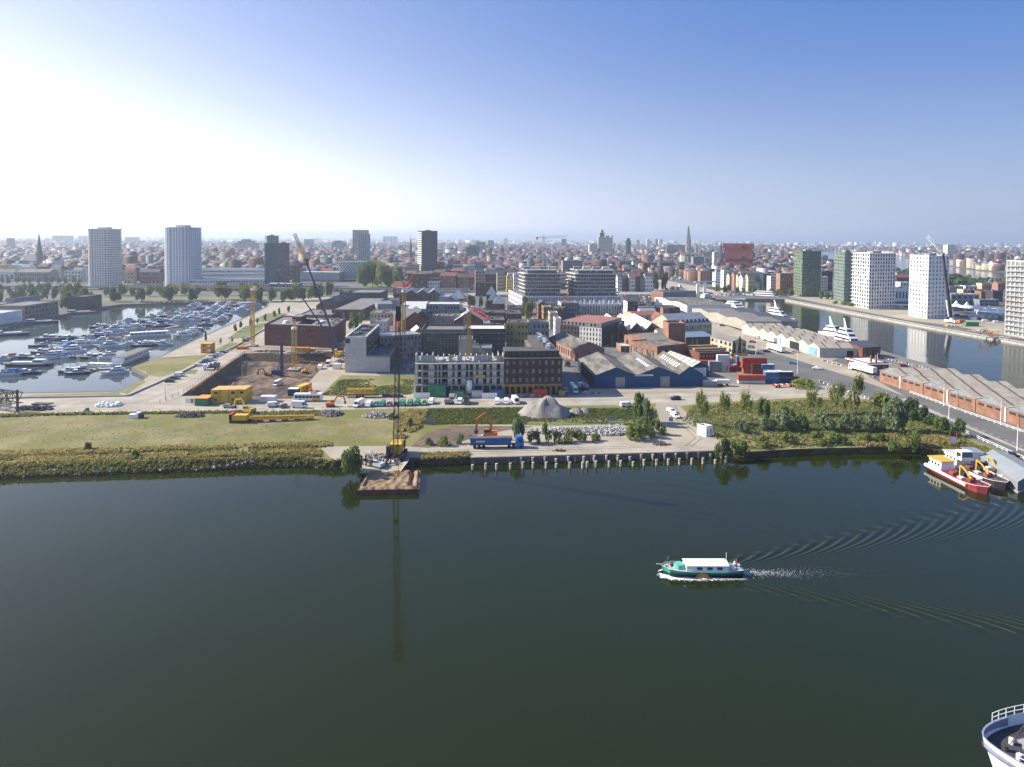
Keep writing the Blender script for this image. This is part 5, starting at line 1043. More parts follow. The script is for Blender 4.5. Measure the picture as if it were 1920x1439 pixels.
for l in ([(120,812),(230,800),(340,806),(440,797),(560,800)], [(200,830),(330,818),(470,812),(600,806),(730,800)], [(380,776),(450,790),(560,798),(640,790),(730,792)], [(0,800),(120,793),(250,795)], [(640,830),(700,812),(760,800),(850,792)], [(790,838),(850,818),(920,806),(1000,803)], [(780,836),(830,812),(900,802)], [(1260,760),(1275,790),(1310,822),(1290,838)], [(800,846),(950,845),(1150,840),(1300,832)], [(820,851),(960,848),(1130,844)], [(500,752),(700,757),(900,752),(1150,750),(1400,740)], [(100,758),(260,756),(420,762),(600,760)], [(270,752),(330,730),(400,694)], [(1160,738),(1300,735),(1450,732)]):
 ruts(l, RUT)
for k in range(16):
 x, y = r.uniform(20,720), r.uniform(783,828); a, c = r.uniform(8,34), r.uniform(.8,2.4)
 ov('bare_patch', [(x + a * math.cos(t) * r.uniform(.6,1), y + c * math.sin(t) * r.uniform(.6,1)) for t in [i * .524 for i in range(12)]], .047 + k * .0006, RUT)
b = MB()
for k in range(26):
 p = G(1660 + k * 14,735 + k * 5.6); q = G(1665 + k * 14,737 + k * 5.6); d = (q - p).normalized(); s = V((-d.y, d.x, 0)) * .1; b.face(p - s + V((0,0,.06)), q - s + V((0,0,.06)), q + s + V((0,0,.06)), p + s + V((0,0,.06)))
o = b.build('road_marking', M_WHITE, kind='structure')
b = MB()
for l in ([(225,740),(240,743.5),(345,697),(440,651),(520,604)], [(60,747),(225,744),(240,743.5)], [(0,748.5),(60,747)]):
 for p, q in zip(l, l[1:]): b.bar(G(*p) + V((0,0,.3)), G(*q) + V((0,0,.3)),.7, None, .7)
tag(b.build('retaining_kerb', W_CONC), 'low concrete kerb wall bordering the marina lawns and street', 'wall')
b = MB()
for i in range(len(QUAY) - 1):
 p, q = QUAY[i], QUAY[i + 1]; n = V(((q - p).y, -(q - p).x, 0)).normalized()
 b.add([(v.x, v.y, z) for z in (-1, LZ + .02) for v in (p, q, q + n * .05, p + n * .05)], BOXF)
 b.add([(v.x, v.y, z) for z in (LZ - .55, LZ + .06) for v in (p, q, q + n * .5, p + n * .5)], BOXF)
b.build('quay_wall', m_quay, kind='structure')
for k in range(24):
 t = (k + .3) / 24; i = min(int(t * (len(QUAY) - 1)), len(QUAY) - 2); p = QUAY[i].lerp(QUAY[i + 1], t * (len(QUAY) - 1) - i)
 b = MB(); b.box((p.x, p.y - .45,0),(.5,.4,1.4)); tag(b.build('quay_fender', m_quay), f'{ORDW[k]} stone fender pier from the left on the old quay wall', 'fender', 'fender piers along the old quay wall')
PW = mat('weathered_pile', (.55,.52,.45),.9, scale=1.5, col2=(.25,.2,.13))
back = [(887,870),(906,868),(930,868),(953.5,868),(977,869),(999,869),(1021.5,868),(1042.5,868),(1065.5,867),(1078,865),(1094.5,867),(1114,866),(1137,865),(1158.5,865),(1181,864),(1202,863),(1224,863),(1246,862),(1267,861),(1288,860),(1309,859),(1331.5,859),(1352,859)]
frnt = [(886,880),(911,880),(931,881),(957,880),(980.5,878),(999.5,879),(1024,878),(1043,878),(1068.5,878),(1092.5,878),(1101,877),(1117.5,876),(1142,876),(1164,875),(1187,874),(1207.5,873),(1231,873),(1253,872),(1274,871),(1297,871),(1318,870),(1341,870),(1361,867)]
for nm, row in (('back', back),('front', frnt)):
 for k, (x, y) in enumerate(row):
  p = G(x, y, 0); b = MB(); h = 1.7 if k % 7 else 1.2; b.cyl((p.x, p.y, -1),.38,1 + h, 8); b.cyl((p.x, p.y, h),.42,.12,8)
  tag(b.build('mooring_pile', PW), f'white capped mooring pile, {ORDW[k]} from the left in the {"inner" if nm == "back" else "outer"} row', 'pile', 'inner row of quay piles' if nm == 'back' else 'outer row of quay piles')
t = G(728,905,0); root = thing('work_platform', 'sheet piled earth platform in the water below the black crane', 'platform', tuple(t))
pp = [G(668,922,1), G(786,919.5,1), G(788,883,1), G(745,885,1), G(690,884,1)]
b = MB()
for i in range(len(pp)):
 p, q = pp[i], pp[(i + 1) % len(pp)]; n = int((q - p).length / .55); d = (q - p) / n; s = V((-d.y, d.x, 0)).normalized() * .16
 for k in range(n): a, c = p + d * k + s * (k % 2), p + d * (k + 1) + s * (k % 2); b.face((a.x, a.y, -1),(c.x, c.y, -1),(c.x, c.y, 1.35),(a.x, a.y, 1.35))
o = b.build('sheet_piling', W_RUST, root); o['kind'] = 'stuff'
gb = MB(); nx, ny = 46,22; P_ = lambda s, t_: pp[0].lerp(pp[1], s).lerp(pp[4].lerp(pp[2], s), t_)
SANDY = mat('sandy_fill', (.30,.20,.11),.95, scale=.5, col2=(.20,.135,.08), bump=.12, bscale=2)
vs = []
for j in range(ny + 1):
 for i in range(nx + 1):
  p = P_(i / nx, j / ny); e = min(i, nx - i, j, ny - j); rgt = math.exp(-((i / nx - .86) / .035) ** 2)
  vs.append((p.x, p.y, 1.25 if e == 0 else 1.0 + .5 * noise.noise((p.x * .6, p.y * .6,1)) + (.5 if e in (2,3) else 0) - rgt * 1.2 * (.12 < j / ny)))
gb.add(vs, [(j * (nx + 1) + i, j * (nx + 1) + i + 1,(j + 1) * (nx + 1) + i + 1,(j + 1) * (nx + 1) + i) for j in range(ny) for i in range(nx)]); gb.build('earth_fill', SANDY, root)
root = thing('concrete_ramp', 'broken concrete ramp with debris leading down to the platform', 'ramp', tuple(G(715,870)))
X(root, 'ramp_slab', lambda b:b.add([tuple(G(*q)) for q in ((690,840),(760,838),(768,862))] + [tuple(G(750,886,1.3)), tuple(G(674,888,1.3)), tuple(G(680,860))], [(0,1,2,3,4,5)]), m_conc)
def rubble(label, cx, cy, rx, ry, n, smin, smax, m, name='rubble_heap', hump=0, seed=1, cat='rubble heap', mats=None):
 c = G(cx, cy); r = random.Random(seed); b = MB()
 for k in range(n):
  a, q = r.random() * 6.28, r.random() ** .6; x, y = c.x + math.cos(a) * q * rx, c.y + math.sin(a) * q * ry; h = hump * (1 - q) ** .8; s = r.uniform(smin, smax)
  e = [V((sx * s * r.uniform(.5,1), sy * s * r.uniform(.4,1), sz * s * r.uniform(.4,.8))) for sx in (-1,1) for sy in (-1,1) for sz in (-1,1)]; Mx = ROT(r.random() * 6,3, V((r.random(), r.random(),.3)).normalized())
  b.add([Mx @ v + V((x, y, LZ + h + s * .25)) for v in e], [(0,1,3,2),(4,6,7,5),(0,4,5,1),(2,3,7,6),(0,2,6,4),(1,5,7,3)], (r.choice(mats) if mats else m))
 o = b.build(name, m); return tag(o, label, cat, kind='stuff')
DEB = mat('concrete_debris', (.42,.41,.38),.95,.3, scale=1); BARKC = flat('weathered_timber', (.10,.08,.055),.9); DEB2 = mat('grey_debris', (.22,.21,.20),.95,.3, scale=1)
rubble('long bank of pale broken concrete behind the quay bushes', 1085,811,19,3.2,1500,.15,.55, DEB, hump=1.3, mats=[DEB, DEB, DEB2])
rubble('right end of the pale concrete rubble, widening towards the bushes', 1140,810,8,5,900,.15,.6, DEB, hump=1.2, seed=2, mats=[DEB, DEB, DEB2])
rubble('grey rubble heap on the field, nearer pair', 705,781,5,3,300,.15,.5, DEB2, hump=1.4, seed=3, mats=[DEB, DEB2]); rubble('grey rubble heap on the field left of the crane boom', 621,778,4.6,3,260,.15,.5, DEB2, hump=1.5, seed=4)
rubble('dark crushed stone pile on the left field', 357,781,5.5,2.4,400,.12,.35, R_SLATE, hump=1.2, seed=5); rubble('heap of white concrete blocks beside the road bend', 205,761,5.2,2.4,90,.4,.9, M_WHITE, hump=.7, seed=6); rubble('debris scattered on the ramp above the platform', 712,862,7,5,240,.12,.5, DEB, hump=.3, seed=7, mats=[DEB, DEB2, W_RUST])
rubble('rust coloured scrap scattered on the quay apron', 1240,834,3,1.2,60,.1,.4, W_RUST, seed=8, hump=.3); rubble('scrap pieces lying at the quay middle', 1047,846,2.2,1,40,.1,.4, W_RUST, seed=9, hump=.3); rubble('rubbish and timber pile at the left end of the quay road', 66,768,7,2,90,.2,.8, M_STEEL, seed=10, hump=.8)
for k, (x, y, rx, ry, m_, lb) in enumerate(((642,676,2.5,9, W_PINK, 'reddish building rubble along the stepped concrete wall'),(548,664,9,2.5, W_OCHRE, 'timber and formwork pile behind the excavation'),(770,690,5,12, DEB2, 'dark site debris between the concrete building and the block'),(600,662,5,3, W_RUST, 'rusty reinforcement bundles by the crane foot'),(985,744,9,1.2, DEB2, 'paving rubble in front of the dark brick block'),(1110,737,4,3, DEB, 'small debris by the corner of the blue warehouse'),(1870,634,9,3, W_ORANGE, 'orange building material piled by the unfinished tower'),(1845,622,12,3, DEB, 'pale stone and pallets on the west quay site'),(1790,612,9,2, M_YEL, 'yellow crates at the foot of the slender white tower'),(505,660,9,2, W_RUST, 'scattered orange formwork at the back rim of the pit'))):
 rubble(lb, x, y, rx, ry, 110,.2,.7, m_, name='debris_pile', seed=30 + k, hump=.7, cat='debris', mats=[m_, DEB, DEB2])
rubble('loose stones scattered over the left field', 330,815,60,14,260,.08,.2, DEB, name='field_stones', seed=60, cat='stones', mats=[DEB, DEB2, BARKC])
for i, pr in enumerate(((SHORE, 420),(EASTW, 500),(MIDW, 200))):
 b = MB(); r = random.Random(i); l, n = pr
 for k in range(n):
  t = r.random() * (len(l) - 1.001); j = int(t); p = l[j].lerp(l[j + 1], t - j) + V((0, r.uniform(-.4,2.2),0)); s = r.uniform(.1,.38)
  e = [V((sx * s, sy * s * r.uniform(.5,1), sz * s * .6)) for sx in (-1,1) for sy in (-1,1) for sz in (-1,1)]; Mx = ROT(r.random() * 6,3, V((r.random(), r.random(),1)).normalized())
  b.add([Mx @ v + p + V((0,0,.1 + max(0,(p.y - l[j].y)) * .5)) for v in e], [(0,1,3,2),(4,6,7,5),(0,4,5,1),(2,3,7,6),(0,2,6,4),(1,5,7,3)], DEB2 if k % 3 else DEB)
 b.build('shore_stones', DEB2, kind='stuff')
GRV = mat('grey_gravel_heap', (.30,.275,.24),.95, scale=.35, col2=(.2,.185,.165), bump=.15, bscale=2.5)
def mound(label, cx, cy, rx, ry, h, m=GRV, seed=0, name='gravel_mound'):
 c = G(cx, cy); b = MB(); N, K = 36,12; vs = [(c.x, c.y, LZ + h)]
 for k in range(1, K + 1):
  for i in range(N):
   a = 2 * math.pi * i / N; q = k / K; rr = q * (1 + .16 * noise.noise((math.cos(a) * 1.5, math.sin(a) * 1.5, seed))); x, y = c.x + math.cos(a) * rx * rr, c.y + math.sin(a) * ry * rr
   vs.append((x, y, LZ - .1 * (k == K) + h * (1 - q ** 1.5) * (1 + .35 * noise.noise((x * .35, y * .35, seed)) + .18 * math.sin(a * 9 + seed) * q)))
 b.add(vs, [(0,1 + i, 1 + (i + 1) % N) for i in range(N)] + [(1 + (k - 1) * N + i, 1 + k * N + i, 1 + k * N + (i + 1) % N, 1 + (k - 1) * N + (i + 1) % N) for k in range(1, K) for i in range(N)])
 return tag(b.build(name, m, smooth=True), label, 'gravel heap')
mound('largest pale gravel mound in the middle of the site', 1025,778,10.5,6.5,6.5); mound('small gravel mound right beside the largest one', 1080,775,3.2,2.4,2.2, seed=3); mound('second small gravel mound farther right', 1097,774,3,2.2,1.9, seed=5)
BX, BY = G(1238,1080,0).xy; BY += 1.0
def wake(x, y):
 X = x - BX; Yr = (y - BY) - .015 * X; A = np.abs(Yr); ang = np.where(X > .5, A / np.maximum(X, .5),9)
 al = np.minimum(np.arctan2(A, np.maximum(X, .5)), R(19.4)); ta = np.maximum(np.tan(al),.02); th = np.arctan((1 + np.sqrt(np.maximum(0,1 - 8 * ta * ta))) / (4 * ta))
 rr_ = np.hypot(np.maximum(X, .5), A); ph = 1.45 * rr_ * np.cos(th + al) / np.cos(th) ** 2; out = np.clip((ang - .353) / .05,0,1)
 w1 = np.cos(ph) * np.exp(-((np.minimum(ang, .353) - .345) / .125) ** 2) * np.exp(-(out * 1.6) ** 2) * .13 * np.clip(X / 8,0,1) * np.exp(-np.maximum(X, 0) / 210)
 w2 = np.cos(ph) * np.exp(-((ang - .20) / .075) ** 2) * .045 * np.clip(X / 12,0,1) * np.exp(-np.maximum(X, 0) / 120)
 turb = np.exp(-(A / (1.2 + X * .04)) ** 2) * np.clip(1 - X / 70,0,1) * (X > 10)
 return w1 + w2, turb
res = .32; nx, ny = int((PX1 - PX0) / res), int((PY1 - PY0) / res)
xs = np.linspace(PX0, PX1, nx + 1); ys = np.linspace(PY0, PY1, ny + 1); XX, YY = np.meshgrid(xs, ys)
W1, TB = wake(XX, YY); rs = np.random.RandomState(4); nz = rs.normal(0,1, XX.shape)
nz = (nz + np.roll(nz, 1,0) + np.roll(nz, 1,1) + np.roll(nz, (1,1),(0,1))) / 2
edge = np.clip(np.minimum.reduce([XX - PX0, PX1 - XX, YY - PY0, PY1 - YY]) / 5,0,1); ZZ = (W1 + TB * nz * .07) * edge
me = NM('water'); nv = (nx + 1) * (ny + 1); me.vertices.add(nv); me.vertices.foreach_set('co', np.stack([XX, YY, ZZ], -1).astype(np.float32).ravel())
I = np.arange(nx * ny); i0 = (I // nx) * (nx + 1) + I % nx; q = np.stack([i0, i0 + 1, i0 + nx + 2, i0 + nx + 1], 1)
me.loops.add(q.size); me.loops.foreach_set('vertex_index', q.ravel().astype(np.int32)); me.polygons.add(len(q)); me.polygons.foreach_set('loop_start', (np.arange(len(q)) * 4).astype(np.int32)); me.polygons.foreach_set('use_smooth', np.ones(len(q), bool)); me.update(calc_edges=True); me.materials.append(m_water)
o = NO('water', me); LK(o); o['kind'] = 'structure'
FOAM = flat('foam', (.85,.86,.84),.8); b = MB(); r = random.Random(8)
def fl_(x, y, s):
 a = r.random() * 3; dx, dy = math.cos(a) * s, math.sin(a) * s * .7; zz = float(wake(np.array(x), np.array(y))[0]) + .09; b.face((x - dx, y - dy, zz),(x + dy, y - dx, zz),(x + dx, y + dy, zz),(x - dy, y + dx, zz))
for k in range(4200):     # bow wave round the hull
 t = r.random() ** 1.3; x = BX - .1 + t * 17; off = 1.35 * min(1,(t * 5) ** .6) + .3 + t * .6; fl_(x + r.gauss(0,.2), BY + .2 - off - abs(r.gauss(0,.15 + .35 * (1 - t) + .1)), r.uniform(.05,.16) * (1.25 - t))
for k in range(700): t = r.random(); fl_(BX + t * 7, BY + 2.0 * min(1, t * 2.2) + abs(r.gauss(0,.15)) + .6, r.uniform(.04,.1))
for k in range(1500):    # churned stern water
 t = r.random() ** 2.1; fl_(BX + 16.2 + t * 24, BY + .3 + r.gauss(0,.3 + 1.3 * t) * (1.5 if t < .2 else 1), r.uniform(.03,.10) * (1.1 - t))
b.build('foam', FOAM, kind='stuff')
# ================================================================ VEGETATION
def leafm(name, c, c2): return mat(name, c, .75, scale=.35, col2=c2, detail=3, lo=.4, hi=.6, spec=.2, thin=.4)
L_MID = leafm('mid_green_leaves', (.16,.22,.055),(.09,.14,.04)); L_DARK = leafm('dark_green_leaves', (.095,.145,.045),(.055,.095,.03)); L_OLIVE = leafm('olive_leaves', (.22,.25,.06),(.13,.17,.045)); L_WILLOW = leafm('grey_willow_leaves', (.20,.25,.13),(.12,.165,.075)); L_YEL = leafm('yellow_green_leaves', (.26,.28,.05),(.16,.19,.035))
BARK = mat('bark', (.09,.07,.05),.95,.3, scale=3); REED = mat('dry_reeds', (.42,.33,.13),.9, scale=.3, col2=(.28,.25,.08), thin=.5); WEED = mat('green_weeds', (.15,.175,.05),.9, scale=.3, col2=(.26,.23,.075), thin=.5)
def crown_mesh(seed, n=1500, blobs=13, sx=1, sz=1, gap=.1, leaf=.075, airy=0):
 r = random.Random(seed); B = []
 for k in range(blobs):
  a, e, q = r.random() * 6.28, r.uniform(-.55,1), r.uniform(.25,.66); ce = math.sqrt(max(0,1 - e * e * .8)); B.append((math.cos(a) * ce * q * sx, math.sin(a) * ce * q * sx, .55 + e * .40 * sz, r.uniform(.20,.38)))
 vs = []; fs = []
 for k in range(n):
  bx, by, bz, br = r.choice(B); v = V((r.gauss(0,1), r.gauss(0,1), r.gauss(0,1))).normalized(); q = br * (1 - (r.random() ** (2 if not airy else 1)) * (.35 if not airy else .9))
  p = V((bx, by, bz)) + v * q; d = (v + V((r.gauss(0,.5), r.gauss(0,.5), r.gauss(0,.5) + .3))).normalized(); t1 = d.orthogonal().normalized(); t1 = ROT(r.random() * 6.28,3, d) @ t1; t2 = d.cross(t1); s = leaf * r.uniform(.6,1.3); i = len(vs)
  vs += [p - t1 * s, p + t2 * s * .7, p + t1 * s, p - t2 * s * .7 - d * s * .3]; fs.append((i, i + 1, i + 2, i + 3))
 me = NM('crown'); me.from_pydata(vs, [], fs); return me
def trunk_mesh(seed, h=.62, w=.035, limbs=5):
 r = random.Random(seed); b = MB(); top = V((r.uniform(-.05,.05), r.uniform(-.05,.05), h)); b.cyl((0,0,-.02), w, h * .6,7, r2=w * .7); b.bar((0,0, h * .55), top, w * 1.1)
 for k in range(limbs): a = k * 6.28 / limbs + r.random(); z = h * r.uniform(.4,.75); b.bar((0,0, z),(math.cos(a) * .3, math.sin(a) * .3, z + r.uniform(.15,.35)), w * .6);
 me = NM('trunk'); me.from_pydata(b.v, [], b.f); me.materials.append(BARK); return me
CM = {}
def crownv(kind, i, m):
 key = (kind, i, m.name)
 if key not in CM:
  P = dict(round=dict(), tall=dict(sx=1.0, sz=1.05, n=1300), bush=dict(sx=1.1, sz=.8, n=1100, blobs=11), airy=dict(n=1100, airy=1, blobs=15, leaf=.05), far=dict(n=420, leaf=.13), cone=dict(sx=.45, sz=1.1))[kind]
  me = crown_mesh(hash((kind.__len__(), i)) % 999 + i * 7, **P); me.materials.append(m); CM[key] = me
 return CM[key]
TM = [trunk_mesh(i) for i in range(3)]; TCNT = {}
def tree(x, y, h, w, label, m=None, kind='round', name='tree', group=None, z=LZ, cat='tree', trunk=True, rr=None):
 r = rr or rnd; m = m or L_MID; root = NO(name, None); LK(root); tag(root, label, cat, group); root.location = (x, y, z)
 root.rotation_euler.z = r.random() * 6.28; root.scale = (w / 2, w / 2, h)
 c = NO('crown', crownv(kind, r.randrange(4), m)); LK(c); c.parent = root
 if trunk: t = NO('trunk', TM[r.randrange(3)]); LK(t); t.parent = root
 if kind == 'bush': c.location.z = -.22
 return root
def T(px, py, yt, wpx, label, m=None, kind='round', name='tree', group=None, **k):
 p = G(px, py); h = HT(px, yt, p) - LZ; w = wpx * p.y / F; return tree(p.x, p.y, max(h, .5), w, label, m, kind, name, group, **k)
for a in ((1318,800,737,38, 'sparse young tree at the left of the scrub, thin crown', L_OLIVE, 'airy'),(1358,795,739,38, 'sparse young tree, second in the row by the road', L_YEL, 'airy'),(1399,788,734,34, 'sparse yellowish young tree, third in the row', L_YEL, 'airy'),(1525,778,731,44, 'yellow-green tree in the middle of the scrub', L_YEL, 'airy'),(1568,775,722,50, 'thin grey-green tree left of the tall one', L_OLIVE, 'airy'),(1606,780,709,44, 'tallest slim tree beside the road with umbrella crown', L_OLIVE, 'airy'),(1665,775,732,62, 'dense green round bush by the road bend', L_OLIVE, 'bush'),(1707,785,744,44, 'dense dark hedge tree just right of the round bush', L_DARK, 'bush'),(1735,795,760,36, 'dark hedge tree lower on the road slope', L_DARK, 'bush'),(1765,806,773,34, 'dark hedge shrub second from the end', L_MID, 'bush'),(1795,818,783,38, 'round dark bush at the end of the hedge', L_DARK, 'bush'),(1680,812,757,66, 'big grey-leaved willow at the right of the scrub', L_WILLOW, 'round'),(1640,808,768,50, 'grey willow left of the biggest one', L_WILLOW, 'bush'),(1597,808,770,54, 'grey-green willow bush in the middle of the thicket', L_WILLOW, 'bush'),(1552,808,770,56, 'broad willow bush left of the middle', L_WILLOW, 'bush'),(1508,806,776,40, 'dark willow gap filler bush', L_DARK, 'bush'),(1472,808,768,56, 'large silvery willow bush', L_WILLOW, 'bush'),(1438,806,775,40, 'silvery willow at the left of the thicket', L_WILLOW, 'bush'),(1430,796,755,34, 'bushy green tree behind the silvery willow', L_MID, 'round'),(1476,790,752,36, 'pale bush in the back row of the thicket', L_OLIVE, 'bush'),(1395,812,785,42, 'low willow bush above the fence', L_WILLOW, 'bush'),(1355,852,816,40, 'dark green bush at the right end of the quay', L_DARK, 'bush'),(1384,850,822,44, 'dark green bush next to the quay-end bush', L_MID, 'bush'),(1710,838,803,36, 'round green bush near the white slipway posts', L_MID, 'bush'),(1678,846,826,34, 'low bush hanging over the water at the right', L_MID, 'bush'),(1620,828,808,30, 'small yellow-green shrub on the right bank', L_OLIVE, 'bush'),(1572,832,805,40, 'green shrub on the bank below the thicket', L_MID, 'bush'),(1532,832,808,44, 'olive shrub on the bank below the thicket', L_OLIVE, 'bush'),(1482,832,808,40, 'olive shrub farther left on the bank', L_OLIVE, 'bush'),(1650,830,808,30, 'greenish shrub between the bank shrubs and the right round bush', L_MID, 'bush'),(1430,838,815,36, 'weedy bush at the waterline right of the quay end', L_OLIVE, 'bush'),
  (1200,792,742,30, 'slim poplar-like bush by the track, tallest of its clump', L_MID, 'tall'),(1215,798,757,30, 'narrow bush right of the slim poplar', L_WILLOW, 'tall'),(1190,824,786,44, 'broad olive bush at the right of the rubble', L_OLIVE, 'bush'),(1215,820,785,34, 'bush between the rubble and the track', L_OLIVE, 'bush'),(1236,816,785,26, 'small bush at the edge of the dirt track', L_OLIVE, 'bush'),(1205,812,778,36, 'willow bush at the back of the rubble clump', L_WILLOW, 'bush'),
  (974,830,789,34, 'tall grey-green willow behind the blue truck', L_WILLOW, 'tall'),(1000,832,805,34, 'willow bush right of the blue truck', L_WILLOW, 'bush'),(1024,830,800,26, 'upright bush in front of the rubble bank', L_OLIVE, 'tall'),(1044,830,808,30, 'low bush in front of the rubble, third from the truck', L_WILLOW, 'bush'),(1065,829,803,34, 'low green bush in front of the rubble, mid row', L_OLIVE, 'bush'),(1090,828,803,34, 'green bush in front of the rubble, right of the middle', L_OLIVE, 'bush'),(1118,828,811,26, 'last low green bush before the open rubble', L_OLIVE, 'bush'),
  (862,832,812,22, 'small grey bush left of the orange excavator', L_WILLOW, 'bush'),(885,828,814,20, 'small willow shrub behind the tipper trailer', L_WILLOW, 'bush'),(830,836,815,26, 'weedy shrub left of the small grey bush', L_OLIVE, 'bush'),(806,834,818,20, 'weed bush near the muddy tracks', L_OLIVE, 'bush'),(768,800,780,20, 'green shrub on the field right of the crane boom', L_MID, 'bush'),(734,786,772,18, 'dark thorny shrub left of the crane boom', L_DARK, 'bush'),(165,845,826,18, 'small shrub on the near-left bank', L_MID, 'bush'),(256,858,842,16, 'little green shrub in the golden reeds', L_MID, 'bush'),(162,772,764,12, 'small shrub by the fence at the left field edge', L_MID, 'bush'),
  (653,882,828,56, 'big dense green bush at the water left of the platform', L_MID, 'bush'),(668,878,845,30, 'smaller side bush of the big waterside bush', L_OLIVE, 'bush'),(1504,727,709,58, 'sprawling light green bush at the end of the container row', L_YEL, 'bush'),
  (386,640,624,8, 'small dark tree at the marina edge', L_DARK, 'cone'),(662,622,593,28, 'leafy tree between the brick block and the concrete building', L_MID, 'round'),(676,608,590,18, 'second leafy tree behind the concrete building', L_OLIVE, 'round'),(984,594,560,16, 'taller street tree in front of the podium', L_MID, 'tall'),(992,600,569,24, 'bushy street tree at the podium corner', L_OLIVE, 'round'),(1148,651,632,12, 'small yellow tree in front of the brick halls', L_YEL, 'round'),(1386,672,638,11, 'dark cypress beside the villa, taller', L_DARK, 'cone'),(1375,672,645,14, 'dark conifer beside the villa, shorter', L_DARK, 'cone'),(884,578,557,20, 'dark tree in the yard beside the crane mast', L_DARK, 'round'),(901,578,558,12, 'small bright tree in the yard', L_MID, 'round'),(913,584,566,14, 'small tree below the pyramid roofs', L_MID, 'round'),(1064,688,674,16, 'overgrown shrub by the street beside the brick shed', L_OLIVE, 'bush'),(618,556,532,22, 'round tree beside the station square', L_DARK, 'round'),(641,562,546,18, 'tree left of the box hall', L_MID, 'round'),(656,560,546,18, 'second tree left of the box hall', L_YEL, 'round')):
 T(*a[:5], a[5], a[6], name='bush' if a[6] == 'bush' else 'tree', cat='bush' if a[6] == 'bush' else 'tree', trunk=a[6] != 'bush')
def row(desc, a, c, n, hp, wp, m, kind='round', jit=3, group=None):
 for k in range(n):
  t = k / max(1, n - 1); x, y = a[0] + (c[0] - a[0]) * t + rnd.uniform(-jit, jit), a[1] + (c[1] - a[1]) * t + rnd.uniform(-1,1) * jit * .25; s = rnd.uniform(.8,1.2)
  T(x, y, y - hp * s, wp * s, f'{ORDW[k]} tree from left, {desc}', m if not isinstance(m, list) else rnd.choice(m), kind, group=desc, name='tree')
row('row of big dark trees on the far marina quay', (217,566),(460,563),6,25,30, L_DARK, 'round', 4)
row('second row of trees behind the marina quay', (200,556),(475,553),12,17,20, [L_MID, L_OLIVE, L_YEL], 'round', 5)
row('clump of trees beside the grey loft building', (118,582),(170,572),5,26,22, [L_MID, L_OLIVE], 'round', 2); row('trees behind the left bank buildings', (2,568),(145,560),8,22,20, [L_MID, L_OLIVE], 'round', 4)
row('rear park trees at the far left', (0,552),(150,552),11,16,16, [L_MID, L_DARK], 'round', 4); row('street trees in front of the left terraces', (4,532),(150,532),12,11,10, [L_OLIVE, L_MID], 'round', 2)
row('bright trees at the right head of the marina', (462,566),(530,566),4,24,24, [L_MID, L_OLIVE], 'round', 3); row('yellow-green plane trees right of the marina', (538,566),(596,562),5,24,24, [L_YEL, L_OLIVE], 'round', 3)
row('front trees of the boulevard', (682,538),(744,540),5,34,28, [L_MID, L_OLIVE, L_YEL], 'round', 3); row('middle trees of the boulevard', (676,524),(735,528),6,26,22, [L_MID, L_OLIVE, L_YEL], 'round', 3); row('rear trees of the boulevard', (640,502),(700,512),7,16,16, [L_MID, L_YEL, L_OLIVE], 'round', 3); row('farthest boulevard trees', (624,490),(672,500),8,10,11, [L_MID, L_YEL], 'far', 3)
row('young park trees beside the promenade', (412,648),(475,640),4,12,7, L_OLIVE, 'airy', 3); row('small trees on the green strips', (440,622),(540,586),8,11,8, [L_MID, L_OLIVE], 'round', 4)
row('trees by the small inner marina', (1262,520),(1305,512),7,15,13, [L_DARK, L_MID], 'round', 3); row('trees in front of the white quay houses', (1345,547),(1480,557),12,11,12, [L_MID, L_OLIVE], 'round', 4); row('dark trees right of the corner house', (1230,547),(1245,547),2,28,16, [L_DARK], 'round', 1); row('bushes on the canal square', (1252,546),(1270,545),3,9,11, L_MID, 'bush', 1)
row('trees between the green towers', (1540,561),(1562,563),3,14,12, L_MID, 'round', 1); row('dark trees below the stone office row', (1160,516),(1260,519),10,9,11, L_DARK, 'far', 4); row('green shrubs at the foot of the grey-green tower', (1568,570),(1596,574),4,7,14, L_OLIVE, 'bush', 2)
row('trees behind the white depot', (1680,528),(1700,529),3,8,9, L_DARK, 'far', 1); row('park trees left of the skyscraper', (1085,483),(1125,483),7,8,9, L_DARK, 'far', 3)
def woods(name, pts_fn, n, hs, seed, m, q=26):
 r = random.Random(seed); vs = []; fs = []
 for k in range(n):
  p = pts_fn(r)
  if p is None: continue
  x, y = p; h = r.uniform(*hs); w_ = h * r.uniform(.5,.9)
  for j in range(q):
   v = V((r.gauss(0,1), r.gauss(0,1), r.gauss(0,1))).normalized(); c = V((x + v.x * w_ * .5, y + v.y * w_ * .5, LZ + h * .55 + v.z * h * .45)); d = (v + V((0,0,.5))).normalized(); t1 = ROT(r.random() * 6,3, d) @ d.orthogonal().normalized(); t2 = d.cross(t1); s = w_ * .3; i = len(vs)
   vs += [c - t1 * s, c + t2 * s, c + t1 * s, c - t2 * s]; fs.append((i, i + 1, i + 2, i + 3))
 me = NM(name); me.from_pydata(vs, [], fs); me.materials.append(m); o = NO(name, me); LK(o); o['kind'] = 'stuff'
def wf_(r):
 y = 900 + 6500 * r.random() ** 1.5; x = r.uniform(.36,.92) * y
 if not inside((x, y), WEST) or inside((x, y), RIVER): return None
 return (x, y) if noise.noise((x * .0016, y * .0016,4)) > -.12 else None
woods('riverside_woods', wf_, 5200,(9,17),5, L_DARK)
def bank_w(r):
 l = P2((1690,479),(1770,500),(1840,510),(1925,516),(2300,519)); t = r.random() * 3.99; i = int(t); p = l[i].lerp(l[i + 1], t - i); q = (p.x + r.uniform(-10,130), p.y + r.uniform(5,60)); return None if inside(q, RIVER) or not inside(q, WEST) else q
woods('river_bank_woods', bank_w, 700,(10,20),6, L_MID)
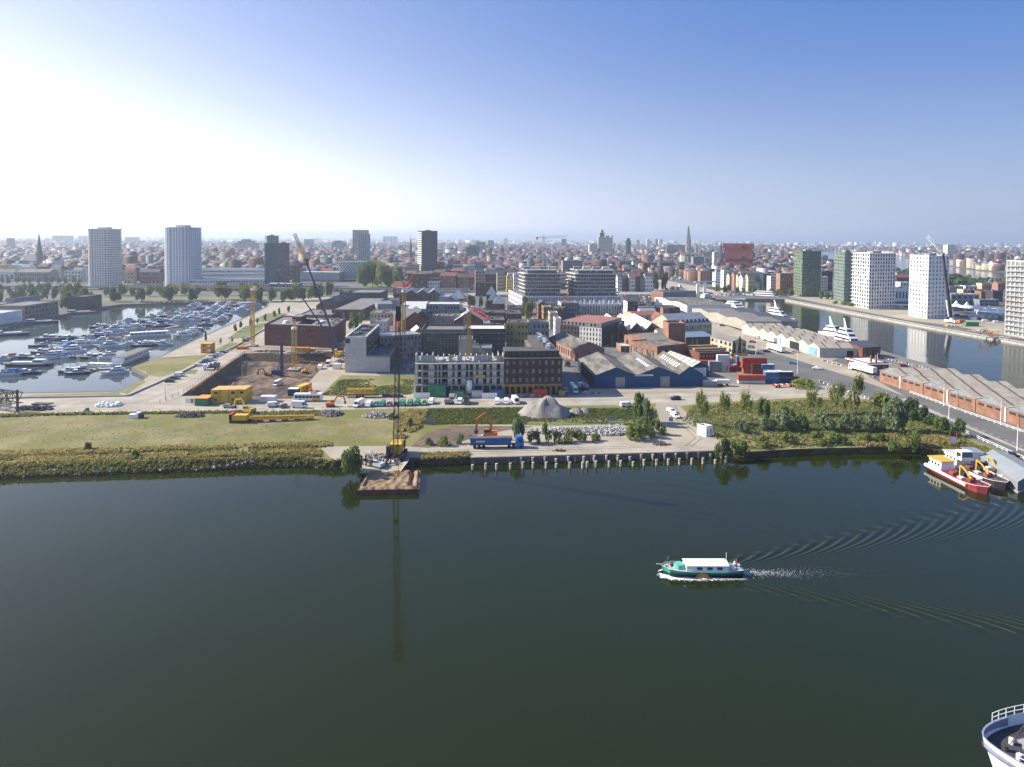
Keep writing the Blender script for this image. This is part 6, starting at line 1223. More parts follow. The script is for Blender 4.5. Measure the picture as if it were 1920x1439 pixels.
def cityt(r):
 y = r.uniform(1000,5200); x = r.uniform(-.86,.8) * y
 if blocked(x, y, 5) or inside((x, y), WEST): return None
 return (x, y) if noise.noise((x * .004, y * .004,3)) > .2 else None
woods('city_trees', cityt, 4200,(9,15),7, L_MID, 14)
def bb(r): t = r.random(); c = V(BOUL[0]).lerp(V(BOUL[3]), t).lerp(V(BOUL[1]).lerp(V(BOUL[2]), t), r.random()); return (c.x, c.y) if t > .25 else None
woods('boulevard_trees', bb, 260,(9,14),8, L_OLIVE, 30)
def hz(r): y = r.uniform(5200,15000); return (r.uniform(-.9,.9) * y, y)
woods('horizon_trees', hz, 2600,(10,22),9, L_DARK, 8)
def tufts(name, poly, n, h, w_, m, seed, zf=lambda p: LZ, fn=None, lean=.3):
 r = np.random.RandomState(seed); P = np.array([(p[0], p[1]) for p in poly]); lo, hi = P.min(0), P.max(0); pts = []
 while len(pts) < n:
  q = r.uniform(lo, hi, (n, 2))
  for a in q:
   if inside(a, poly) and (fn is None or fn(a)): pts.append(a)
   if len(pts) >= n: break
 pts = np.array(pts); vs = np.zeros((n, 2,4,3), np.float32); hh = r.uniform(.5,1.2, n) * h; ww = r.uniform(.5,1.2, n) * w_
 for k in range(2):
  a = r.uniform(0,3.14, n); dx, dy = np.cos(a) * ww / 2, np.sin(a) * ww / 2; lx, ly = r.normal(0, lean, n) * hh, r.normal(0, lean, n) * hh; zb = np.array([zf(p) for p in pts])
  for c, (s, t) in enumerate(((-1,0),(1,0),(.55,1),(-.55,1))): vs[:, k, c, 0] = pts[:, 0] + dx * s + lx * t; vs[:, k, c, 1] = pts[:, 1] + dy * s + ly * t; vs[:, k, c, 2] = zb - .1 + hh * t
 me = NM(name); me.from_pydata(vs.reshape(-1,3).tolist(), [], np.arange(n * 8).reshape(-1,4).tolist()); me.materials.append(m); o = NO(name, me); LK(o); o['kind'] = 'stuff'; return o
def nzf(f, t, s=0): return lambda a: noise.noise((a[0] * f, a[1] * f, s)) > t + rnd.uniform(-.35,.35)
bz = lambda p: LZ
def slopez(top, low):
 def f(p):
  x = p[0]
  def yy(l):
   for i in range(len(l) - 1):
    if l[i].x <= x <= l[i + 1].x: return l[i].y + (l[i + 1].y - l[i].y) * (x - l[i].x) / (l[i + 1].x - l[i].x)
   return l[0].y if x < l[0].x else l[-1].y
  a, c = yy(top), yy(low); t = (p[1] - c) / max(.5, a - c); return max(0, min(1, t)) * LZ
 return f
tufts('bank_weeds', BANKTOP + SHORE[::-1], 9000,1.0,.8, WEED, 1, slopez(BANKTOP, SHORE)); tufts('bank_weeds', MIDTOP + MIDW[::-1], 1500,.8,.7, WEED, 2, slopez(MIDTOP, MIDW)); tufts('bank_weeds', EASTTOP + EASTW[::-1], 5000,.8,.8, WEED, 3, slopez(EASTTOP, EASTW))
tufts('dry_reeds', P2((-60,875),(0,873),(210,865),(330,861),(480,855),(560,852),(600,858),(600,846),(480,848),(330,853),(210,857),(0,862),(-60,864)),4600,.9,.7, REED, 4, fn=nzf(.12,-.1)); tufts('dry_reeds', P2((-60,858),(0,857),(210,851),(330,845),(480,841),(620,838),(620,831),(480,834),(330,838),(210,842),(0,849),(-60,851)),3600,.85,.7, REED, 5, fn=nzf(.1,0,3))
tufts('green_weeds', P2((-60,880),(600,860),(600,830),(-60,860)),4500,.7,.8, WEED, 6, fn=nzf(.08,.02,7)); tufts('field_grass', P2((-60,868),(600,838),(740,836),(770,768),(130,779),(-60,785)),14000,.16,.5, mat('field_grass_blades', (.15,.16,.04),.9, scale=.2, col2=(.22,.19,.07), thin=.5),7)
tufts('dry_reeds', P2((740,836),(790,800),(800,772),(745,770)),1500,1.0,.9, REED, 8, fn=nzf(.15,-.1,2)); tufts('green_weeds', P2((790,797),(985,795),(1010,765),(800,768)),4200,.6,.8, mat('fresh_green_weeds', (.10,.15,.035),.9, scale=.3, col2=(.16,.17,.05), thin=.5),9); tufts('green_weeds', P2((990,790),(1230,800),(1232,768),(1000,766)),3500,.6,.8, MATS['fresh_green_weeds'], 10, fn=nzf(.08,-.2))
tufts('scrub_weeds', P2((1280,790),(1300,762),(1530,750),(1690,756),(1840,840),(1760,842),(1600,836),(1385,845),(1352,830)),10000,.6,.8, mat('scrub_grass', (.27,.27,.09),.9, scale=.1, col2=(.16,.19,.055), thin=.5),11); tufts('dry_reeds', P2((1600,838),(1680,838),(1790,842),(1800,830),(1740,808),(1640,820)),1600,1.0,.9, REED, 12, fn=nzf(.1,0,5)); tufts('green_weeds', P2((605,742),(640,712),(776,712),(772,740)),2500,.5,.8, MATS['fresh_green_weeds'], 13, fn=nzf(.06,-.25)); tufts('green_weeds', P2((1740,842),(1925,880),(1925,862),(1800,825)),1500,.4,.6, WEED, 14)
tufts('dry_reeds', P2((790,862),(880,858),(880,850),(790,852)),700,.8,.8, REED, 15); tufts('green_weeds', P2((-60,785),(130,779),(480,775),(480,772),(130,776),(-60,780)),1800,.8,.8, WEED, 16); tufts('green_weeds', P2((470,790),(620,778),(620,771),(470,774)),900,.8,.8, WEED, 17)
tufts('verge_weeds', P2((1717,736),(1925,800),(1925,796),(1717,733.5)),700,.7,.7, WEED, 18)
# ================================================================ VEHICLES (prototypes point along +X, origin on the ground)
for h_, nm in (((.75,.75,.74), 'car_white'),((.02,.02,.025), 'car_black'),((.35,.36,.37), 'car_silver'),((.08,.085,.09), 'car_grey'),((.04,.09,.22), 'car_blue'),((.32,.03,.03), 'car_red'),((.03,.22,.10), 'car_green'),((.05,.22,.24), 'car_teal'),((.5,.38,.05), 'car_yellow')): mat(nm, h_, .3,0, spec=.6)
TYRE = flat('tyre', (.015,.015,.015),.9); TAIL = flat('tail_lamp', (.4,.02,.02),.4); LAMP = flat('headlight', (.8,.8,.75),.2)
def bodypart(root, name, prof, wid, m, taper=0.0, top=1.0):
 """extrude an x-z profile across the width; points above `top` are narrowed"""
 b = MB(); n = len(prof); L_ = [(x, -wid / 2 + (taper if z > top else 0), z) for x, z in prof]; R_ = [(x, wid / 2 - (taper if z > top else 0), z) for x, z in prof]
 b.add(L_ + R_, [tuple(range(n)), tuple(range(2 * n - 1, n - 1,-1))] + [(i, i + n, (i + 1) % n + n, (i + 1) % n) for i in range(n)], m); return b.build(name, m, root)
def wheels(root, xs, wid, r_=.33, w_=.24):
 for x in xs:
  for s in (-1,1): b = MB(); b.cyl((x, s * wid / 2 - (w_ if s > 0 else 0) + (.02 * s), r_), r_, w_, 10, axis='y'); b.build('wheel', TYRE, root)
def quadpart(root, name, vs, m): b = MB(); b.add(vs, [tuple(range(len(vs)))]); return b.build(name, m, root)
def make_car(kind='hatch'):
 root = local('parked_car', 'parked car', 'car')
 top = {'hatch': [(-1.95,.95),(-1.7,1.42),(.35,1.45),(1.05,.98)], 'estate': [(-2.15,.95),(-2.0,1.45),(.4,1.47),(1.15,.98)], 'sedan': [(-1.5,1.0),(-.9,1.42),(.35,1.43),(1.1,.98)]}[kind]
 prof = [(-2.2,.3),(2.15,.3),(2.2,.62),(2.0,.82),(1.15,.97)] + top[::-1] + [(-2.18,.92)]
 bodypart(root, 'body', prof, 1.8, MATS['car_white'], .22,1.1)
 t = top; w0, w1 = .88,.70
 quadpart(root, 'windscreen', [(t[3][0] + .03,-w0,1.0),(t[3][0] + .03, w0,1.0),(t[2][0] + .1, w1 - .04,1.42),(t[2][0] + .1,-w1 + .04,1.42)], GLASS)
 quadpart(root, 'rear_window', [(t[0][0] - .03, w0 - .05,1.02),(t[0][0] - .03,-w0 + .05,1.02),(t[1][0] - .03,-w1 + .05,1.38),(t[1][0] - .03, w1 - .05,1.38)], GLASS)
 for s in (-1,1): quadpart(root, 'side_window', [(t[0][0] + .25, s * .88,1.02),(t[3][0] - .2, s * .88,1.02),(t[2][0] - .02, s * .715,1.36),(t[1][0] + .15, s * .715,1.36)], GLASS)
 for s in (-1,1): b = MB(); b.box((2.16, s * .6,.58),(.08,.36,.16)); b.build('headlight', LAMP, root); b = MB(); b.box((-2.2, s * .65,.7),(.06,.25,.18)); b.build('tail_light', TAIL, root)
 wheels(root, (-1.35,1.35),1.8); return root
def make_van(L=5.2, H=2.3, name='parked_van'):
 root = local(name, 'parked van', 'van'); a = -L / 2; f = L / 2
 bodypart(root, 'body', [(a, .35),(f - .05,.35),(f, .8),(f - .35,1.15),(f - 1.05, H - .12),(f - 1.35, H),(a + .05, H)], 1.95, MATS['car_white'], .12,1.3)
 quadpart(root, 'windscreen', [(f - .36,-.85,1.2),(f - .36,.85,1.2),(f - 1.0,.78, H - .22),(f - 1.0,-.78, H - .22)], GLASS)
 for s in (-1,1): quadpart(root, 'side_window', [(f - 1.7, s * .99,1.25),(f - .55, s * .99,1.25),(f - 1.1, s * .87, H - .3),(f - 1.7, s * .87, H - .3)], GLASS); b = MB(); b.box((f - .03, s * .7,.65),(.08,.3,.2)); b.build('headlight', LAMP, root)
 quadpart(root, 'rear_window', [(a - .01,.7,1.3),(a - .01,-.7,1.3),(a + .03,-.65, H - .35),(a + .03,.65, H - .35)], GLASS)
 wheels(root, (a + .95, f - .95),1.95,.36); return root
P_H, P_E, P_S, P_V, P_VL = make_car('hatch'), make_car('estate'), make_car('sedan'), make_van(4.6,1.9), make_van(5.9,2.6)
USED = set()
for o, n_ in ((P_H, 'small_car'),(P_E, 'estate_car'),(P_S, 'saloon_car'),(P_V, 'small_van'),(P_VL, 'large_van')): o.name = n_
def car(px, py, deg, kind, col, label, group=None, z=None):
 p = G(px, py, LZ if z is None else z); zz = LZ + .06 if z is None else z
 return place(kind, (p.x, p.y, zz), R(deg), label, group, USED, {'body': MATS['car_' + col]})
S1 = 'cars parked on the street between marina and excavation'
for a in ((318,717,8, P_S, 'black', 'black car nearest the junction in the short parked trio'),(328,711.5,8, P_H, 'grey', 'dark car in the middle of the short parked trio'),(337,706,8, P_V, 'white', 'white van at the back of the short parked trio'),(374,687,10, P_E, 'white', 'white car at the front of the long marina street row'),(381,682.5,10, P_S, 'black', 'black car second in the marina street row'),(387,679,10, P_H, 'blue', 'blue car third in the marina street row'),(394,676.5,10, P_V, 'white', 'small white van fourth in the marina street row'),(399,672,10, P_E, 'black', 'black estate fifth in the marina street row'),(405,669,10, P_S, 'silver', 'silver car sixth in the marina street row'),(411,666,10, P_H, 'white', 'white hatchback seventh in the marina street row'),(418,662.5,10, P_S, 'blue', 'blue car at the back of the marina street row'),(461,641,10, P_H, 'black', 'dark car beside the planting bed'),(466,637,10, P_S, 'silver', 'silver car behind the dark one beside the planting bed')):
 car(*a, S1)
S2 = 'vehicles parked along the quay road'
for a in ((513,763,20, P_V, 'white', 'small white van left of the large white van'),(532,764,95, P_H, 'grey', 'dark grey car between the two white vans'),(562,765,-4, P_VL, 'white', 'large white panel van parked side-on below the bus'),(673,762,-105, P_VL, 'white', 'large white van parked end-on left of the row'),(692,762,-92, P_V, 'white', 'white van first in the end-on row'),(705,761,-92, P_H, 'teal', 'teal car second in the end-on row'),(717,761,-92, P_V, 'green', 'green van third in the end-on row'),(730,761,-92, P_S, 'grey', 'grey car left of the crane boom'),(743,760,-92, P_H, 'silver', 'silver car under the crane boom'),(754.5,760,-92, P_V, 'green', 'green van directly right of the crane boom'),(769,760,-92, P_V, 'green', 'green van second right of the crane boom'),(782.5,759,-92, P_V, 'green', 'green van third right of the crane boom'),(796,759,-92, P_H, 'green', 'small green car at the end of the green vans'),(808.5,757,-92, P_V, 'white', 'white van right of the small green car'),(862,757,-92, P_V, 'white', 'white van beside the parked black van'),(875,757,-92, P_VL, 'black', 'black van right of the white one'),(932,757,-90, P_V, 'white', 'white van standing alone, leftmost of three by the sand mound'),(949,757,-90, P_V, 'white', 'white pickup-size van, middle of three by the sand mound'),(966.5,756,-75, P_VL, 'white', 'white van, rightmost of three by the sand mound'),(727,745,3, P_E, 'black', 'black estate car beside the yellow lattice trailer'),(747,745,3, P_H, 'grey', 'dark car right behind the crane boom'),(430,765,0, P_H, 'silver', 'silver car below the yellow site cabins'),(1174,763,10, P_V, 'white', 'white van on the grass left of the slim bush'),(1266,750,185, P_E, 'black', 'black estate car driving on the quay road'),(1259,774,-70, P_E, 'white', 'white car on the track, rear one of two'),(1266,783,-75, P_E, 'white', 'white car on the track, front one of two'),(1078,736,-88, P_VL, 'white', 'white van parked in the side street, nearest'),(1073,727,-88, P_V, 'white', 'white van parked behind the nearest in the side street'),(1061,735,-88, P_H, 'silver', 'silver car next to the red container'),(1052,742,20, P_H, 'grey', 'grey car at the corner of the dark block')):
 car(*a, S2)
for a in ((600,692,-80, P_V, 'white', 'white van on the ramp road above the excavation, nearer'),(615,686,-80, P_VL, 'white', 'white van farther up the ramp road')): car(*a)
car(521,723,-100, P_VL, 'white', 'white van parked on the floor of the excavation', z=-3.0)
for a in ((1887,859,-28, P_E, 'silver', 'silver car parked on the grass above the moored barges'),(1899,857,-28, P_S, 'black', 'black car parked behind the silver one'),(1532,693,-20, P_S, 'white', 'white car driving on the wide road'),(1487,683,-20, P_H, 'teal', 'teal car driving by the lamp post'),(1411,643,-15, P_H, 'red', 'dark red car beside the villa'),(1420,635,-20, P_V, 'white', 'white van next to the quay warehouse'),(1408,653,-10, P_V, 'silver', 'silver van parked beside the villa'),(1492,661,-20, P_S, 'silver', 'silver car by the loading door'),(1438,661,-15, P_E, 'black', 'black car below the white lorries'),(1694,688,0, P_E, 'red', 'red car on the quay behind the brick house'),(1355,612,-20, P_E, 'grey', 'grey car at the end of the grey sheds'),(1346,608,-20, P_H, 'white', 'white car at the end of the grey sheds'),(1048,622,-70, P_V, 'white', 'white van driving in the street by the corner block')): car(*a)
r = random.Random(21); CC = ['black', 'grey', 'silver', 'blue', 'black', 'white', 'grey', 'red']
for k in range(15): car(1004 + k * 3.1,613 + k * 4.4 + r.uniform(-.5,.5),-82, r.choice((P_H, P_E, P_S)), r.choice(CC), f'{ORDW[k]} car from the far end parked along the shaded street', 'cars parked along the shaded street')
for k in range(23): c_ = r.choice(CC); car(266 + k * 9.3,568.6 - r.random() * .8, r.choice((85,95)), r.choice((P_H, P_E, P_S)), c_, f'{ORDW[k]} car from the left on the far marina quay', 'cars parked on the far marina quay')
for k in range(14): c_ = r.choice(CC); car(1000 + k * 0,0,0, P_H, c_, '') if 0 else None
for j in range(6):
 for k in range(13): c_ = r.choice(CC + ['yellow', 'white', 'silver']); car(1168 + k * 5.4 + j * 1.2,554.5 + j * 3.6, r.choice((90,88)), r.choice((P_H, P_E, P_S)), c_, f'{c_} car, {ORDW[k]} from the left in {ORDW[j]} row back of the car park', 'cars in the big car park behind the podium')
for k in range(18): c_ = r.choice(CC); car(1690 + k * 10.5,577 + k * 1.6 + r.random() * 3,-10, r.choice((P_H, P_E, P_V)), c_ if c_ != 'blue' else 'white', f'{ORDW[k]} vehicle from the left parked behind the western towers', 'vehicles parked behind the western towers') if not 1700 < 1690 + k * 10.5 < 1782 else None
for k in range(16): car(r.uniform(1490,1560) if k % 2 else r.uniform(1620,1690),0,0, P_H, 'grey', '') if 0 else car(1345 + k * 8.4,553.5 + r.random(), r.choice((85,5)), r.choice((P_H, P_E)), r.choice(CC), f'{ORDW[k]} car from the left on the quay below the white houses', 'cars parked below the white quay houses')
def make_lorry(L=13.5, col=M_WHITE, name='white_lorry'):
 root = local(name, 'lorry', 'lorry'); b = MB(); b.box((-1.6,0,1.15),(L, 2.5,2.8)); b.build('trailer_box', M_WHITE, root); b = MB(); b.box((-1.2,0,.85),(L - .6,1.1,.25)); b.build('chassis', M_STEEL, root)
 f = L / 2 - 1.3; bodypart(root, 'cab', [(f, .5),(f + 2.3,.5),(f + 2.35,1.6),(f + 2.1,2.9),(f + 1.6,3.5),(f + .2,3.3)], 2.45, M_WHITE, .1,2.5)
 quadpart(root, 'windscreen', [(f + 2.37,-1.05,1.7),(f + 2.37,1.05,1.7),(f + 2.16,1.0,2.7),(f + 2.16,-1.0,2.7)], GLASS)
 for s in (-1,1): quadpart(root, 'side_window', [(f + .9, s * 1.23,1.7),(f + 2.1, s * 1.23,1.7),(f + 1.9, s * 1.16,2.6),(f + .9, s * 1.16,2.6)], GLASS)
 wheels(root, (-L / 2 - .2,-L / 2 + 1.1,-L / 2 + 2.4, f - .3, f + 1.4),2.4,.5,.35)
 for s in (-1,1): b = MB(); b.box((-L / 2 - 1.63, s * .9,.9),(.06,.4,.2)); b.build('tail_light', TAIL, root)
 return root
PL = make_lorry(); PL.name = 'articulated_lorry'
def lorry(a, c, label, z=LZ + .06):
 p, q = G(*a), G(*c); d = q - p; place(PL, tuple((p + q) / 2) if 0 else ((p.x + q.x) / 2,(p.y + q.y) / 2, z), math.atan2(d.y, d.x), label, 'white articulated lorries by the quay warehouses', USED)
lorry((1641,705),(1592,692), 'white lorry parked in front of the low brick weigh-house'); lorry((1708,730),(1660,715), 'white lorry parked against the end of the brick quay warehouse'); lorry((1456,646),(1430,637), 'white lorry beside the pale blue wall, farther one'); lorry((1470,664),(1438,654), 'white lorry between the villa and the quay warehouse')
def bus(a, c, label):
 p, q = G(*a), G(*c); m_ = (p + q) / 2; root = local('city_bus', label, 'bus'); L = (q - p).length
 bodypart(root, 'body', [(-L / 2,.4),(L / 2,.4),(L / 2 + .05,1.5),(L / 2 - .1,3.0),(-L / 2 + .1,3.0),(-L / 2,1.5)], 2.5, M_WHITE, .06,2)
 for s in (-1,1):
  for k in range(7): x = -L / 2 + .5 + k * (L - 1) / 7; quadpart(root, 'side_window', [(x, s * 1.26,1.3),(x + (L - 1) / 7 - .12, s * 1.26,1.3),(x + (L - 1) / 7 - .12, s * 1.22,2.4),(x, s * 1.22,2.4)], GLASS)
 quadpart(root, 'windscreen', [(L / 2 + .07,-1.1,1.1),(L / 2 + .07,1.1,1.1),(L / 2 - .06,1.05,2.6),(L / 2 - .06,-1.05,2.6)], GLASS)
 b = MB(); b.box((L * .2,0,3.0),(2.2,1.6,.3)); b.build('roof_unit', METAL, root); b = MB(); b.box((L * .32,-1.27,.5),(3.4,.03,.9)); b.build('yellow_panel', M_YEL, root)
 wheels(root, (-L / 2 + 2.6, L / 2 - 2.6),2.5,.48); root.location = (m_.x, m_.y, LZ + .05); root.rotation_euler.z = math.atan2((q - p).y, (q - p).x)
bus((552,752),(604,752), 'white city bus parked above the large white van')
def tipper():
 p, q = G(896,840), G(970,839); u = q - p; root = local('tipper_lorry', 'bright blue tipper lorry with long dumping trailer on the quay', 'lorry'); L = 17.5
 bodypart(root, 'tipping_body', [(-L / 2 + .3,1.35),(4.0,1.35),(4.6,3.3),(-L / 2,3.3)], 2.5, M_BLUE, 0,9)
 quadpart(root, 'soil_load', [(-L / 2 + .3,-1.15,3.32),(4.3,-1.15,3.32),(4.3,1.15,3.32),(-L / 2 + .3,1.15,3.32)], m_soil)
 b = MB(); b.box((-1,0,.85),(15.5,1.1,.35)); b.build('chassis', M_STEEL, root)
 for k in range(8): b = MB(); b.box((-L / 2 + 1 + k * 1.45,-1.27,1.5),(.14,.1,1.75)); b.build('body_rib', M_BLUE, root)
 for k in range(5): b = MB(); b.box((-L / 2 + 2.2 + k * .55,-1.34,2.1),(.4,.04,.45)); b.build('white_lettering', M_WHITE, root)
 bodypart(root, 'cab', [(5.6,.5),(8.2,.5),(8.25,1.7),(8.0,3.1),(7.4,3.6),(5.8,3.5)], 2.45, mat('bright_blue_paint', (.02,.16,.5),.35,0),.1,2.6)
 quadpart(root, 'windscreen', [(8.27,-1.05,1.75),(8.27,1.05,1.75),(8.05,1,2.9),(8.05,-1,2.9)], GLASS)
 for s in (-1,1): quadpart(root, 'side_window', [(6.6, s * 1.23,1.8),(7.9, s * 1.23,1.8),(7.7, s * 1.15,2.8),(6.6, s * 1.15,2.8)], GLASS)
 wheels(root, (-7.2,-5.8,-4.4,3.6,5.0,7.3),2.45,.52,.35); m_ = (p + q) / 2; root.location = (m_.x, m_.y, LZ + .06); root.rotation_euler.z = math.atan2(u.y, u.x)
tipper()
def excavator(loc, deg, label, m, s=1., arm=((1.2,1.6),(3.2,5.2),(6.2,4.6),(6.9,2.2)), name='excavator', grab=False, z=None):
 root = local(name, label, 'excavator')
 for y in (-1.1,1.1): b = MB(); b.box((0, y, 0),(3.8,.55,.8)); b.build('track', M_BLACK, root)
 b = MB(); b.box((-.5,0,.9),(3.4,2.6,1.2)); b.build('engine_housing', m, root); b = MB(); b.box((.7,.75,1.3),(1.5,1.0,1.7)); b.build('cab', m, root); b = MB(); b.box((.75,.75,1.9),(1.52,1.03,.9)); b.build('cab_glass', GLASS, root)
 nm = ('boom', 'boom', 'dipper_arm')
 for k in range(len(arm) - 1): b = MB(); b.bar((arm[k][0], -.2, arm[k][1]),(arm[k + 1][0], -.2, arm[k + 1][1]),.42, None, .6); b.build(nm[min(k, 2)], m, root)
 e = arm[-1]; b = MB(); b.add([(e[0] - .5,-.8, e[1]),(e[0] + .5,-.8, e[1]),(e[0] + .3,-.8, e[1] - 1.1),(e[0] - .6,-.8, e[1] - .8),(e[0] - .5,.5, e[1]),(e[0] + .5,.5, e[1]),(e[0] + .3,.5, e[1] - 1.1),(e[0] - .6,.5, e[1] - .8)], BOXF); b.build('bucket', M_STEEL, root)
 root.location = loc; root.rotation_euler.z = R(deg); root.scale = (s, s, s); return root
def gz(px, py, z=LZ): p = G(px, py, z); return (p.x, p.y, z + .04)
excavator(gz(918,823),178, 'orange excavator with high bent arm loading the blue lorry', M_ORG, 1.15, arm=((-.2,1.8),(-.5,5.4),(1.2,7.2),(3.6,5.4),(3.9,2.4)))
excavator(gz(620,763),10, 'orange wheeled digger with folded arm beside the white van', M_ORG, .8); excavator(gz(585,742),120, 'red-orange excavator at the end of the ramp road', M_ORG, .9); excavator(gz(572,700,-3),30, 'small yellow excavator on the pit edge', M_YEL, .8); excavator(gz(502,708,-3),170, 'small rusty excavator on the pit floor', W_RUST, .8); excavator(gz(466,776),160, 'yellow digger standing behind the long lying yellow boom', M_YEL, 1.0); excavator(gz(709,878,1.2),150, 'compact white digger on the broken ramp', mat('pale_machine_paint', (.5,.5,.48),.5,0),.8); excavator(gz(843,758),0, 'grey digger in the vehicle row', METAL, .9); excavator(gz(1860,632),150, 'orange digger by the unfinished tower', M_ORG, 1.0)
root = thing('lying_rig', 'long yellow piling rig lying flat on the field', 'piling rig', gz(515,790)); a, c = G(452,792), G(590,787)
X(root, 'lattice_boom', lambda b:lattice(b, a + V((4,0,1.6)), c + V((0,0,1.0)),1.1,22, bw=.22), M_YEL); X(root, 'machine_body', lambda b:b.box((a.x - .5, a.y, LZ + .9),(6,2.8,1.9)), M_YEL); X(root, 'track', lambda b:[b.box((a.x, a.y + y, LZ),(7,.6,.9)) for y in (-1.4,1.4)], M_BLACK); X(root, 'counterweight', lambda b:b.box((a.x - 3.2, a.y, LZ + 1),(1,2.8,2.2)), M_REDP)
for k in range(5): q = a.lerp(c, .25 + k * .17); X(root, 'timber_support', lambda b:b.box((q.x, q.y, LZ),(1.6,1.6,.6)), BARK)
t = G(526,706,-3.2); root = thing('drill_rig', 'navy blue piling rig with tall mast standing in the excavation', 'drill rig', (t.x, t.y, -3.2)); z = -3.1; top_ = HT(526,640, t)
X(root, 'track', lambda b:[b.box((t.x - 1 + y, t.y, z),(.8,5,1)) for y in (-1.5,1.5)], M_BLACK); X(root, 'body', lambda b:b.box((t.x - 1.6, t.y, z + 1),(5,3,2.2)), mat('navy_machine_paint', (.02,.03,.12),.5,0)); X(root, 'mast', lambda b:b.bar((t.x + 1, t.y - 1, z + .5),(t.x + 1, t.y - 1, top_),1.1), M_DBLUE); X(root, 'brace', lambda b:b.bar((t.x - 2, t.y - .5, z + 2),(t.x + .8, t.y - 1, z + 9),.35), METAL); X(root, 'drill_bit', lambda b:b.cyl((t.x + 1.9, t.y - 1, z),.5,6,8), METAL)
def mixer(px, py, deg, label):
 root = local('concrete_mixer', label, 'concrete mixer'); b = MB(); b.box((0,0,.8),(8,2.3,.4)); b.build('chassis', M_STEEL, root); bodypart(root, 'cab', [(2.4,.6),(4.4,.6),(4.4,1.7),(4.2,2.9),(2.5,3)], 2.4, M_WHITE); b = MB(); b.cyl((-3.6,0,2.3),.6,1.6,12, r2=1.25, axis='x'); b.cyl((-2.0,0,2.3),1.25,2.2,12, axis='x'); b.cyl((.2,0,2.3),1.25,1.6,12, r2=.7, axis='x'); b.build('mixing_drum', METAL, root, True); quadpart(root, 'windscreen', [(4.42,-1,1.7),(4.42,1,1.7),(4.25,1,2.7),(4.25,-1,2.7)], GLASS); wheels(root, (-2.6,-1.2,3.4),2.3,.5,.35); root.location = gz(px, py); root.rotation_euler.z = R(deg)
mixer(398,693,-150, 'grey concrete mixer lorry beside the marina street row'); mixer(1095,733,110, 'tanker lorry parked beside the blue warehouse')
root = thing('flatbed_trailer', 'flatbed trailer loaded with yellow lattice crane sections', 'trailer', gz(678,745)); a, c = G(650,745), G(706,745)
X(root, 'trailer_bed', lambda b:b.bar(a + V((-1,0,1.1)), c + V((1,0,1.1)),2.4, None, .35), M_STEEL); X(root, 'lattice_section', lambda b:lattice(b, a + V((.3,0,2.5)), c + V((-.8,0,2.5)),1.9,14, bw=.2), M_YEL)
for k in range(3): X(root, 'wheel', lambda b:b.cyl((a.x + 4.5 + k * 1.2, a.y - 1.1, LZ + .5),.5,.4,10, axis='y'), TYRE)
root = thing('container_chassis', 'empty red container chassis parked by the container row', 'trailer', gz(1470,726)); a, c = G(1447,727), G(1495,725); X(root, 'chassis', lambda b:b.bar(a + V((0,0,1)), c + V((0,0,1)),1.2, None, .3), M_REDP)
for k in range(9): q = a.lerp(c, (k + .5) / 9); X(root, 'cross_member', lambda b:b.box((q.x, q.y, LZ + 1.15),(.3,2.4,.2)), M_WHITE if k % 2 else M_REDP)
for k in (1,2,6,7): q = a.lerp(c, (k + .5) / 9); X(root, 'wheel', lambda b:b.cyl((q.x, q.y - 1, LZ + .48),.48,.3,10, axis='y'), TYRE)
def container(px, py, L, W, H, m, label, deg=0, lvl=0, dy=0, name='shipping_container', group=None, cat='container', windows=0, base=None, door=True, y_off=0, topm=None):
 p = base if base is not None else G(px, py); root = local(name, label, cat, group); n = max(4, int(L / .6)); b = MB()
 b.box((0,0,.06),(L - .16, W - .16, H - .12)); b.build('shell', m, root)
 for s in (-1,1):
  c_ = MB()
  for k in range(n): c_.box((-L / 2 + (k + .5) * L / n, s * (W / 2 - .05),.15),(L / n * .5,.07, H - .3))
  c_.build('corrugation', m, root, kind='stuff')
 for sx in (-1,1):
  for sy in (-1,1): b = MB(); b.box((sx * (L / 2 - .08), sy * (W / 2 - .08),0),(.16,.16, H)); b.build('corner_post', m, root)
 b = MB(); b.box((0,0, H - .06),(L, W, .07)); b.build('roof_panel', topm or m, root)
 if door:
  for s in (-1,1): b = MB(); b.box((L / 2 - .02, s * W / 4,.12),(.06, W / 2 - .12, H - .26)); b.build('door', m, root)
 for k in range(windows): b = MB(); b.box((-L / 2 + (k + .6) * L / windows, -W / 2 - .02,1.05),(L / windows * .42,.06,.95)); b.build('window', M_WHITE if k % 2 else GLASS, root)
 root.location = (p.x + y_off * 0, p.y + dy, LZ + .06 + lvl * H); root.rotation_euler.z = R(deg); return root
CW = mat('container_white', (.62,.62,.60),.6,.12); CR = mat('container_orange_red', (.42,.09,.04),.6,.25); CR2 = mat('container_bright_red', (.50,.05,.03),.6,.2); CBL = mat('container_blue', (.04,.13,.30),.6,.25); CDB = mat('container_navy', (.02,.04,.09),.6,.2); CGR = mat('container_green', (.03,.22,.12),.6,.25); CGY = mat('container_grey', (.24,.26,.28),.6,.2); CMR = mat('container_maroon', (.20,.04,.03),.6,.2); CYE = mat('cabin_yellow', (.62,.43,.04),.5,.15); COR = mat('cabin_orange', (.62,.27,.03),.5,.15)
GC = 'shipping containers in the yard'
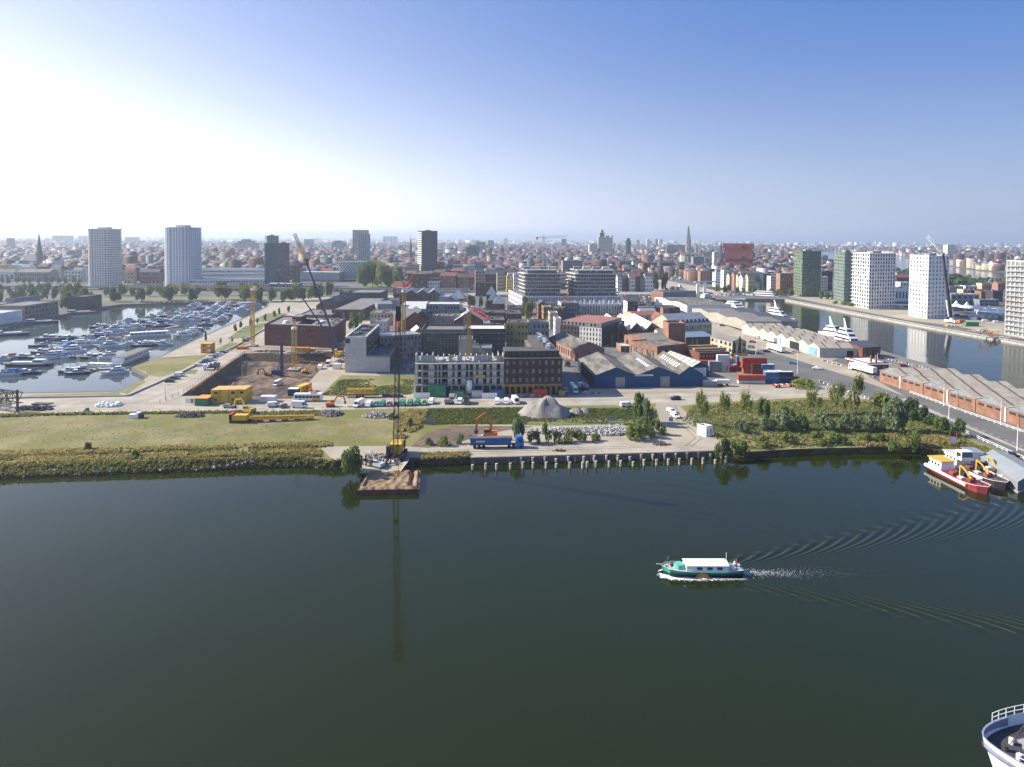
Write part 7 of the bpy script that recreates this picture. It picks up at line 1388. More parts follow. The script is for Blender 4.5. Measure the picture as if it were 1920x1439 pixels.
for px, py, L, m, lv, dy, lb in ((1355,694,6.1, CW, 0,0, 'white container at the bottom of the tall white stack'),(1355,694,6.1, CW, 1,0, 'white container in the middle of the tall white stack'),(1355,694,6.1, CW, 2,0, 'white container on top of the tall white stack'),(1340,697,6.1, CGY, 0,0, 'dark grey container beside the tall white stack'),(1340,697,6.1, CGY, 1,0, 'grey container stacked left of the tall white stack'),(1330,688,12, CR, 0,4, 'orange container behind the grey stack'),(1375,696,5, CMR, 0,0, 'maroon container right of the tall white stack'),
  (1389,698,3.2, CBL, 0,6, 'narrow blue container behind the red stack'),(1399,697,6.1, CR2,0,4, 'red container at the base left of the big red stack'),(1399,697,6.1, CGR, 0,1, 'green container in the base of the big red stack'),(1397,697,6.1, CR, 1,4, 'orange container on the second level of the red stack, rear'),(1396,697,6.1, CMR, 2,6, 'maroon container on top of the red stack, rear'),(1396,699,6.1, CBL, 2,3.6, 'blue container on top rear of the red stack'),(1415,700,12.1, CR, 0,0, 'long orange-red container at the foot of the red stack'),(1413,700,12.1, CR2,1,0, 'long red container on the second level, front'),(1413,700,12.1, CR2,2,0, 'bright red container on top of the red stack, front'),(1413,700,12.1, CGR, 2,2.7, 'green topped container behind the bright red one'),(1412,700,12.1, CR, 2,5.4, 'orange container at the back top of the red stack'),
  (1428,704,8, CMR, 0,3, 'dark red container right of the red stack'),(1428,704,8, CMR, 1,3, 'dark red container on the right side second level'),(1446,705,6.1, CW, 0,3, 'white container right of the dark red stack'),(1443,705,6.1, CBL, 1,3, 'blue and white container above the white one'),(1458,708,6.1, CW, 0,4, 'last white container in the back row'),
  (1408,719,12.1, CW, 0,0, 'long low white container in the front row'),(1395,719,6.1, CR, 1,0, 'orange container on the left of the front row'),(1420,719,6.1, CR, 1,0, 'orange container on the right of the front row'),(1446,718,6.1, CBL, 0,0, 'blue container at the bottom of the front row'),(1446,718,6.1, CBL, 1,0, 'blue container in the front row, upper'),(1470,717.5,7.5, CDB, 0,0, 'navy container at the bottom of the front row'),(1470,717.5,7.5, CDB, 1,0, 'navy container with white lettering, upper front row'),(1491,716.5,3, CMR, 0,0, 'short maroon container at the right end of the front row'),(1330,725,6.1, CGY, 0,0, 'grey container at the corner of the blue warehouse')):
 hh = 1.3 if (lb.startswith('long low')) else 2.55; container(px, py, L, 2.44, hh if lv == 0 or 'front row' not in lb else 2.55, m, lb, lvl=lv, dy=dy, group=GC, topm=CW if 'blue' in lb or 'navy' in lb else None) if not (lv and 'of the front row' in lb and 'orange' in lb) else container(px, py, L, 2.44,2.55, m, lb, lvl=0, dy=0, group=GC, base=G(px, py)).__setattr__('location', V((G(px, py).x, G(px, py).y, LZ + 1.36)))
q = container(1355,724,6.1,2.4,1.6, CW, 'white container trailer parked beside the blue warehouse', group=None, name='box_trailer', cat='trailer', door=False); q.location.z += 1.2; wheels(q, (-1.5,-.3,2),2.3,.45);
for o_ in q.children:
 if o_.name.startswith('wheel'): o_.location.z = -1.2
D0 = G(396,757.5); D1 = G(461,756)
for lv in (0,1):
 for k in range(4):
  p = D0.lerp(D1,(k + .5) / 4); container(0,0,3.3,7,2.75, CYE, f'yellow site cabin, {ORDW[k]} from the left on the {"upper" if lv else "ground"} level', lvl=lv, base=p + V((0,3,0)), name='site_cabin', group='yellow site cabins', cat='site cabin', windows=0 if k == 1 else 1, door=False, topm=mat('cabin_roof_orange', (.62,.36,.12),.6,.1))
container(384,758,5,6,2.9, CGR, 'green container with orange roof at the left of the yellow cabins', topm=COR, name='site_cabin', cat='site cabin')
def banner(px0, px1, py, z, h, m, label, marks=()):
 a, c = G(px0, py), G(px1, py); root = thing('banner', label, 'banner', tuple(a)); X(root, 'panel', lambda b:b.bar((a.x, a.y, LZ + z + h / 2),(c.x, c.y, LZ + z + h / 2),.06, None, h), m)
 for k, (f0, z0, f1, z1) in enumerate(marks): p, q = a.lerp(c, f0), a.lerp(c, f1); X(root, 'red_stripe', lambda b:b.bar((p.x, p.y - .08, LZ + z + z0),(q.x, q.y - .08, LZ + z + z1),.05, None, .35), M_REDP)
 return root
banner(348,372,757,.2,1.8, M_WHITE, 'low white banner with a red cross mark left of the green container', ((.4,.1,.62,1.7),(.4,1.7,.62,.1)))
banner(438,456,756.6,.3,1.9, M_WHITE, 'white banner with a crossed red mark in front of the yellow cabins', ((.12,.1,.45,1.8),(.12,1.8,.45,.1)))
for lv in (0,1): container(390,661.5,5.8,5,2.7, COR, f'orange cabin with red doors near the marina, {"upper" if lv else "lower"} one', lvl=lv, name='site_cabin', cat='site cabin', windows=2, topm=M_YEL)
container(567,661,8,3,2.8, COR, 'orange-yellow container behind the excavation', deg=3); container(586,660,3.5,3,1.6, M_ORG, 'low orange skip near the crane base'); container(455,655,6,3,1.6, M_ORG, 'orange barrier stack at the upper left of the pit', deg=5)
container(569,735,3.2,7,3, CYE, 'yellow generator container at the pit rim', deg=-20, name='generator'); container(551,742,4.2,3,3, CDB, 'dark container with white roof at the foot of the ramp', topm=M_WHITE); container(503,753,6,3,2.2, CW, 'white fuel tank container near the road')
container(632,692,4,2.6,2.6, M_WHITE, 'white tank beside the stepped concrete building', name='tank', cat='tank')
container(1012,743,6.2,2.4,2.9, CR2, 'bright red container in front of the dark brick block'); container(1053,743.5,2.4,2.2,2.4, W_OCHRE, 'wooden crate-like cabin at the corner of the dark brick block', name='site_cabin', cat='site cabin')
for lv in (0,1): container(819,745,7.4,2.5,2.5, CGR, f'green site cabin before the concrete block, {"upper" if lv else "lower"} left pair', lvl=lv, name='site_cabin', cat='site cabin', dy=1.0)
container(857,746,6.2,2.5,2.6, CGR, 'green cabin between the pair and the silo', name='site_cabin', cat='site cabin', dy=.9); container(895,746,4.5,2.5,2.6, CW, 'white and pink cabin right of the silo', name='site_cabin', cat='site cabin', dy=1); container(931,746,6.1,2.5,2.9, CBL, 'blue site cabin at the right end of the concrete block', name='site_cabin', cat='site cabin', dy=1)
container(1821,612,10,3,3.2, CGR, 'green container on the west quay building site'); container(1803,606,4,3,2.6, M_ORG, 'orange container beside the mobile crane')
for k, (x, y, L, lb) in enumerate(((1860,592,26, 'white long site office with windows below the tents'),(1840,597,22, 'white lower site office below the tents'),(1850,585,18, 'white upper site office near the tents'))): container(x, y, L, 6,3.2, CW, lb, name='site_office', cat='site cabin', windows=8, deg=-6)
for k, (x, y) in enumerate(((1800,588),(1820,591),(1840,594),(1862,598),(1882,602))):
 p = G(x, y); root = thing('marquee_tent', f'{ORDW[k]} white peaked marquee tent from the left on the west quay', 'tent', tuple(p), 'white peaked tents'); s = 5.2
 X(root, 'canopy', lambda b:b.add([(p.x - s, p.y, LZ + 6),(p.x + s, p.y, LZ + 6),(p.x + s, p.y + 2 * s, LZ + 6),(p.x - s, p.y + 2 * s, LZ + 6)] + [(p.x + s * .3 * i, p.y + s + s * .3 * j, LZ + 8) for i, j in ((-1,-1),(1,-1),(1,1),(-1,1))] + [(p.x, p.y + s, LZ + 11.5)], [(0,1,5,4),(1,2,6,5),(2,3,7,6),(3,0,4,7),(4,5,8),(5,6,8),(6,7,8),(7,4,8)]), M_WHITE)
 for sx in (-1,1): X(root, 'tent_pole', lambda b:b.bar((p.x + sx * s, p.y, LZ),(p.x + sx * s, p.y, LZ + 6),.25), METAL)
# ================================================================ CRANES
def tower_crane(label, px, yb, yt, mm, mw, jib=(), jm=None, name='tower_crane', z=LZ, cab=True, n=26, jw=1.6, base=None):
 p = base or G(px, yb); top = HT(px, yt, p); root = thing(name, label, 'crane', (p.x, p.y, z)); X(root, 'mast', lambda b:lattice(b, (p.x, p.y, z),(p.x, p.y, top), mw, n, bw=.22 * max(1, p.y / 420)), mm)
 X(root, 'slewing_ring', lambda b:b.cyl((p.x, p.y, top), mw * .75,1.2,10), M_WHITE)
 if cab: X(root, 'operator_cab', lambda b:b.box((p.x + mw, p.y - mw * .6, top + .2),(1.8,2,2.3)), M_WHITE)
 for k, (d, L, hh, m, w_) in enumerate(jib):      # direction deg, length, end height offset, material, width
  e = V((p.x + math.cos(R(d)) * L, p.y + math.sin(R(d)) * L, top + 2 + hh)); X(root, 'jib' if k == 0 else 'counter_jib', lambda b:lattice(b, (p.x, p.y, top + 2), e, w_, max(4, int(L / 2.2)), bw=.22), m)
  if k == 1: X(root, 'counterweight', lambda b:b.box((e.x, e.y, e.z - 2.4),(2.2,2.2,3)), W_CONC)
 X(root, 'tower_head', lambda b:lattice(b, (p.x, p.y, top + 1),(p.x, p.y, top + 5.5),.9,3, bw=.18), jm or mm)
 if z <= LZ + 1: X(root, 'foundation_block', lambda b:b.box((p.x, p.y, z),(mw * 3, mw * 3,1)), W_CONC)
 return root
MR = flat('crane_red', (.50,.06,.04),.5); MWh = flat('crane_white', (.68,.68,.66),.5); MY = flat('crane_yellow', (.55,.33,.04),.5); MGy = flat('crane_grey', (.34,.34,.33),.5)
tower_crane('white tower crane with red-tipped jib rising behind the left balconied block', 1018,545,449, MWh, 2.2,((8,30,2.2, MWh, 2.2),(188,8,0, MR, 1.6)), MR)
tower_crane('grey mast tower crane with long red and white level jib', 873,668,500, MGy, 2.0,((4,30,0, MWh, 1.4),(184,9,1, MR, 1.4),(4,14,0, MR, 1.0)), MR)
tower_crane('shorter yellow mast tower crane with foreshortened red and white jib', 879,690,583, MY, 1.6,((-38,13,-5, MR, 1.5),(142,5,.5, MWh, 1.2)), MR)
tower_crane('slim yellow tower crane behind the black boom with red jib pointing up', 757,672,548, MY, 1.6,((60,9,6, MR, 1.1),(240,4,0, MWh, 1.1)), MR)
tower_crane('orange tower crane beside the marina with jib reaching left', 474,650,545, MY, 1.6,((176,52,0, MY, 1.3),(-4,9,1, MY, 1.3)), MY)
t = G(552,694); tower_crane('unfinished yellow crane mast standing in the excavation', 552,694,618, MY, 2.0,(), MY, cab=False, n=12, z=-3.2, base=G(552,694,-3))
tower_crane('small red crane on the flats behind the white chimneys', 1058,590,566, MR, 1.0,((60,10,5, MR, .8), ), MR, cab=False, n=8)
def boom_crane(label, foot, tipb, tip2, wb, m1, m2, carrier=None, w2=1.3, name='mobile_crane', Yt=None, Y2=None):
 p = G(*foot); t1 = AT(tipb[0], tipb[1], p.y + (Yt or 0)); root = thing(name, label, 'crane', tuple(p)); k = 4; a = V((p.x, p.y, LZ + 3))
 for i in range(k): s, e = a.lerp(t1, i / k), a.lerp(t1,(i + 1) / k); X(root, 'boom_section', lambda b:b.bar(s, e, wb * (1 - i * .13)), m1)
 if tip2: t2 = AT(tip2[0], tip2[1], p.y + (Y2 or Yt or 0)); X(root, 'lattice_jib', lambda b:lattice(b, t1, t2, w2,14, bw=.16), m2); X(root, 'jib_head', lambda b:b.bar(t1 - V((1,0,0)), t1 + V((1.4,0,0)),1), M_STEEL)
 X(root, 'carrier', lambda b:b.box((p.x, p.y, LZ + .8),(3,11,1.6), None, .1), carrier or m1); X(root, 'counterweight', lambda b:b.box((p.x, p.y + 4, LZ + 2.4),(3.2,2.2,2)), M_STEEL); X(root, 'crane_cab', lambda b:b.box((p.x - 1.2, p.y - 2.5, LZ + 2.4),(1.4,2.6,1.8)), carrier or m2)
 for i in range(5): X(root, 'wheel', lambda b:b.cyl((p.x - 1.7, p.y - 4 + i * 2, LZ + .65),.65,.5,10, axis='x'), TYRE)
 return root
NAVY = flat('crane_navy', (.02,.05,.12),.4)
boom_crane('navy telescopic crane with tall boom ending in a yellow lattice jib', (636,668),(573,487),(552,438),1.15, NAVY, M_YEL, M_YEL); boom_crane('navy telescopic crane with lower boom leaning left', (631,662),(563,553), None, .9, NAVY, M_YEL, NAVY)
boom_crane('white mobile crane with black boom and white lattice jib beside the slender white tower', (1783,606),(1768,476),(1738,442),2.0, M_BLACK, M_WHITE, M_WHITE, w2=2.0); X(C.objects[-1] if 0 else [o for o in C.objects if o.name.startswith('mobile_crane') and not o.parent][-1], 'lower_boom', lambda b:b.bar(tuple(G(1783,603) + V((0,0,3))), tuple(AT(1778,563, G(1783,603).y)),2.7), M_WHITE)
p = G(743,856); tipP = V(AT(747,588,177)); root = thing('crawler_crane', 'black lattice-boom crawler crane with yellow body at the waterside', 'crane', tuple(p))
for x in (-2.3,2.3): X(root, 'crawler_track', lambda b:b.box((p.x + x, p.y, LZ),(1.1,7,1.3)), M_BLACK)
X(root, 'machine_house', lambda b:b.box((p.x, p.y + 1.2, LZ + 1.4),(3.4,5,2.6)), M_YEL); X(root, 'operator_cab', lambda b:b.box((p.x - 2.0, p.y - 1.6, LZ + 1.5),(1.2,2,2.2)), M_STEEL); X(root, 'counterweight', lambda b:b.box((p.x, p.y + 4.3, LZ + 1.4),(4,1.4,2.4)), M_STEEL)
X(root, 'gantry', lambda b:[b.bar((p.x + s, p.y + 2.5, LZ + 4),(p.x + s, p.y + 1.5, LZ + 7.5),.35) for s in (-1.2,1.2)], M_YEL); X(root, 'lattice_boom', lambda b:lattice(b, (p.x, p.y - 1.5, LZ + 2), tipP, 1.3,34, bw=.10), M_STEEL)
X(root, 'boom_head', lambda b:b.box(tuple(tipP - V((0,0,2))),(1.2,1.4,4)), M_STEEL)
X(root, 'pendant_rope', lambda b:[b.bar((p.x + s, p.y + 1.5, LZ + 7.5), tuple(tipP + V((s * .4,0,0))),.07) for s in (-.9,.9)], M_STEEL); X(root, 'hoist_rope', lambda b:b.bar(tuple(tipP + V((.2,-1.0,0))),(tipP.x + .2, tipP.y - 1,4),.09), M_STEEL); X(root, 'hook_block', lambda b:b.box((tipP.x + .2, tipP.y - 1,2.4),(.7,.5,1.8)), M_YEL)
for z_ in (13,18): q = V((p.x, p.y - 1.5, LZ + 2)).lerp(tipP, z_ / 50); X(root, 'rope_guide', lambda b:b.box(tuple(q),(1.4,1.4,.7)), M_STEEL)
root = thing('loading_gantry', 'dark steel lattice gantry and post at the left end of the quay road', 'gantry', tuple(G(32,772))); a = G(33,772)
X(root, 'post', lambda b:b.bar(a, (a.x, a.y, HT(33,731, a)),.6), M_STEEL); X(root, 'lattice_beam', lambda b:lattice(b, AT(-60,735, a.y + 10), AT(32,748, a.y),4,10, bw=.3), M_STEEL)
# ================================================================ BOATS
def hull(root, L, B, H, m, deck=None, name='hull', bow=.62, sheer=.35, z0=-.3, stern=.8, strip=None):
 b = MB(); N = 12; vs = []
 for i in range(N + 1):
  t = i / N; x = -L / 2 + L * t; w_ = B / 2 * (stern + (1 - stern) * min(1, t * 4) if t < .25 else 1 if t < bow else max(.02, math.sqrt(max(0,1 - ((t - bow) / (1 - bow)) ** 2)))); sh = H + sheer * H * max(0,(t - .45) / .55) ** 2 + .12 * H * max(0,(.2 - t) / .2)
  rk = .0 if t < .9 else -(t - .9) * L * .25
  vs += [(x + rk * 1.2,-w_ * .72, z0),(x, -w_, sh),(x, w_, sh),(x + rk * 1.2, w_ * .72, z0)]
 fs = []
 for i in range(N):
  a, c = 4 * i, 4 * i + 4; fs += [(a, c, c + 1, a + 1),(a + 2, c + 2, c + 3, a + 3),(a, a + 3, c + 3, c)]
 b.add(vs, fs + [(0,1,2,3),(4 * N, 4 * N + 3,4 * N + 2,4 * N + 1)], m); b.build(name, m, root)
 d = MB(); vs2 = []
 for i in range(N + 1): p, q = vs[4 * i + 1], vs[4 * i + 2]; vs2 += [(p[0], p[1] * .93, p[2] - .12),(q[0], q[1] * .93, q[2] - .12)]
 d.add(vs2, [(2 * i, 2 * i + 2,2 * i + 3,2 * i + 1) for i in range(N)], deck); d.build('deck', deck, root)
 r_ = MB()
 for s in (1,2):
  for i in range(N): r_.bar(vs[4 * i + s], vs[4 * i + 4 + s], .1)
 r_.build('gunwale', strip or m, root); return vs
DECK = mat('teak_deck', (.30,.22,.14),.8,.2); DECKW = mat('pale_deck', (.48,.47,.44),.8,.15); NAVYH = flat('navy_hull', (.015,.03,.07),.35)
CAN = {'blue': flat('blue_canvas', (.03,.12,.35),.8), 'navy': flat('navy_canvas', (.02,.03,.07),.8), 'cream': flat('cream_canvas', (.5,.46,.36),.8), 'white': flat('white_canvas', (.7,.7,.68),.8), 'red': flat('red_canvas', (.3,.04,.04),.8)}
def cabin(root, x0, x1, w_, z0, z1, m, fr=.5, bk=.15, name='cabin', win=True):
 b = MB(); t = w_ * .86; b.add([(x0,-w_ / 2, z0),(x1,-w_ / 2, z0),(x1, w_ / 2, z0),(x0, w_ / 2, z0),(x0 + bk, -t / 2, z1),(x1 - fr, -t / 2, z1),(x1 - fr, t / 2, z1),(x0 + bk, t / 2, z1)], BOXF); b.build(name, m, root)
 if win:
  h = z1 - z0;
  for s in (-1,1): quadpart(root, 'side_window', [(x0 + .3, s * (w_ * .485 + .01), z0 + h * .38),(x1 - fr * .5 - .25, s * (w_ * .485 + .01), z0 + h * .38),(x1 - fr * .85 - .25, s * (w_ * .45 + .01), z0 + h * .8),(x0 + .35, s * (w_ * .45 + .01), z0 + h * .8)], GLASS)
  quadpart(root, 'windscreen', [(x1 - fr * .33 + .02,-w_ * .42, z0 + h * .35),(x1 - fr * .33 + .02, w_ * .42, z0 + h * .35),(x1 - fr * .85 + .02, w_ * .38, z0 + h * .88),(x1 - fr * .85 + .02,-w_ * .38, z0 + h * .88)], GLASS)
def make_boat(kind):
 root = local(kind, 'boat', 'boat')
 if kind == 'cabin_cruiser': hull(root, 10,3.4,1.1, M_WHITE, DECKW); cabin(root, -3,2.6,2.7,1.0,2.3, M_WHITE, 1.4); b = MB(); b.add([(-3.6,-1.2,2.3),(-.4,-1.2,2.3),(-.4,1.2,2.3),(-3.6,1.2,2.3),(-3.3,-1.0,3.0),(-.6,-1.0,3.0),(-.6,1.0,3.0),(-3.3,1.0,3.0)], BOXF); b.build('canopy', CAN['navy'], root)
 elif kind == 'motor_yacht': hull(root, 14,4.2,1.6, M_WHITE, DECKW, stern=.9); cabin(root, -5,3.2,3.5,1.5,3.0, M_WHITE, 2.2); cabin(root, -3.6,1.0,2.9,3.0,4.2, M_WHITE, 1.6, name='flybridge'); b = MB(); b.bar((-2.6,-1.3,4.2),(-3.4,-1.3,5.4),.15); b.bar((-2.6,1.3,4.2),(-3.4,1.3,5.4),.15); b.bar((-3.4,-1.3,5.4),(-3.4,1.3,5.4),.3); b.build('radar_arch', M_WHITE, root)
 elif kind == 'sailing_boat': hull(root, 9.5,2.9,.95, M_WHITE, DECK, bow=.4, stern=.6); cabin(root, -1,2.4,1.8,.9,1.5, M_WHITE, .7); b = MB(); b.cyl((.6,0,.9),.09,12.5,6, r2=.05); b.build('mast', METAL, root); b = MB(); b.bar((.6,0,2.0),(-3.4,0,2.1),.28); b.build('boom', CAN['blue'], root)
 elif kind == 'steel_launch': hull(root, 11.5,3.6,1.3, NAVYH, DECK, strip=M_WHITE); cabin(root, -4.2,-.6,3.0,1.2,2.7, M_WHITE, .3); cabin(root, -.6,1.8,2.8,1.2,3.2, M_WHITE, .5, name='wheelhouse'); cabin(root, 1.8,3.8,2.4,1.2,1.8, M_WHITE, .5, name='fore_cabin', win=False)
 elif kind == 'open_sloop': hull(root, 7,2.4,.75, M_WHITE, DECK); b = MB(); b.add([(-2.4,-1.0,.8),(1.2,-1.0,.8),(1.2,1.0,.8),(-2.4,1.0,.8),(-2.0,-.7,1.6),(.6,-.7,1.6),(.6,.7,1.6),(-2.0,.7,1.6)], BOXF); b.build('canopy', CAN['cream'], root)
 elif kind == 'dutch_barge': hull(root, 24,4.8,1.5, NAVYH, DECK, stern=.7, bow=.8, strip=M_WHITE); cabin(root, -9,-3,3.6,1.4,3.6, M_WHITE, .4, name='wheelhouse'); cabin(root, -3,8,3.8,1.4,2.4, M_WHITE, .3)
 for s in (-1,1): b = MB(); b.cyl((2.5, s * 1.75 if kind != 'open_sloop' else s * 1.2,.25),.16,.6,6); b.build('fender', M_BLACK if kind != 'motor_yacht' else M_WHITE, root)
 return root
PB = {k: make_boat(k) for k in ('cabin_cruiser', 'motor_yacht', 'sailing_boat', 'steel_launch', 'open_sloop', 'dutch_barge')}
for k, o in PB.items(): o.name = k
NICE = dict(cabin_cruiser='cabin cruiser', motor_yacht='motor yacht', sailing_boat='sailing boat', steel_launch='dark-hulled launch', open_sloop='small covered sloop', dutch_barge='long white barge')
r = random.Random(31); CANN = list(CAN)
def boat(kind, px, py, deg, label, group=None, s=1.0, can=None, hm=None):
 p = G(px, py, 0); rc = {}
 if can: rc['canopy'] = CAN[can]
 if hm: rc['hull'] = hm
 return place(PB[kind], (p.x, p.y, 0), R(deg), label, group, USED, rc, s)
BR = [('first row by the grassy shore', -6,707,66,700,5,200),('second row with the big barge', 118,700,160,696,2,205),('third row left part', -6,676,50,671,4,195),('third row middle', 68,673,140,671,5,200),('third row by the houseboat', 146,672,214,672,7,205),('fourth row left part', 62,651,96,646,3,205),('fourth row middle', 108,652,180,650,5,205),('fourth row right part', 194,652,318,648,10,205),('row behind the blue-covered boat', 70,664,112,660,3,200),('fifth row left part', 108,638,230,626,9,205),('row in front of the passenger boat', 150,645,225,640,5,205),('row beside the passenger boat', 175,622,260,618,6,205),('sixth row', 178,616,345,611,12,205),('seventh row', 230,606,400,601,13,205),('eighth row', 270,595,430,593,13,205),('ninth row', 300,588,455,586,13,205),('tenth row near the far quay', 345,581,478,579,13,205),('last row under the far quay', 355,575.5,488,574,14,205),('short row beside the right quay', 330,636,372,620,6,200),('row along the upper right quay', 380,612,430,596,7,205)]
for nm, x0, y0, x1, y1, n, dg in BR:
 for k in range(n):
  t = (k + .5) / n; kind = r.choices(('cabin_cruiser', 'motor_yacht', 'sailing_boat', 'steel_launch', 'open_sloop'),(5,3,1.6,3,2))[0]; can = r.choice(CANN) if kind in ('cabin_cruiser', 'open_sloop') else None
  hm = r.choice((M_WHITE, M_WHITE, DECKW, NAVYH)) if kind in ('cabin_cruiser', 'sailing_boat') else None
  lb = f"{(can + '-topped ') if can else ''}{NICE[kind]}, {ORDW[k]} from the left in the marina's {nm}"
  boat(kind, x0 + (x1 - x0) * t + r.uniform(-1.5,1.5), y0 + (y1 - y0) * t + r.uniform(-.8,.8), dg + r.uniform(-14,10) + (180 if r.random() < .12 else 0), ' '.join(lb.split()[:16]), f'boats in the marina, {nm}', r.uniform(.8,1.12), can, hm)
boat('dutch_barge', 52,687,183, 'longest white houseboat barge with dark hull near the front of the marina'); boat('steel_launch', 88,638,205, 'navy launch alone at the outer left end of the marina', s=1.2); boat('motor_yacht', 214,702,205, 'white motor yacht nearest the dock corner', s=.9); boat('open_sloop', 226,700,205, 'small sloop beside the nearest yacht', can='navy'); boat('cabin_cruiser', 144,702,205, 'navy-topped cruiser standing alone in front of the marina rows', can='navy', s=1.05); boat('motor_yacht', 129,664,205, 'large yacht under a bright blue cover', s=1.2)
p = G(129,660,0); root = thing('boat_cover', 'bright blue tarpaulin dome over a large yacht', 'boat cover', (p.x, p.y, 2)); X(root, 'tarpaulin', lambda b:[b.cyl((p.x, p.y, 2.5),3.4,1.8,12, r2=3.0), b.cyl((p.x, p.y, 4.3),3.0,1.3,12, r2=1.2)], CAN['blue'])
for k, (x, y, lb) in enumerate(((15,630, 'low grey barge along the left marina bank, nearest'),(75,607, 'low grey barge along the left marina bank, middle'),(150,589, 'dark barge with cabin along the left marina bank, farthest'))): boat('dutch_barge', x, y, 22, lb, s=1.0)
def longboat(label, x0, y0, x1, y1, h, m=M_WHITE, name='passenger_boat', decks=1, W=5.5, z=0, win=9):
 a, c = G(x0, y0,0), G(x1, y1,0); d = c - a; L = d.length; root = local(name, label, 'boat'); hull(root, L, W, 1.4, m, DECKW, stern=.85, bow=.85)
 for j in range(decks):
  b = MB(); sh = j * L * .07; b.box((-L * .03,0,1.3 + j * h),(L * .8 - sh * 2, W * .84 - j * .6, h)); b.build('superstructure', M_WHITE, root)
  for s in (-1,1):
   for k in range(win): x = -L * .38 + sh + (k + .5) * (L * .74 - sh * 2) / win; b = MB(); b.box((x, s * ((W * .84 - j * .6) / 2 + .01),1.3 + j * h + h * .35),((L * .74 - sh * 2) / win * .72,.04, h * .42)); b.build('side_window', GLASS, root)
 root.location = ((a.x + c.x) / 2,(a.y + c.y) / 2, z); root.rotation_euler.z = math.atan2(d.y, d.x); return root, L
longboat('long white passenger boat with dark window band in the marina', 322,630,232,635,2.4); longboat('white passenger boat under the far marina quay', 448,575,484,574,2.6)
hb, L = longboat('white houseboat with flat grey roof beside the marina dock wall', 216,688,276,664,2.6, W=7); b = MB(); b.box((0,0,3.95),(L * .84,6.6,.25)); b.build('flat_roof', R_GREY, hb)
longboat('low white work boat left of the houseboat', 212,690,160,688,.9, W=4, win=4)
for k, (x0, y0, x1, y1, lb) in enumerate(((165,693,215,691, 'wooden pontoon in front of the low work boat'),(167,698,188,690, 'dark finger pontoon near the dock corner'),(70,648,130,642, 'pontoon walkway behind the navy launch'),(140,651,232,642, 'pontoon walkway in the middle of the marina'),(310,616,345,610, 'pale finger pontoon beside the rear rows'),(270,692,374,640, 'long jetty along the right marina quay'),(374,640,470,596, 'upper jetty along the right marina quay'))):
 a, c = G(x0, y0,.3), G(x1, y1,.3)
 if k >= 5: a.x -= 2.5; c.x -= 2.5; a.y += 1; c.y += 1
 b = MB(); b.bar((a.x, a.y, .3),(c.x, c.y, .3),1.8, None, .5); tag(b.build('pontoon', DECKW if k != 1 else DECK), lb, 'pontoon')
def ship(label, x0, y0, x1, y1, W, decks, name='white_yacht', fins=0, hh=2.6):
 a, c = G(x0, y0,0), G(x1, y1,0); d = c - a; L = d.length; root = local(name, label, 'ship'); hull(root, L, W, 2.6, M_WHITE, DECK, stern=.9, bow=.6, sheer=.3)
 for j in range(decks):
  cabin(root, -L * .36 + j * 1.6, L * (.26 - j * .09), W * .8 - j * .8,2.5 + j * hh, 2.5 + (j + 1) * hh, M_WHITE, 2.5,.8, name='deckhouse')
 for k in range(fins): b = MB(); x = -L * .1 + k * 2; b.add([(x - 1.4,-.3,2.5 + decks * hh),(x + 1.2,-.3,2.5 + decks * hh),(x + 1.2,.3,2.5 + decks * hh),(x - 1.4,.3,2.5 + decks * hh),(x - 2.4,-.15,9 + decks * hh),(x - 1.6,-.15,9 + decks * hh),(x - 1.6,.15,9 + decks * hh),(x - 2.4,.15,9 + decks * hh)], BOXF); b.build('mast_fin', M_WHITE, root)
 root.location = ((a.x + c.x) / 2,(a.y + c.y) / 2,0); root.rotation_euler.z = math.atan2(d.y, d.x); return root
ship('white motor ship with mast moored beyond the grey sheds', 1432,596,1490,606,7,3, fins=1); ship('white yacht with raked mast fin, left one behind the sawtooth warehouse', 1540,628,1590,636,8,2, fins=1); ship('white yacht with raked mast fin, right one behind the sawtooth warehouse', 1565,640,1618,654,8,3, fins=1)
ship('white river cruiser moored at the far end of the dock', 1462,560,1392,556,9,2); ship('white excursion ship with red trim near the middle sheds', 1358,580,1402,588,12,3, hh=2.2); ship('low white and blue ship in front of the excursion ship', 1380,590,1422,596,8,1); ship('grey vessel moored by the lift bridge', 1312,566,1338,562,7,2)
longboat('pale turquoise motor barge by the far sheds', 1410,597,1440,604,1.6, W=7); ship('small white yacht in the canal mouth', 1268,545,1285,545,5,2)
for k in range(22): x = 1243 + (k % 11) * 5.4 + r.uniform(-1,1); boat(r.choice(('cabin_cruiser', 'motor_yacht', 'sailing_boat')), x, 524 + (k // 11) * 3 + r.random(), r.choice((0,90)), f'{ORDW[k % 11]} boat from the left in the {"front" if k > 10 else "back"} row of the inner old-town marina', 'boats in the inner old-town marina', 1.1)
a, c = G(1308,551), G(1321,551); root = thing('lift_bridge', 'bascule bridge with two white pylons and pale green raised beam', 'bridge', tuple((a + c) / 2)); ht = HT(1308,530, a)
for p_ in (a, c): X(root, 'pylon', lambda b:b.box((p_.x, p_.y, LZ),(3,3, ht - LZ)), M_WHITE)
X(root, 'balance_beam', lambda b:b.bar((a.x - 4, a.y, ht + .5),(c.x + 18, c.y + 4, ht + 1),4, None, 1.4), mat('pale_green_steel', (.30,.38,.34),.6,0)); X(root, 'bridge_deck', lambda b:b.box((a.x + 4, a.y + 6, LZ + .1),(30,8,1)), M_STEEL)
p0, p1 = G(1382,1076,0), G(1238,1074,0); gl = 18.2; cx_, cy_ = BX + .45 + gl * .45, BY + .1
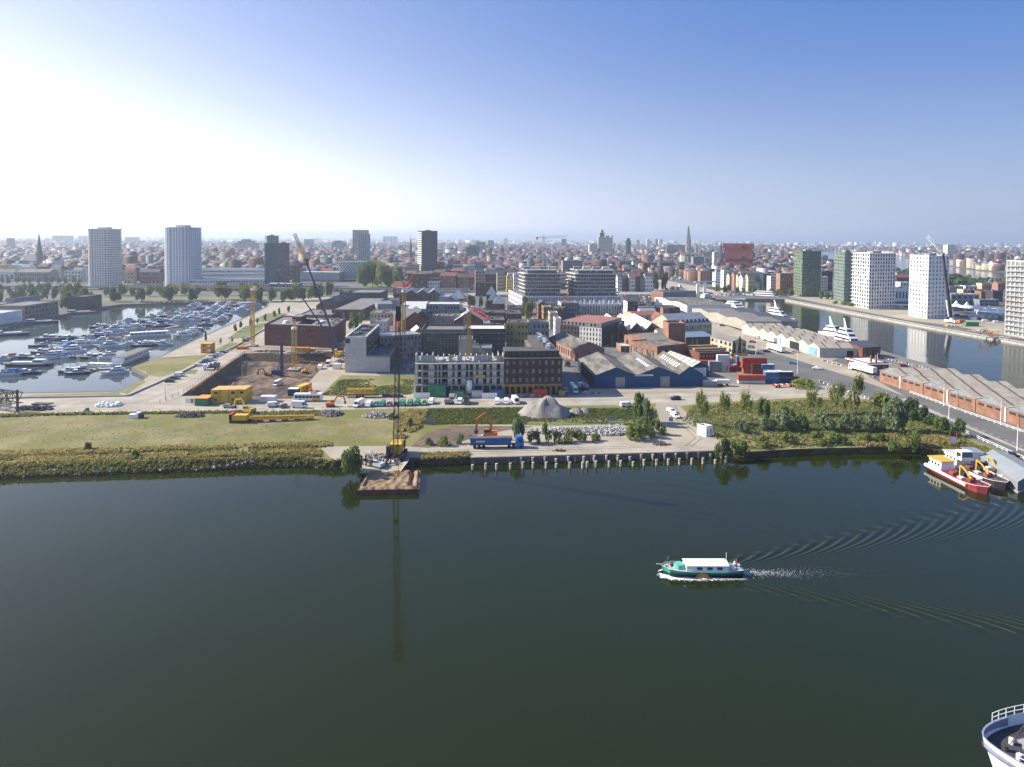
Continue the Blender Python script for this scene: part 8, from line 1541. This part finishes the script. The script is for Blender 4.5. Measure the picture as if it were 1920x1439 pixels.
root = local('canal_barge', 'green and white canal barge with long cream roof sailing left across the water', 'boat'); GRH = flat('sea_green_hull', (.03,.27,.20),.35); BLK = flat('black_hull', (.012,.015,.02),.4)
hull(root, gl, 4.4,1.35, GRH, DECKW, stern=.72, bow=.80, sheer=.45, strip=mat('mint_rail', (.25,.55,.42),.5,0))
b = MB(); vs_ = []
hull(root, gl * .985,4.36,.62, BLK, BLK, name='lower_hull', stern=.74, bow=.80, sheer=.2)
b = MB(); x0, x1, w_ = -5.6,3.9,3.3; b.add([(x0,-w_ / 2,1.2),(x1,-w_ / 2,1.2),(x1, w_ / 2,1.2),(x0, w_ / 2,1.2),(x0 + .1,-w_ / 2 + .15,2.45),(x1 - .1,-w_ / 2 + .15,2.45),(x1 - .1, w_ / 2 - .15,2.45),(x0 + .1, w_ / 2 - .15,2.45)], BOXF); b.build('deckhouse', M_WHITE, root)
CRM = mat('cream_canvas_roof', (.78,.76,.66),.8,.05); b = MB(); b.add([(x0 - .1,-1.75,2.43),(x1 + .1,-1.75,2.43),(x1 + .1,0,2.9),(x0 - .1,0,2.9),(x1 + .1,1.75,2.43),(x0 - .1,1.75,2.43)] + [(x0 - .1,-1.75,2.53),(x1 + .1,-1.75,2.53),(x1 + .1,0,3.0),(x0 - .1,0,3.0),(x1 + .1,1.75,2.53),(x0 - .1,1.75,2.53)], [(0,1,2,3),(3,2,4,5),(6,7,8,9),(9,8,10,11),(0,1,7,6),(4,5,11,10),(1,2,8,7),(2,4,10,8),(0,3,9,6),(3,5,11,9)]); b.build('canvas_roof', CRM, root)
for s in (-1,1):
 for x in (-3.6,-1.4,.9): b = MB(); b.box((x, s * 1.62,1.55),(1.2,.06,.62)); b.build('side_window', GLASSB, root)
b = MB(); b.cyl((5.2,0,1.4),1.5,.9,10, r2=1.1); b.build('green_tarpaulin', mat('teal_tarpaulin', (.10,.42,.34),.8,.1), root)
b = MB(); b.box((6.6,-.3,1.6),(.9,.9,.6)); b.build('red_crate', W_RUST, root); b = MB(); b.add([(8.3,-1.0,1.6),(8.7,0,1.7),(8.3,1.0,1.6),(8.2,0,2.2)], [(0,1,3),(1,2,3),(0,3,2),(0,2,1)]); b.build('bow_cushion', W_OCHRE, root)
b = MB(); b.bar((9.0,0,2.1),(10.3,0,2.2),.1); b.build('bowsprit', M_WHITE, root); b = MB(); b.cyl((.3,2.28,.35),.95,.12,14, axis='y'); o = b.build('leeboard', mat('varnished_oak', (.42,.20,.03),.4,.2), root); o.scale = (1.55,1,.8); o.location = (.0,0,.1)
b = MB(); b.box((-8.9,0,.1),(.3,.5,1.6)); b.build('rudder', M_STEEL, root); b = MB(); b.bar((-6.0,-1.2,1.4),(-6.0,-1.2,4.2),.09); b.build('flagpole', M_WHITE, root); b = MB(); b.box((-7.0,.6,1.35),(.8,.8,.5)); b.box((-7.9,-.6,1.35),(.9,.5,.5)); b.build('deck_bench', M_WHITE, root)
root.location = (cx_, cy_, 0); root.rotation_euler.z = R(180.8); root.scale = (.9,.9,.9)
def person(loc, deg, label, shirt, trousers, pose='stand', s=1.0):
 root = NO('person', None); LK(root); tag(root, label, 'person'); sit = pose == 'sit'
 J = {'pel': (0,0,.95), 'che': (0.02,0,1.35), 'nek': (.03,0,1.5), 'hed': (.05,0,1.66), 'top': (.05,0,1.76), 'ls': (0,.19,1.42), 'rs': (0,-.19,1.42), 'le': (.05,.26,1.15), 're': (.05,-.26,1.15), 'lh': (.22,.22,.95), 'rh': (.22,-.22,.95), 'lk': (.06,.11,.5), 'rk': (-.02,-.11,.5), 'lf': (.0,.12,.07), 'rf': (-.1,-.12,.07), 'lt': (.17,.12,.04), 'rt': (.07,-.12,.04)}
 E_ = [('pel', 'che'),('che', 'nek'),('nek', 'hed'),('hed', 'top'),('che', 'ls'),('che', 'rs'),('ls', 'le'),('rs', 're'),('le', 'lh'),('re', 'rh'),('pel', 'lk'),('pel', 'rk'),('lk', 'lf'),('rk', 'rf'),('lf', 'lt'),('rf', 'rt')]
 Rd = dict(pel=.15, che=.15, nek=.06, hed=.105, top=.07, ls=.08, rs=.08, le=.05, re=.05, lh=.035, rh=.035, lk=.07, rk=.07, lf=.05, rf=.05, lt=.035, rt=.035)
 ks = list(J); me = NM('body'); me.from_pydata([J[k] for k in ks], [(ks.index(a), ks.index(b_)) for a, b_ in E_], []); o = NO('body', me); LK(o)
 md = o.modifiers.new('skin', 'SKIN'); o.modifiers.new('sub', 'SUBSURF').levels = 1
 for i, k in enumerate(ks): me.skin_vertices[0].data[i].radius = (Rd[k], Rd[k] * (1.15 if k in ('pel', 'che') else 1))
 bpy.context.view_layer.update(); dg = bpy.context.evaluated_depsgraph_get(); m2 = bpy.data.meshes.new_from_object(o.evaluated_get(dg)); bpy.data.objects.remove(o)
 skin = flat('skin', (.35,.2,.14),.6); hair = flat('hair', (.05,.035,.02),.8)
 for m in (shirt, trousers, skin, hair): m2.materials.append(m)
 for f in m2.polygons: z = f.center.z; f.material_index = 3 if z > 1.70 or (z > 1.6 and f.center.x < .03) else 2 if z > 1.5 or (z < 1.02 and abs(f.center.y) > .17 and f.center.x > .1) else 0 if z > .98 else 1
 o = NO('body', m2); LK(o); o.parent = root; root.location = loc; root.rotation_euler.z = R(deg); root.scale = (s, s, s); return root
person((cx_ + 6.6, cy_ - .3,1.2),180, 'person in a white top standing at the stern of the green barge', flat('white_shirt', (.7,.7,.7)), flat('jeans', (.05,.08,.15)))
person((cx_ + 7.2, cy_ + .35,1.2),170, 'person in a red jacket steering at the stern of the green barge', flat('red_jacket', (.4,.04,.04)), flat('dark_trousers', (.03,.03,.035)))
person((cx_ - 6.6, cy_ + .8,1.35),180, 'person in dark clothes at the bow of the green barge', flat('dark_jacket', (.03,.04,.05)), flat('dark_trousers', (.03,.03,.035)))
q = G(844,838); person((q.x, q.y, LZ + .05),-90, 'site worker in a reddish jacket standing on the quay left of the blue lorry', flat('rust_jacket', (.35,.10,.05)), flat('dark_trousers', (.03,.03,.035)), s=1.0)
q = G(743,873,1.6); person((q.x, q.y, 1.55),-90, 'site worker standing on the ramp below the crawler crane', flat('rust_jacket', (.35,.10,.05)), flat('dark_trousers', (.03,.03,.035)))
def moored(label, x0, y0, x1, y1, W, hm, dm, roof, name='work_barge', big=False):
 a, c = G(x0, y0,0), G(x1, y1,0); d = c - a; L = d.length; root = local(name, label, 'boat'); RED = flat('barge_red', (.35,.02,.03),.5)
 hull(root, L, W, 1.5, hm, dm, stern=.75, bow=.78, sheer=.5, strip=M_WHITE)
 b = MB(); b.bar((-L / 2 + .3,-W / 2 - .02,1.35),(L * .28,-W / 2 - .02,1.15),.12, None, .75); b.build('rubbing_strake', M_WHITE, root)
 cabin(root, -L * .45,-L * .2, W * .78,1.4,4.0, M_WHITE, .2,.1, name='deckhouse', win=False)
 for s in (-1,1):
  for k in range(4): b = MB(); b.box((-L * .43 + k * L * .06, s * W * .37,2.5),(.5,.2,.7)); b.build('side_window', GLASS, root)
 b = MB(); b.box((-L * .325,0,4.0),(L * .27, W * .84,.18)); b.build('deckhouse_roof', roof, root)
 if big: cabin(root, -L * .24,-L * .13, W * .7,3.2,5.8, M_WHITE, .3,.1, name='wheelhouse')
 for k in range(7): b = MB(); x = -L * .13 + k * L * .075; b.box((x, (-1) ** k * .9,1.45),(1.6,1.2,.5 + .3 * (k % 3))); b.build('deck_gear', (RED, W_RUST, M_STEEL, CW)[k % 4], root)
 b = MB(); pts_ = [(L * .02,0,1.5),(L * .02,0,4.6),(L * .12,-.3,4.2),(L * .26,-.8,2.6)]; [b.bar(p_, q_, .3) for p_, q_ in zip(pts_, pts_[1:])]; b.build('loading_crane', M_YEL, root)
 for k in range(12): b = MB(); x = -L * .15 + k * L * .05; b.bar((x, -W / 2 + .15,1.5),(x, -W / 2 + .15,2.3),.06); b.build('railing_post', RED, root)
 b = MB(); b.bar((L * .44,0,2.0),(L * .44,0,3.4),.1); b.build('bow_pole', METAL, root)
 root.location = ((a.x + c.x) / 2,(a.y + c.y) / 2,0); root.rotation_euler.z = math.atan2(d.y, d.x); return root
moored('red and white work barge with yellow crane and yellow-roofed deckhouse', 1748,878,1853,929,5.6, flat('dark_red_hull', (.28,.05,.05),.4), flat('barge_red', (.35,.02,.03),.5), M_YEL)
moored('dark-hulled cargo barge with tall white wheelhouse behind the red one', 1776,866,1887,920,5.6, flat('plum_hull', (.06,.045,.06),.4), W_BROWN, R_PALE, big=True)
moored('third barge with white bow and rusty deck load against the shed', 1810,862,1896,908,5, M_WHITE, W_RUST, R_ZINC)
bh = [G(1838,872,.6), G(1908,920,.6), G(1960,905,.6), G(1884,862,.6)]; root = building('grey floating boathouse with low gabled roof behind the barges', 'boathouse', bh, 2.6, mat('boathouse_wall', (.20,.21,.21),.8,.1), mat('boathouse_roof', (.27,.29,.29),.7,.1), gable='x', rh=1.3, name='boathouse', z0=.4)
X(root, 'pontoon', lambda b:b.prism([p + (p - sum(bh, V()) / 4) * .05 for p in bh], -.2,.38, W_CONC), W_CONC)
W0 = G(1842,1381,9.5); root = local('ship_bow', 'white ship bow with dark foredeck entering at the lower right corner', 'ship')
BL, BB = 46,13.5; vs = []; N = 26; zt = 9.5; fs = []
for i in range(N + 1):
 t = i / N; x = t ** 1.6 * BL; w_ = BB / 2 * min(1,(x / 8.0) ** .6); rake = 3.2 * (1 - min(1, x / 12)); zz = zt - .35 * min(1, x / 10)
 vs += [(x + rake, -w_ * .62,0),(x, -w_, zz),(x, w_, zz),(x + rake, w_ * .62,0)]
for i in range(N): a, c = 4 * i, 4 * i + 4; fs += [(a, c, c + 1, a + 1),(a + 2, c + 2, c + 3, a + 3)]
b = MB(); b.add(vs, fs + [(4 * N, 4 * N + 1,4 * N + 2,4 * N + 3)]); b.build('hull', mat('ship_white', (.70,.70,.72),.35,.06), root, smooth=True)
b = MB(); inn = [(v[0] + .25 * (k == 0), v[1] * .95, v[2] - 1.15) for k, v in enumerate(vs)]; b.add([x for i in range(N + 1) for x in (inn[4 * i + 1], inn[4 * i + 2])], [(2 * i, 2 * i + 2,2 * i + 3,2 * i + 1) for i in range(N)]); b.build('foredeck', mat('dark_deck', (.05,.05,.055),.8,.2), root)
b = MB(); b.add([x for i in range(7) for x in (vs[4 * i + 1], (vs[4 * i + 1][0] + .2, vs[4 * i + 1][1] * .955, vs[4 * i + 1][2]),(vs[4 * i + 1][0] + .2, vs[4 * i + 1][1] * .955, vs[4 * i + 1][2] - 1.2), vs[4 * i + 2], (vs[4 * i + 2][0] + .2, vs[4 * i + 2][1] * .955, vs[4 * i + 2][2]),(vs[4 * i + 2][0] + .2, vs[4 * i + 2][1] * .955, vs[4 * i + 2][2] - 1.2))], [f for i in range(6) for f in ((6 * i, 6 * i + 6,6 * i + 7,6 * i + 1),(6 * i + 1,6 * i + 7,6 * i + 8,6 * i + 2),(6 * i + 3,6 * i + 9,6 * i + 10,6 * i + 4),(6 * i + 4,6 * i + 10,6 * i + 11,6 * i + 5))]); b.build('bulwark', mat('bulwark_blue', (.22,.23,.33),.6,.1), root)
for s in (1,2):
 for i in range(4, N): p_ = vs[4 * i + s]; b = MB(); b.bar((p_[0], p_[1] * .98, p_[2]),(p_[0], p_[1] * .98, p_[2] + 1.05),.07); b.build('rail_post', M_WHITE, root)
 b = MB(); [b.bar((vs[4 * i + s][0], vs[4 * i + s][1] * .98, vs[4 * i + s][2] + h),(vs[4 * i + 4 + s][0], vs[4 * i + 4 + s][1] * .98, vs[4 * i + 4 + s][2] + h),.06) for i in range(4, N) for h in (.5,1.05)]; b.build('handrail', M_WHITE, root)
b = MB(); b.add([(4.5,-2.4, zt - 1.4),(12,-4.2, zt - 1.4),(12,4.2, zt - 1.4),(4.5,2.4, zt - 1.4),(5.2,-1.8, zt - .5),(12,-3.8, zt - .5),(12,3.8, zt - .5),(5.2,1.8, zt - .5)], BOXF); b.build('hatch_platform', mat('deck_grey', (.17,.16,.17),.8,.15), root)
for (x, y) in ((3.2,-1.2),(3.6,1.4),(6.5,-3.6),(2.4,0)): b = MB(); b.cyl((x, y, zt - 1.5),.28,.9,8); b.build('bollard', M_WHITE if y else M_STEEL, root)
b = MB(); b.cyl((8.5,-3.2, zt - .9),.7,1.4,10, axis='x'); b.box((9.5,-3.2, zt - 1.4),(2.6,2.2,1.2)); b.build('anchor_winch', M_STEEL, root)
b = MB(); b.bar((2.5,0, zt - 1),(14,3, zt + 16),.05); b.build('forestay', W_RUST, root)
root.location = (W0.x, W0.y, 0); root.rotation_euler.z = R(-14)
# ================================================================ STREET FURNITURE
def lamp(px, yb, yt, label, arm=1):
 p = G(px, yb); h = HT(px, yt, p) - LZ; root = thing('street_lamp', label, 'street lamp', tuple(p), 'tall street lamps on the road'); X(root, 'pole', lambda b:b.cyl((p.x, p.y, LZ),.16, h, 6, r2=.08), M_WHITE); X(root, 'lamp_arm', lambda b:b.bar((p.x, p.y, LZ + h),(p.x + 1.4 * arm, p.y, LZ + h + .15),.09), METAL); X(root, 'lamp_head', lambda b:b.box((p.x + 1.7 * arm, p.y, LZ + h + .1),(.7,.3,.14)), METAL)
for x, yb, yt, lb in ((1907,846,796, 'white lamp post nearest, between road and railing'),(1876,798,752, 'white lamp post in front of the brick warehouse, right'),(1769,762,720, 'white lamp post in front of the brick warehouse, left'),(1779,784,754, 'thin lamp post on the near roadside'),(1495,702,658, 'tall lamp post beside the container yard'),(1419,660,628, 'lamp post beside the villa'),(1393,632,598, 'lamp post at the corner of the sawtooth warehouse'),(1347,612,582, 'lamp post near the grey sheds'),(1645,693,663, 'lamp post by the brick end house'),(1417,672,648, 'short lamp post behind the containers'),(378,700,668, 'lamp post on the marina street'),(430,660,632, 'lamp post by the planting bed'),(310,752,722, 'signal post at the junction by the pit'),(235,726,703, 'thin post on the grass strip'),(277,712,688, 'thin post at the marina lawn'),(322,693,672, 'thin post in the middle of the marina lawn')): lamp(x, yb, yt, lb)
def fence(label, pts, h, step, m, name='railing', rails=2, cat='railing', t=.12):
 pts = [G(*p) for p in pts]; root = thing(name, label, cat, tuple(pts[0]))
 for k in range(rails): X(root, 'rail', lambda b:[b.bar(p + V((0,0, h * (k + 1) / rails)), q + V((0,0, h * (k + 1) / rails)), t) for p, q in zip(pts, pts[1:])], m)
 for p, q in zip(pts, pts[1:]):
  n = max(1, int((q - p).length / step))
  for k in range(n + 1): e = p.lerp(q, k / n); X(root, 'post', lambda b:b.box(tuple(e),(.14,.14, h)), m)
 return root
fence('long white railing between the road and the brick warehouse', [(1706,738),(1800,772),(1925,815)], 1.1,2.5, M_WHITE); fence('white railing on the near side of the road', [(1812,814),(1860,836),(1930,868)], 1.1,2, M_WHITE); fence('grey wire fence along the field edge', [(110,776),(300,773),(480,772),(760,768)], 1.2,6, METAL, 'wire_fence', 1, 'fence', .04); fence('site fence along the pit rim', [(300,757),(345,738),(458,664),(634,658)], 1.8,3.5, METAL, 'site_fence', 2, 'fence', .05); fence('pale mesh fence in the right scrub', [(1288,783),(1330,802),(1395,812),(1450,832)], 1.8,3.5, METAL, 'mesh_fence', 2, 'fence', .05); fence('red plastic barrier net along the pit edge', [(360,734),(458,662),(632,655)], 1.0,4, M_ORG, 'barrier_net', 3, 'barrier', .1)
fence('wire fence in front of the rubble', [(960,796),(1080,795),(1240,800)], 1.6,4, METAL, 'mesh_fence', 2, 'fence', .04)
r = random.Random(77)
for nm, pts, n in (('kerb of the wide road', ((1540,717),(1640,752)),14),('far kerb near the warehouse', ((1546,678),(1580,687)),5),('quay behind the brick house', ((1662,674),(1745,693)),14),('kerb before the parked lorries', ((1640,708),(1656,712)),2)):
 for k in range(n): t = k / max(1, n - 1); p = G(pts[0][0] + (pts[1][0] - pts[0][0]) * t, pts[0][1] + (pts[1][1] - pts[0][1]) * t); root = thing('road_block', f'white concrete block, {ORDW[k]} from the left on the {nm}', 'road block', tuple(p), f'white concrete blocks, {nm}'); X(root, 'concrete', lambda b:b.add([(p.x - .9, p.y - .3, LZ),(p.x + .9, p.y - .3, LZ),(p.x + .9, p.y + .3, LZ),(p.x - .9, p.y + .3, LZ),(p.x - .8, p.y - .12, LZ + .8),(p.x + .8, p.y - .12, LZ + .8),(p.x + .8, p.y + .12, LZ + .8),(p.x - .8, p.y + .12, LZ + .8)], BOXF), M_WHITE if k % 3 else CREAMB if 'CREAMB' in globals() else W_CREAM); X(root, 'base_stripe', lambda b:b.box((p.x, p.y, LZ),(1.84,.66,.12)), W_CONC)
def sign(px, py, w_, h, z, m, label, posts=2, pm=METAL, name='notice_board', deg=0):
 p = G(px, py); root = thing(name, label, 'sign', tuple(p)); u = V((math.cos(R(deg)), math.sin(R(deg)),0)); X(root, 'board', lambda b:b.bar(p - u * w_ / 2 + V((0,0, z + h / 2)), p + u * w_ / 2 + V((0,0, z + h / 2)),.08, None, h), m); X(root, 'board_frame', lambda b:[b.bar(p - u * w_ / 2 + V((0,-.06, z + hh)), p + u * w_ / 2 + V((0,-.06, z + hh)),.08) for hh in (0, h)], METAL)
 for k in range(posts): e = p + u * w_ * (k / max(1, posts - 1) - .5) if posts > 1 else p; X(root, 'post', lambda b:b.bar(e, e + V((0,0, z + h + (1.5 if pm == MR else 0))),.12), pm)
sign(806,797,3.4,1.5,.6, CGY, 'grey notice board on the field right of the crane boom'); sign(1148,792,3.1,1.5,.6, CGY, 'grey notice board on the grass right of the gravel mound'); sign(1787,838,2.2,2.3,1.0, M_WHITE, 'white square sign on red and white poles by the slipway', 2, MR); sign(1808,842,.9,.9,1.5, MR, 'small round-looking red sign on a thin pole', 1); sign(1258,792,1.3,1.4,.4, mat('blue_white_sign', (.3,.4,.6),.5,0), 'blue and white board standing on the dirt track')
p = front((1324,820),(1336,818),3.4,20); r_ = building('small white gatehouse with flat rusty roof frame at the track end', 'booth', p, 3.2, M_WHITE, DARKH, name='gatehouse', fac={0: (2,1,.4,.5)}, par=.5)
for k, x in enumerate((1700,1708)): a, c = G(x, 835), G(x + 6,845,.4); b = MB(); b.bar(a + V((0,0,.3)), c, .5); tag(b.build('slipway_beam', M_WHITE), f'white slipway beam reaching into the water, {"right" if k else "left"} one', 'beam')
q = G(253,784); root = thing('water_tank', 'white dented tank container lying on the left field', 'tank', tuple(q)); X(root, 'tank', lambda b:[b.box((q.x, q.y, LZ),(3.4,2.2,1.5)), b.box((q.x + 1.2, q.y + .2, LZ + 1.5),(1.6,1.6,.6))], M_WHITE); X(root, 'machine_frame', lambda b:b.box((q.x + 2.2, q.y, LZ),(1.2,2,1.7)), M_STEEL)
for k, (x, y, lb) in enumerate(((80,762, 'dark trailer in the scrap pile at the left'),(55,768, 'low dark flatbed at the left of the scrap pile'))): p = G(x, y); root = thing('old_trailer', lb, 'trailer', tuple(p)); X(root, 'bed', lambda b:b.box((p.x, p.y, LZ + .8),(7,2.4,.4)), M_STEEL); X(root, 'wheel', lambda b:[b.cyl((p.x + dx, p.y - 1.1, LZ + .45),.45,.3,10, axis='y') for dx in (-2,-1,2)], TYRE)
# ================================================================ HAZE
hz_ = MB(); x0, x1, y0, y1, z0, z1 = -17000,17000,-1600,22000,-5,150
hz_.add([(x0, y0, z0),(x1, y0, z0),(x1, y1, z0),(x0, y1, z0),(x0, y0, z1),(x1, y0, z1),(x1, y1, z1),(x0, y1, z1)], BOXF)
m = bpy.data.materials.new('haze'); m.use_nodes = True; nt = m.node_tree; nt.nodes.remove(nt.nodes['Principled BSDF']); v = nt.nodes.new('ShaderNodeVolumePrincipled')
v.inputs['Density'].default_value = .00014; v.inputs['Color'].default_value = (.74,.86,1,1); v.inputs['Anisotropy'].default_value = .35
nt.links.new(v.outputs[0], nt.nodes['Material Output'].inputs['Volume']); hz_.build('haze', m, kind='stuff')
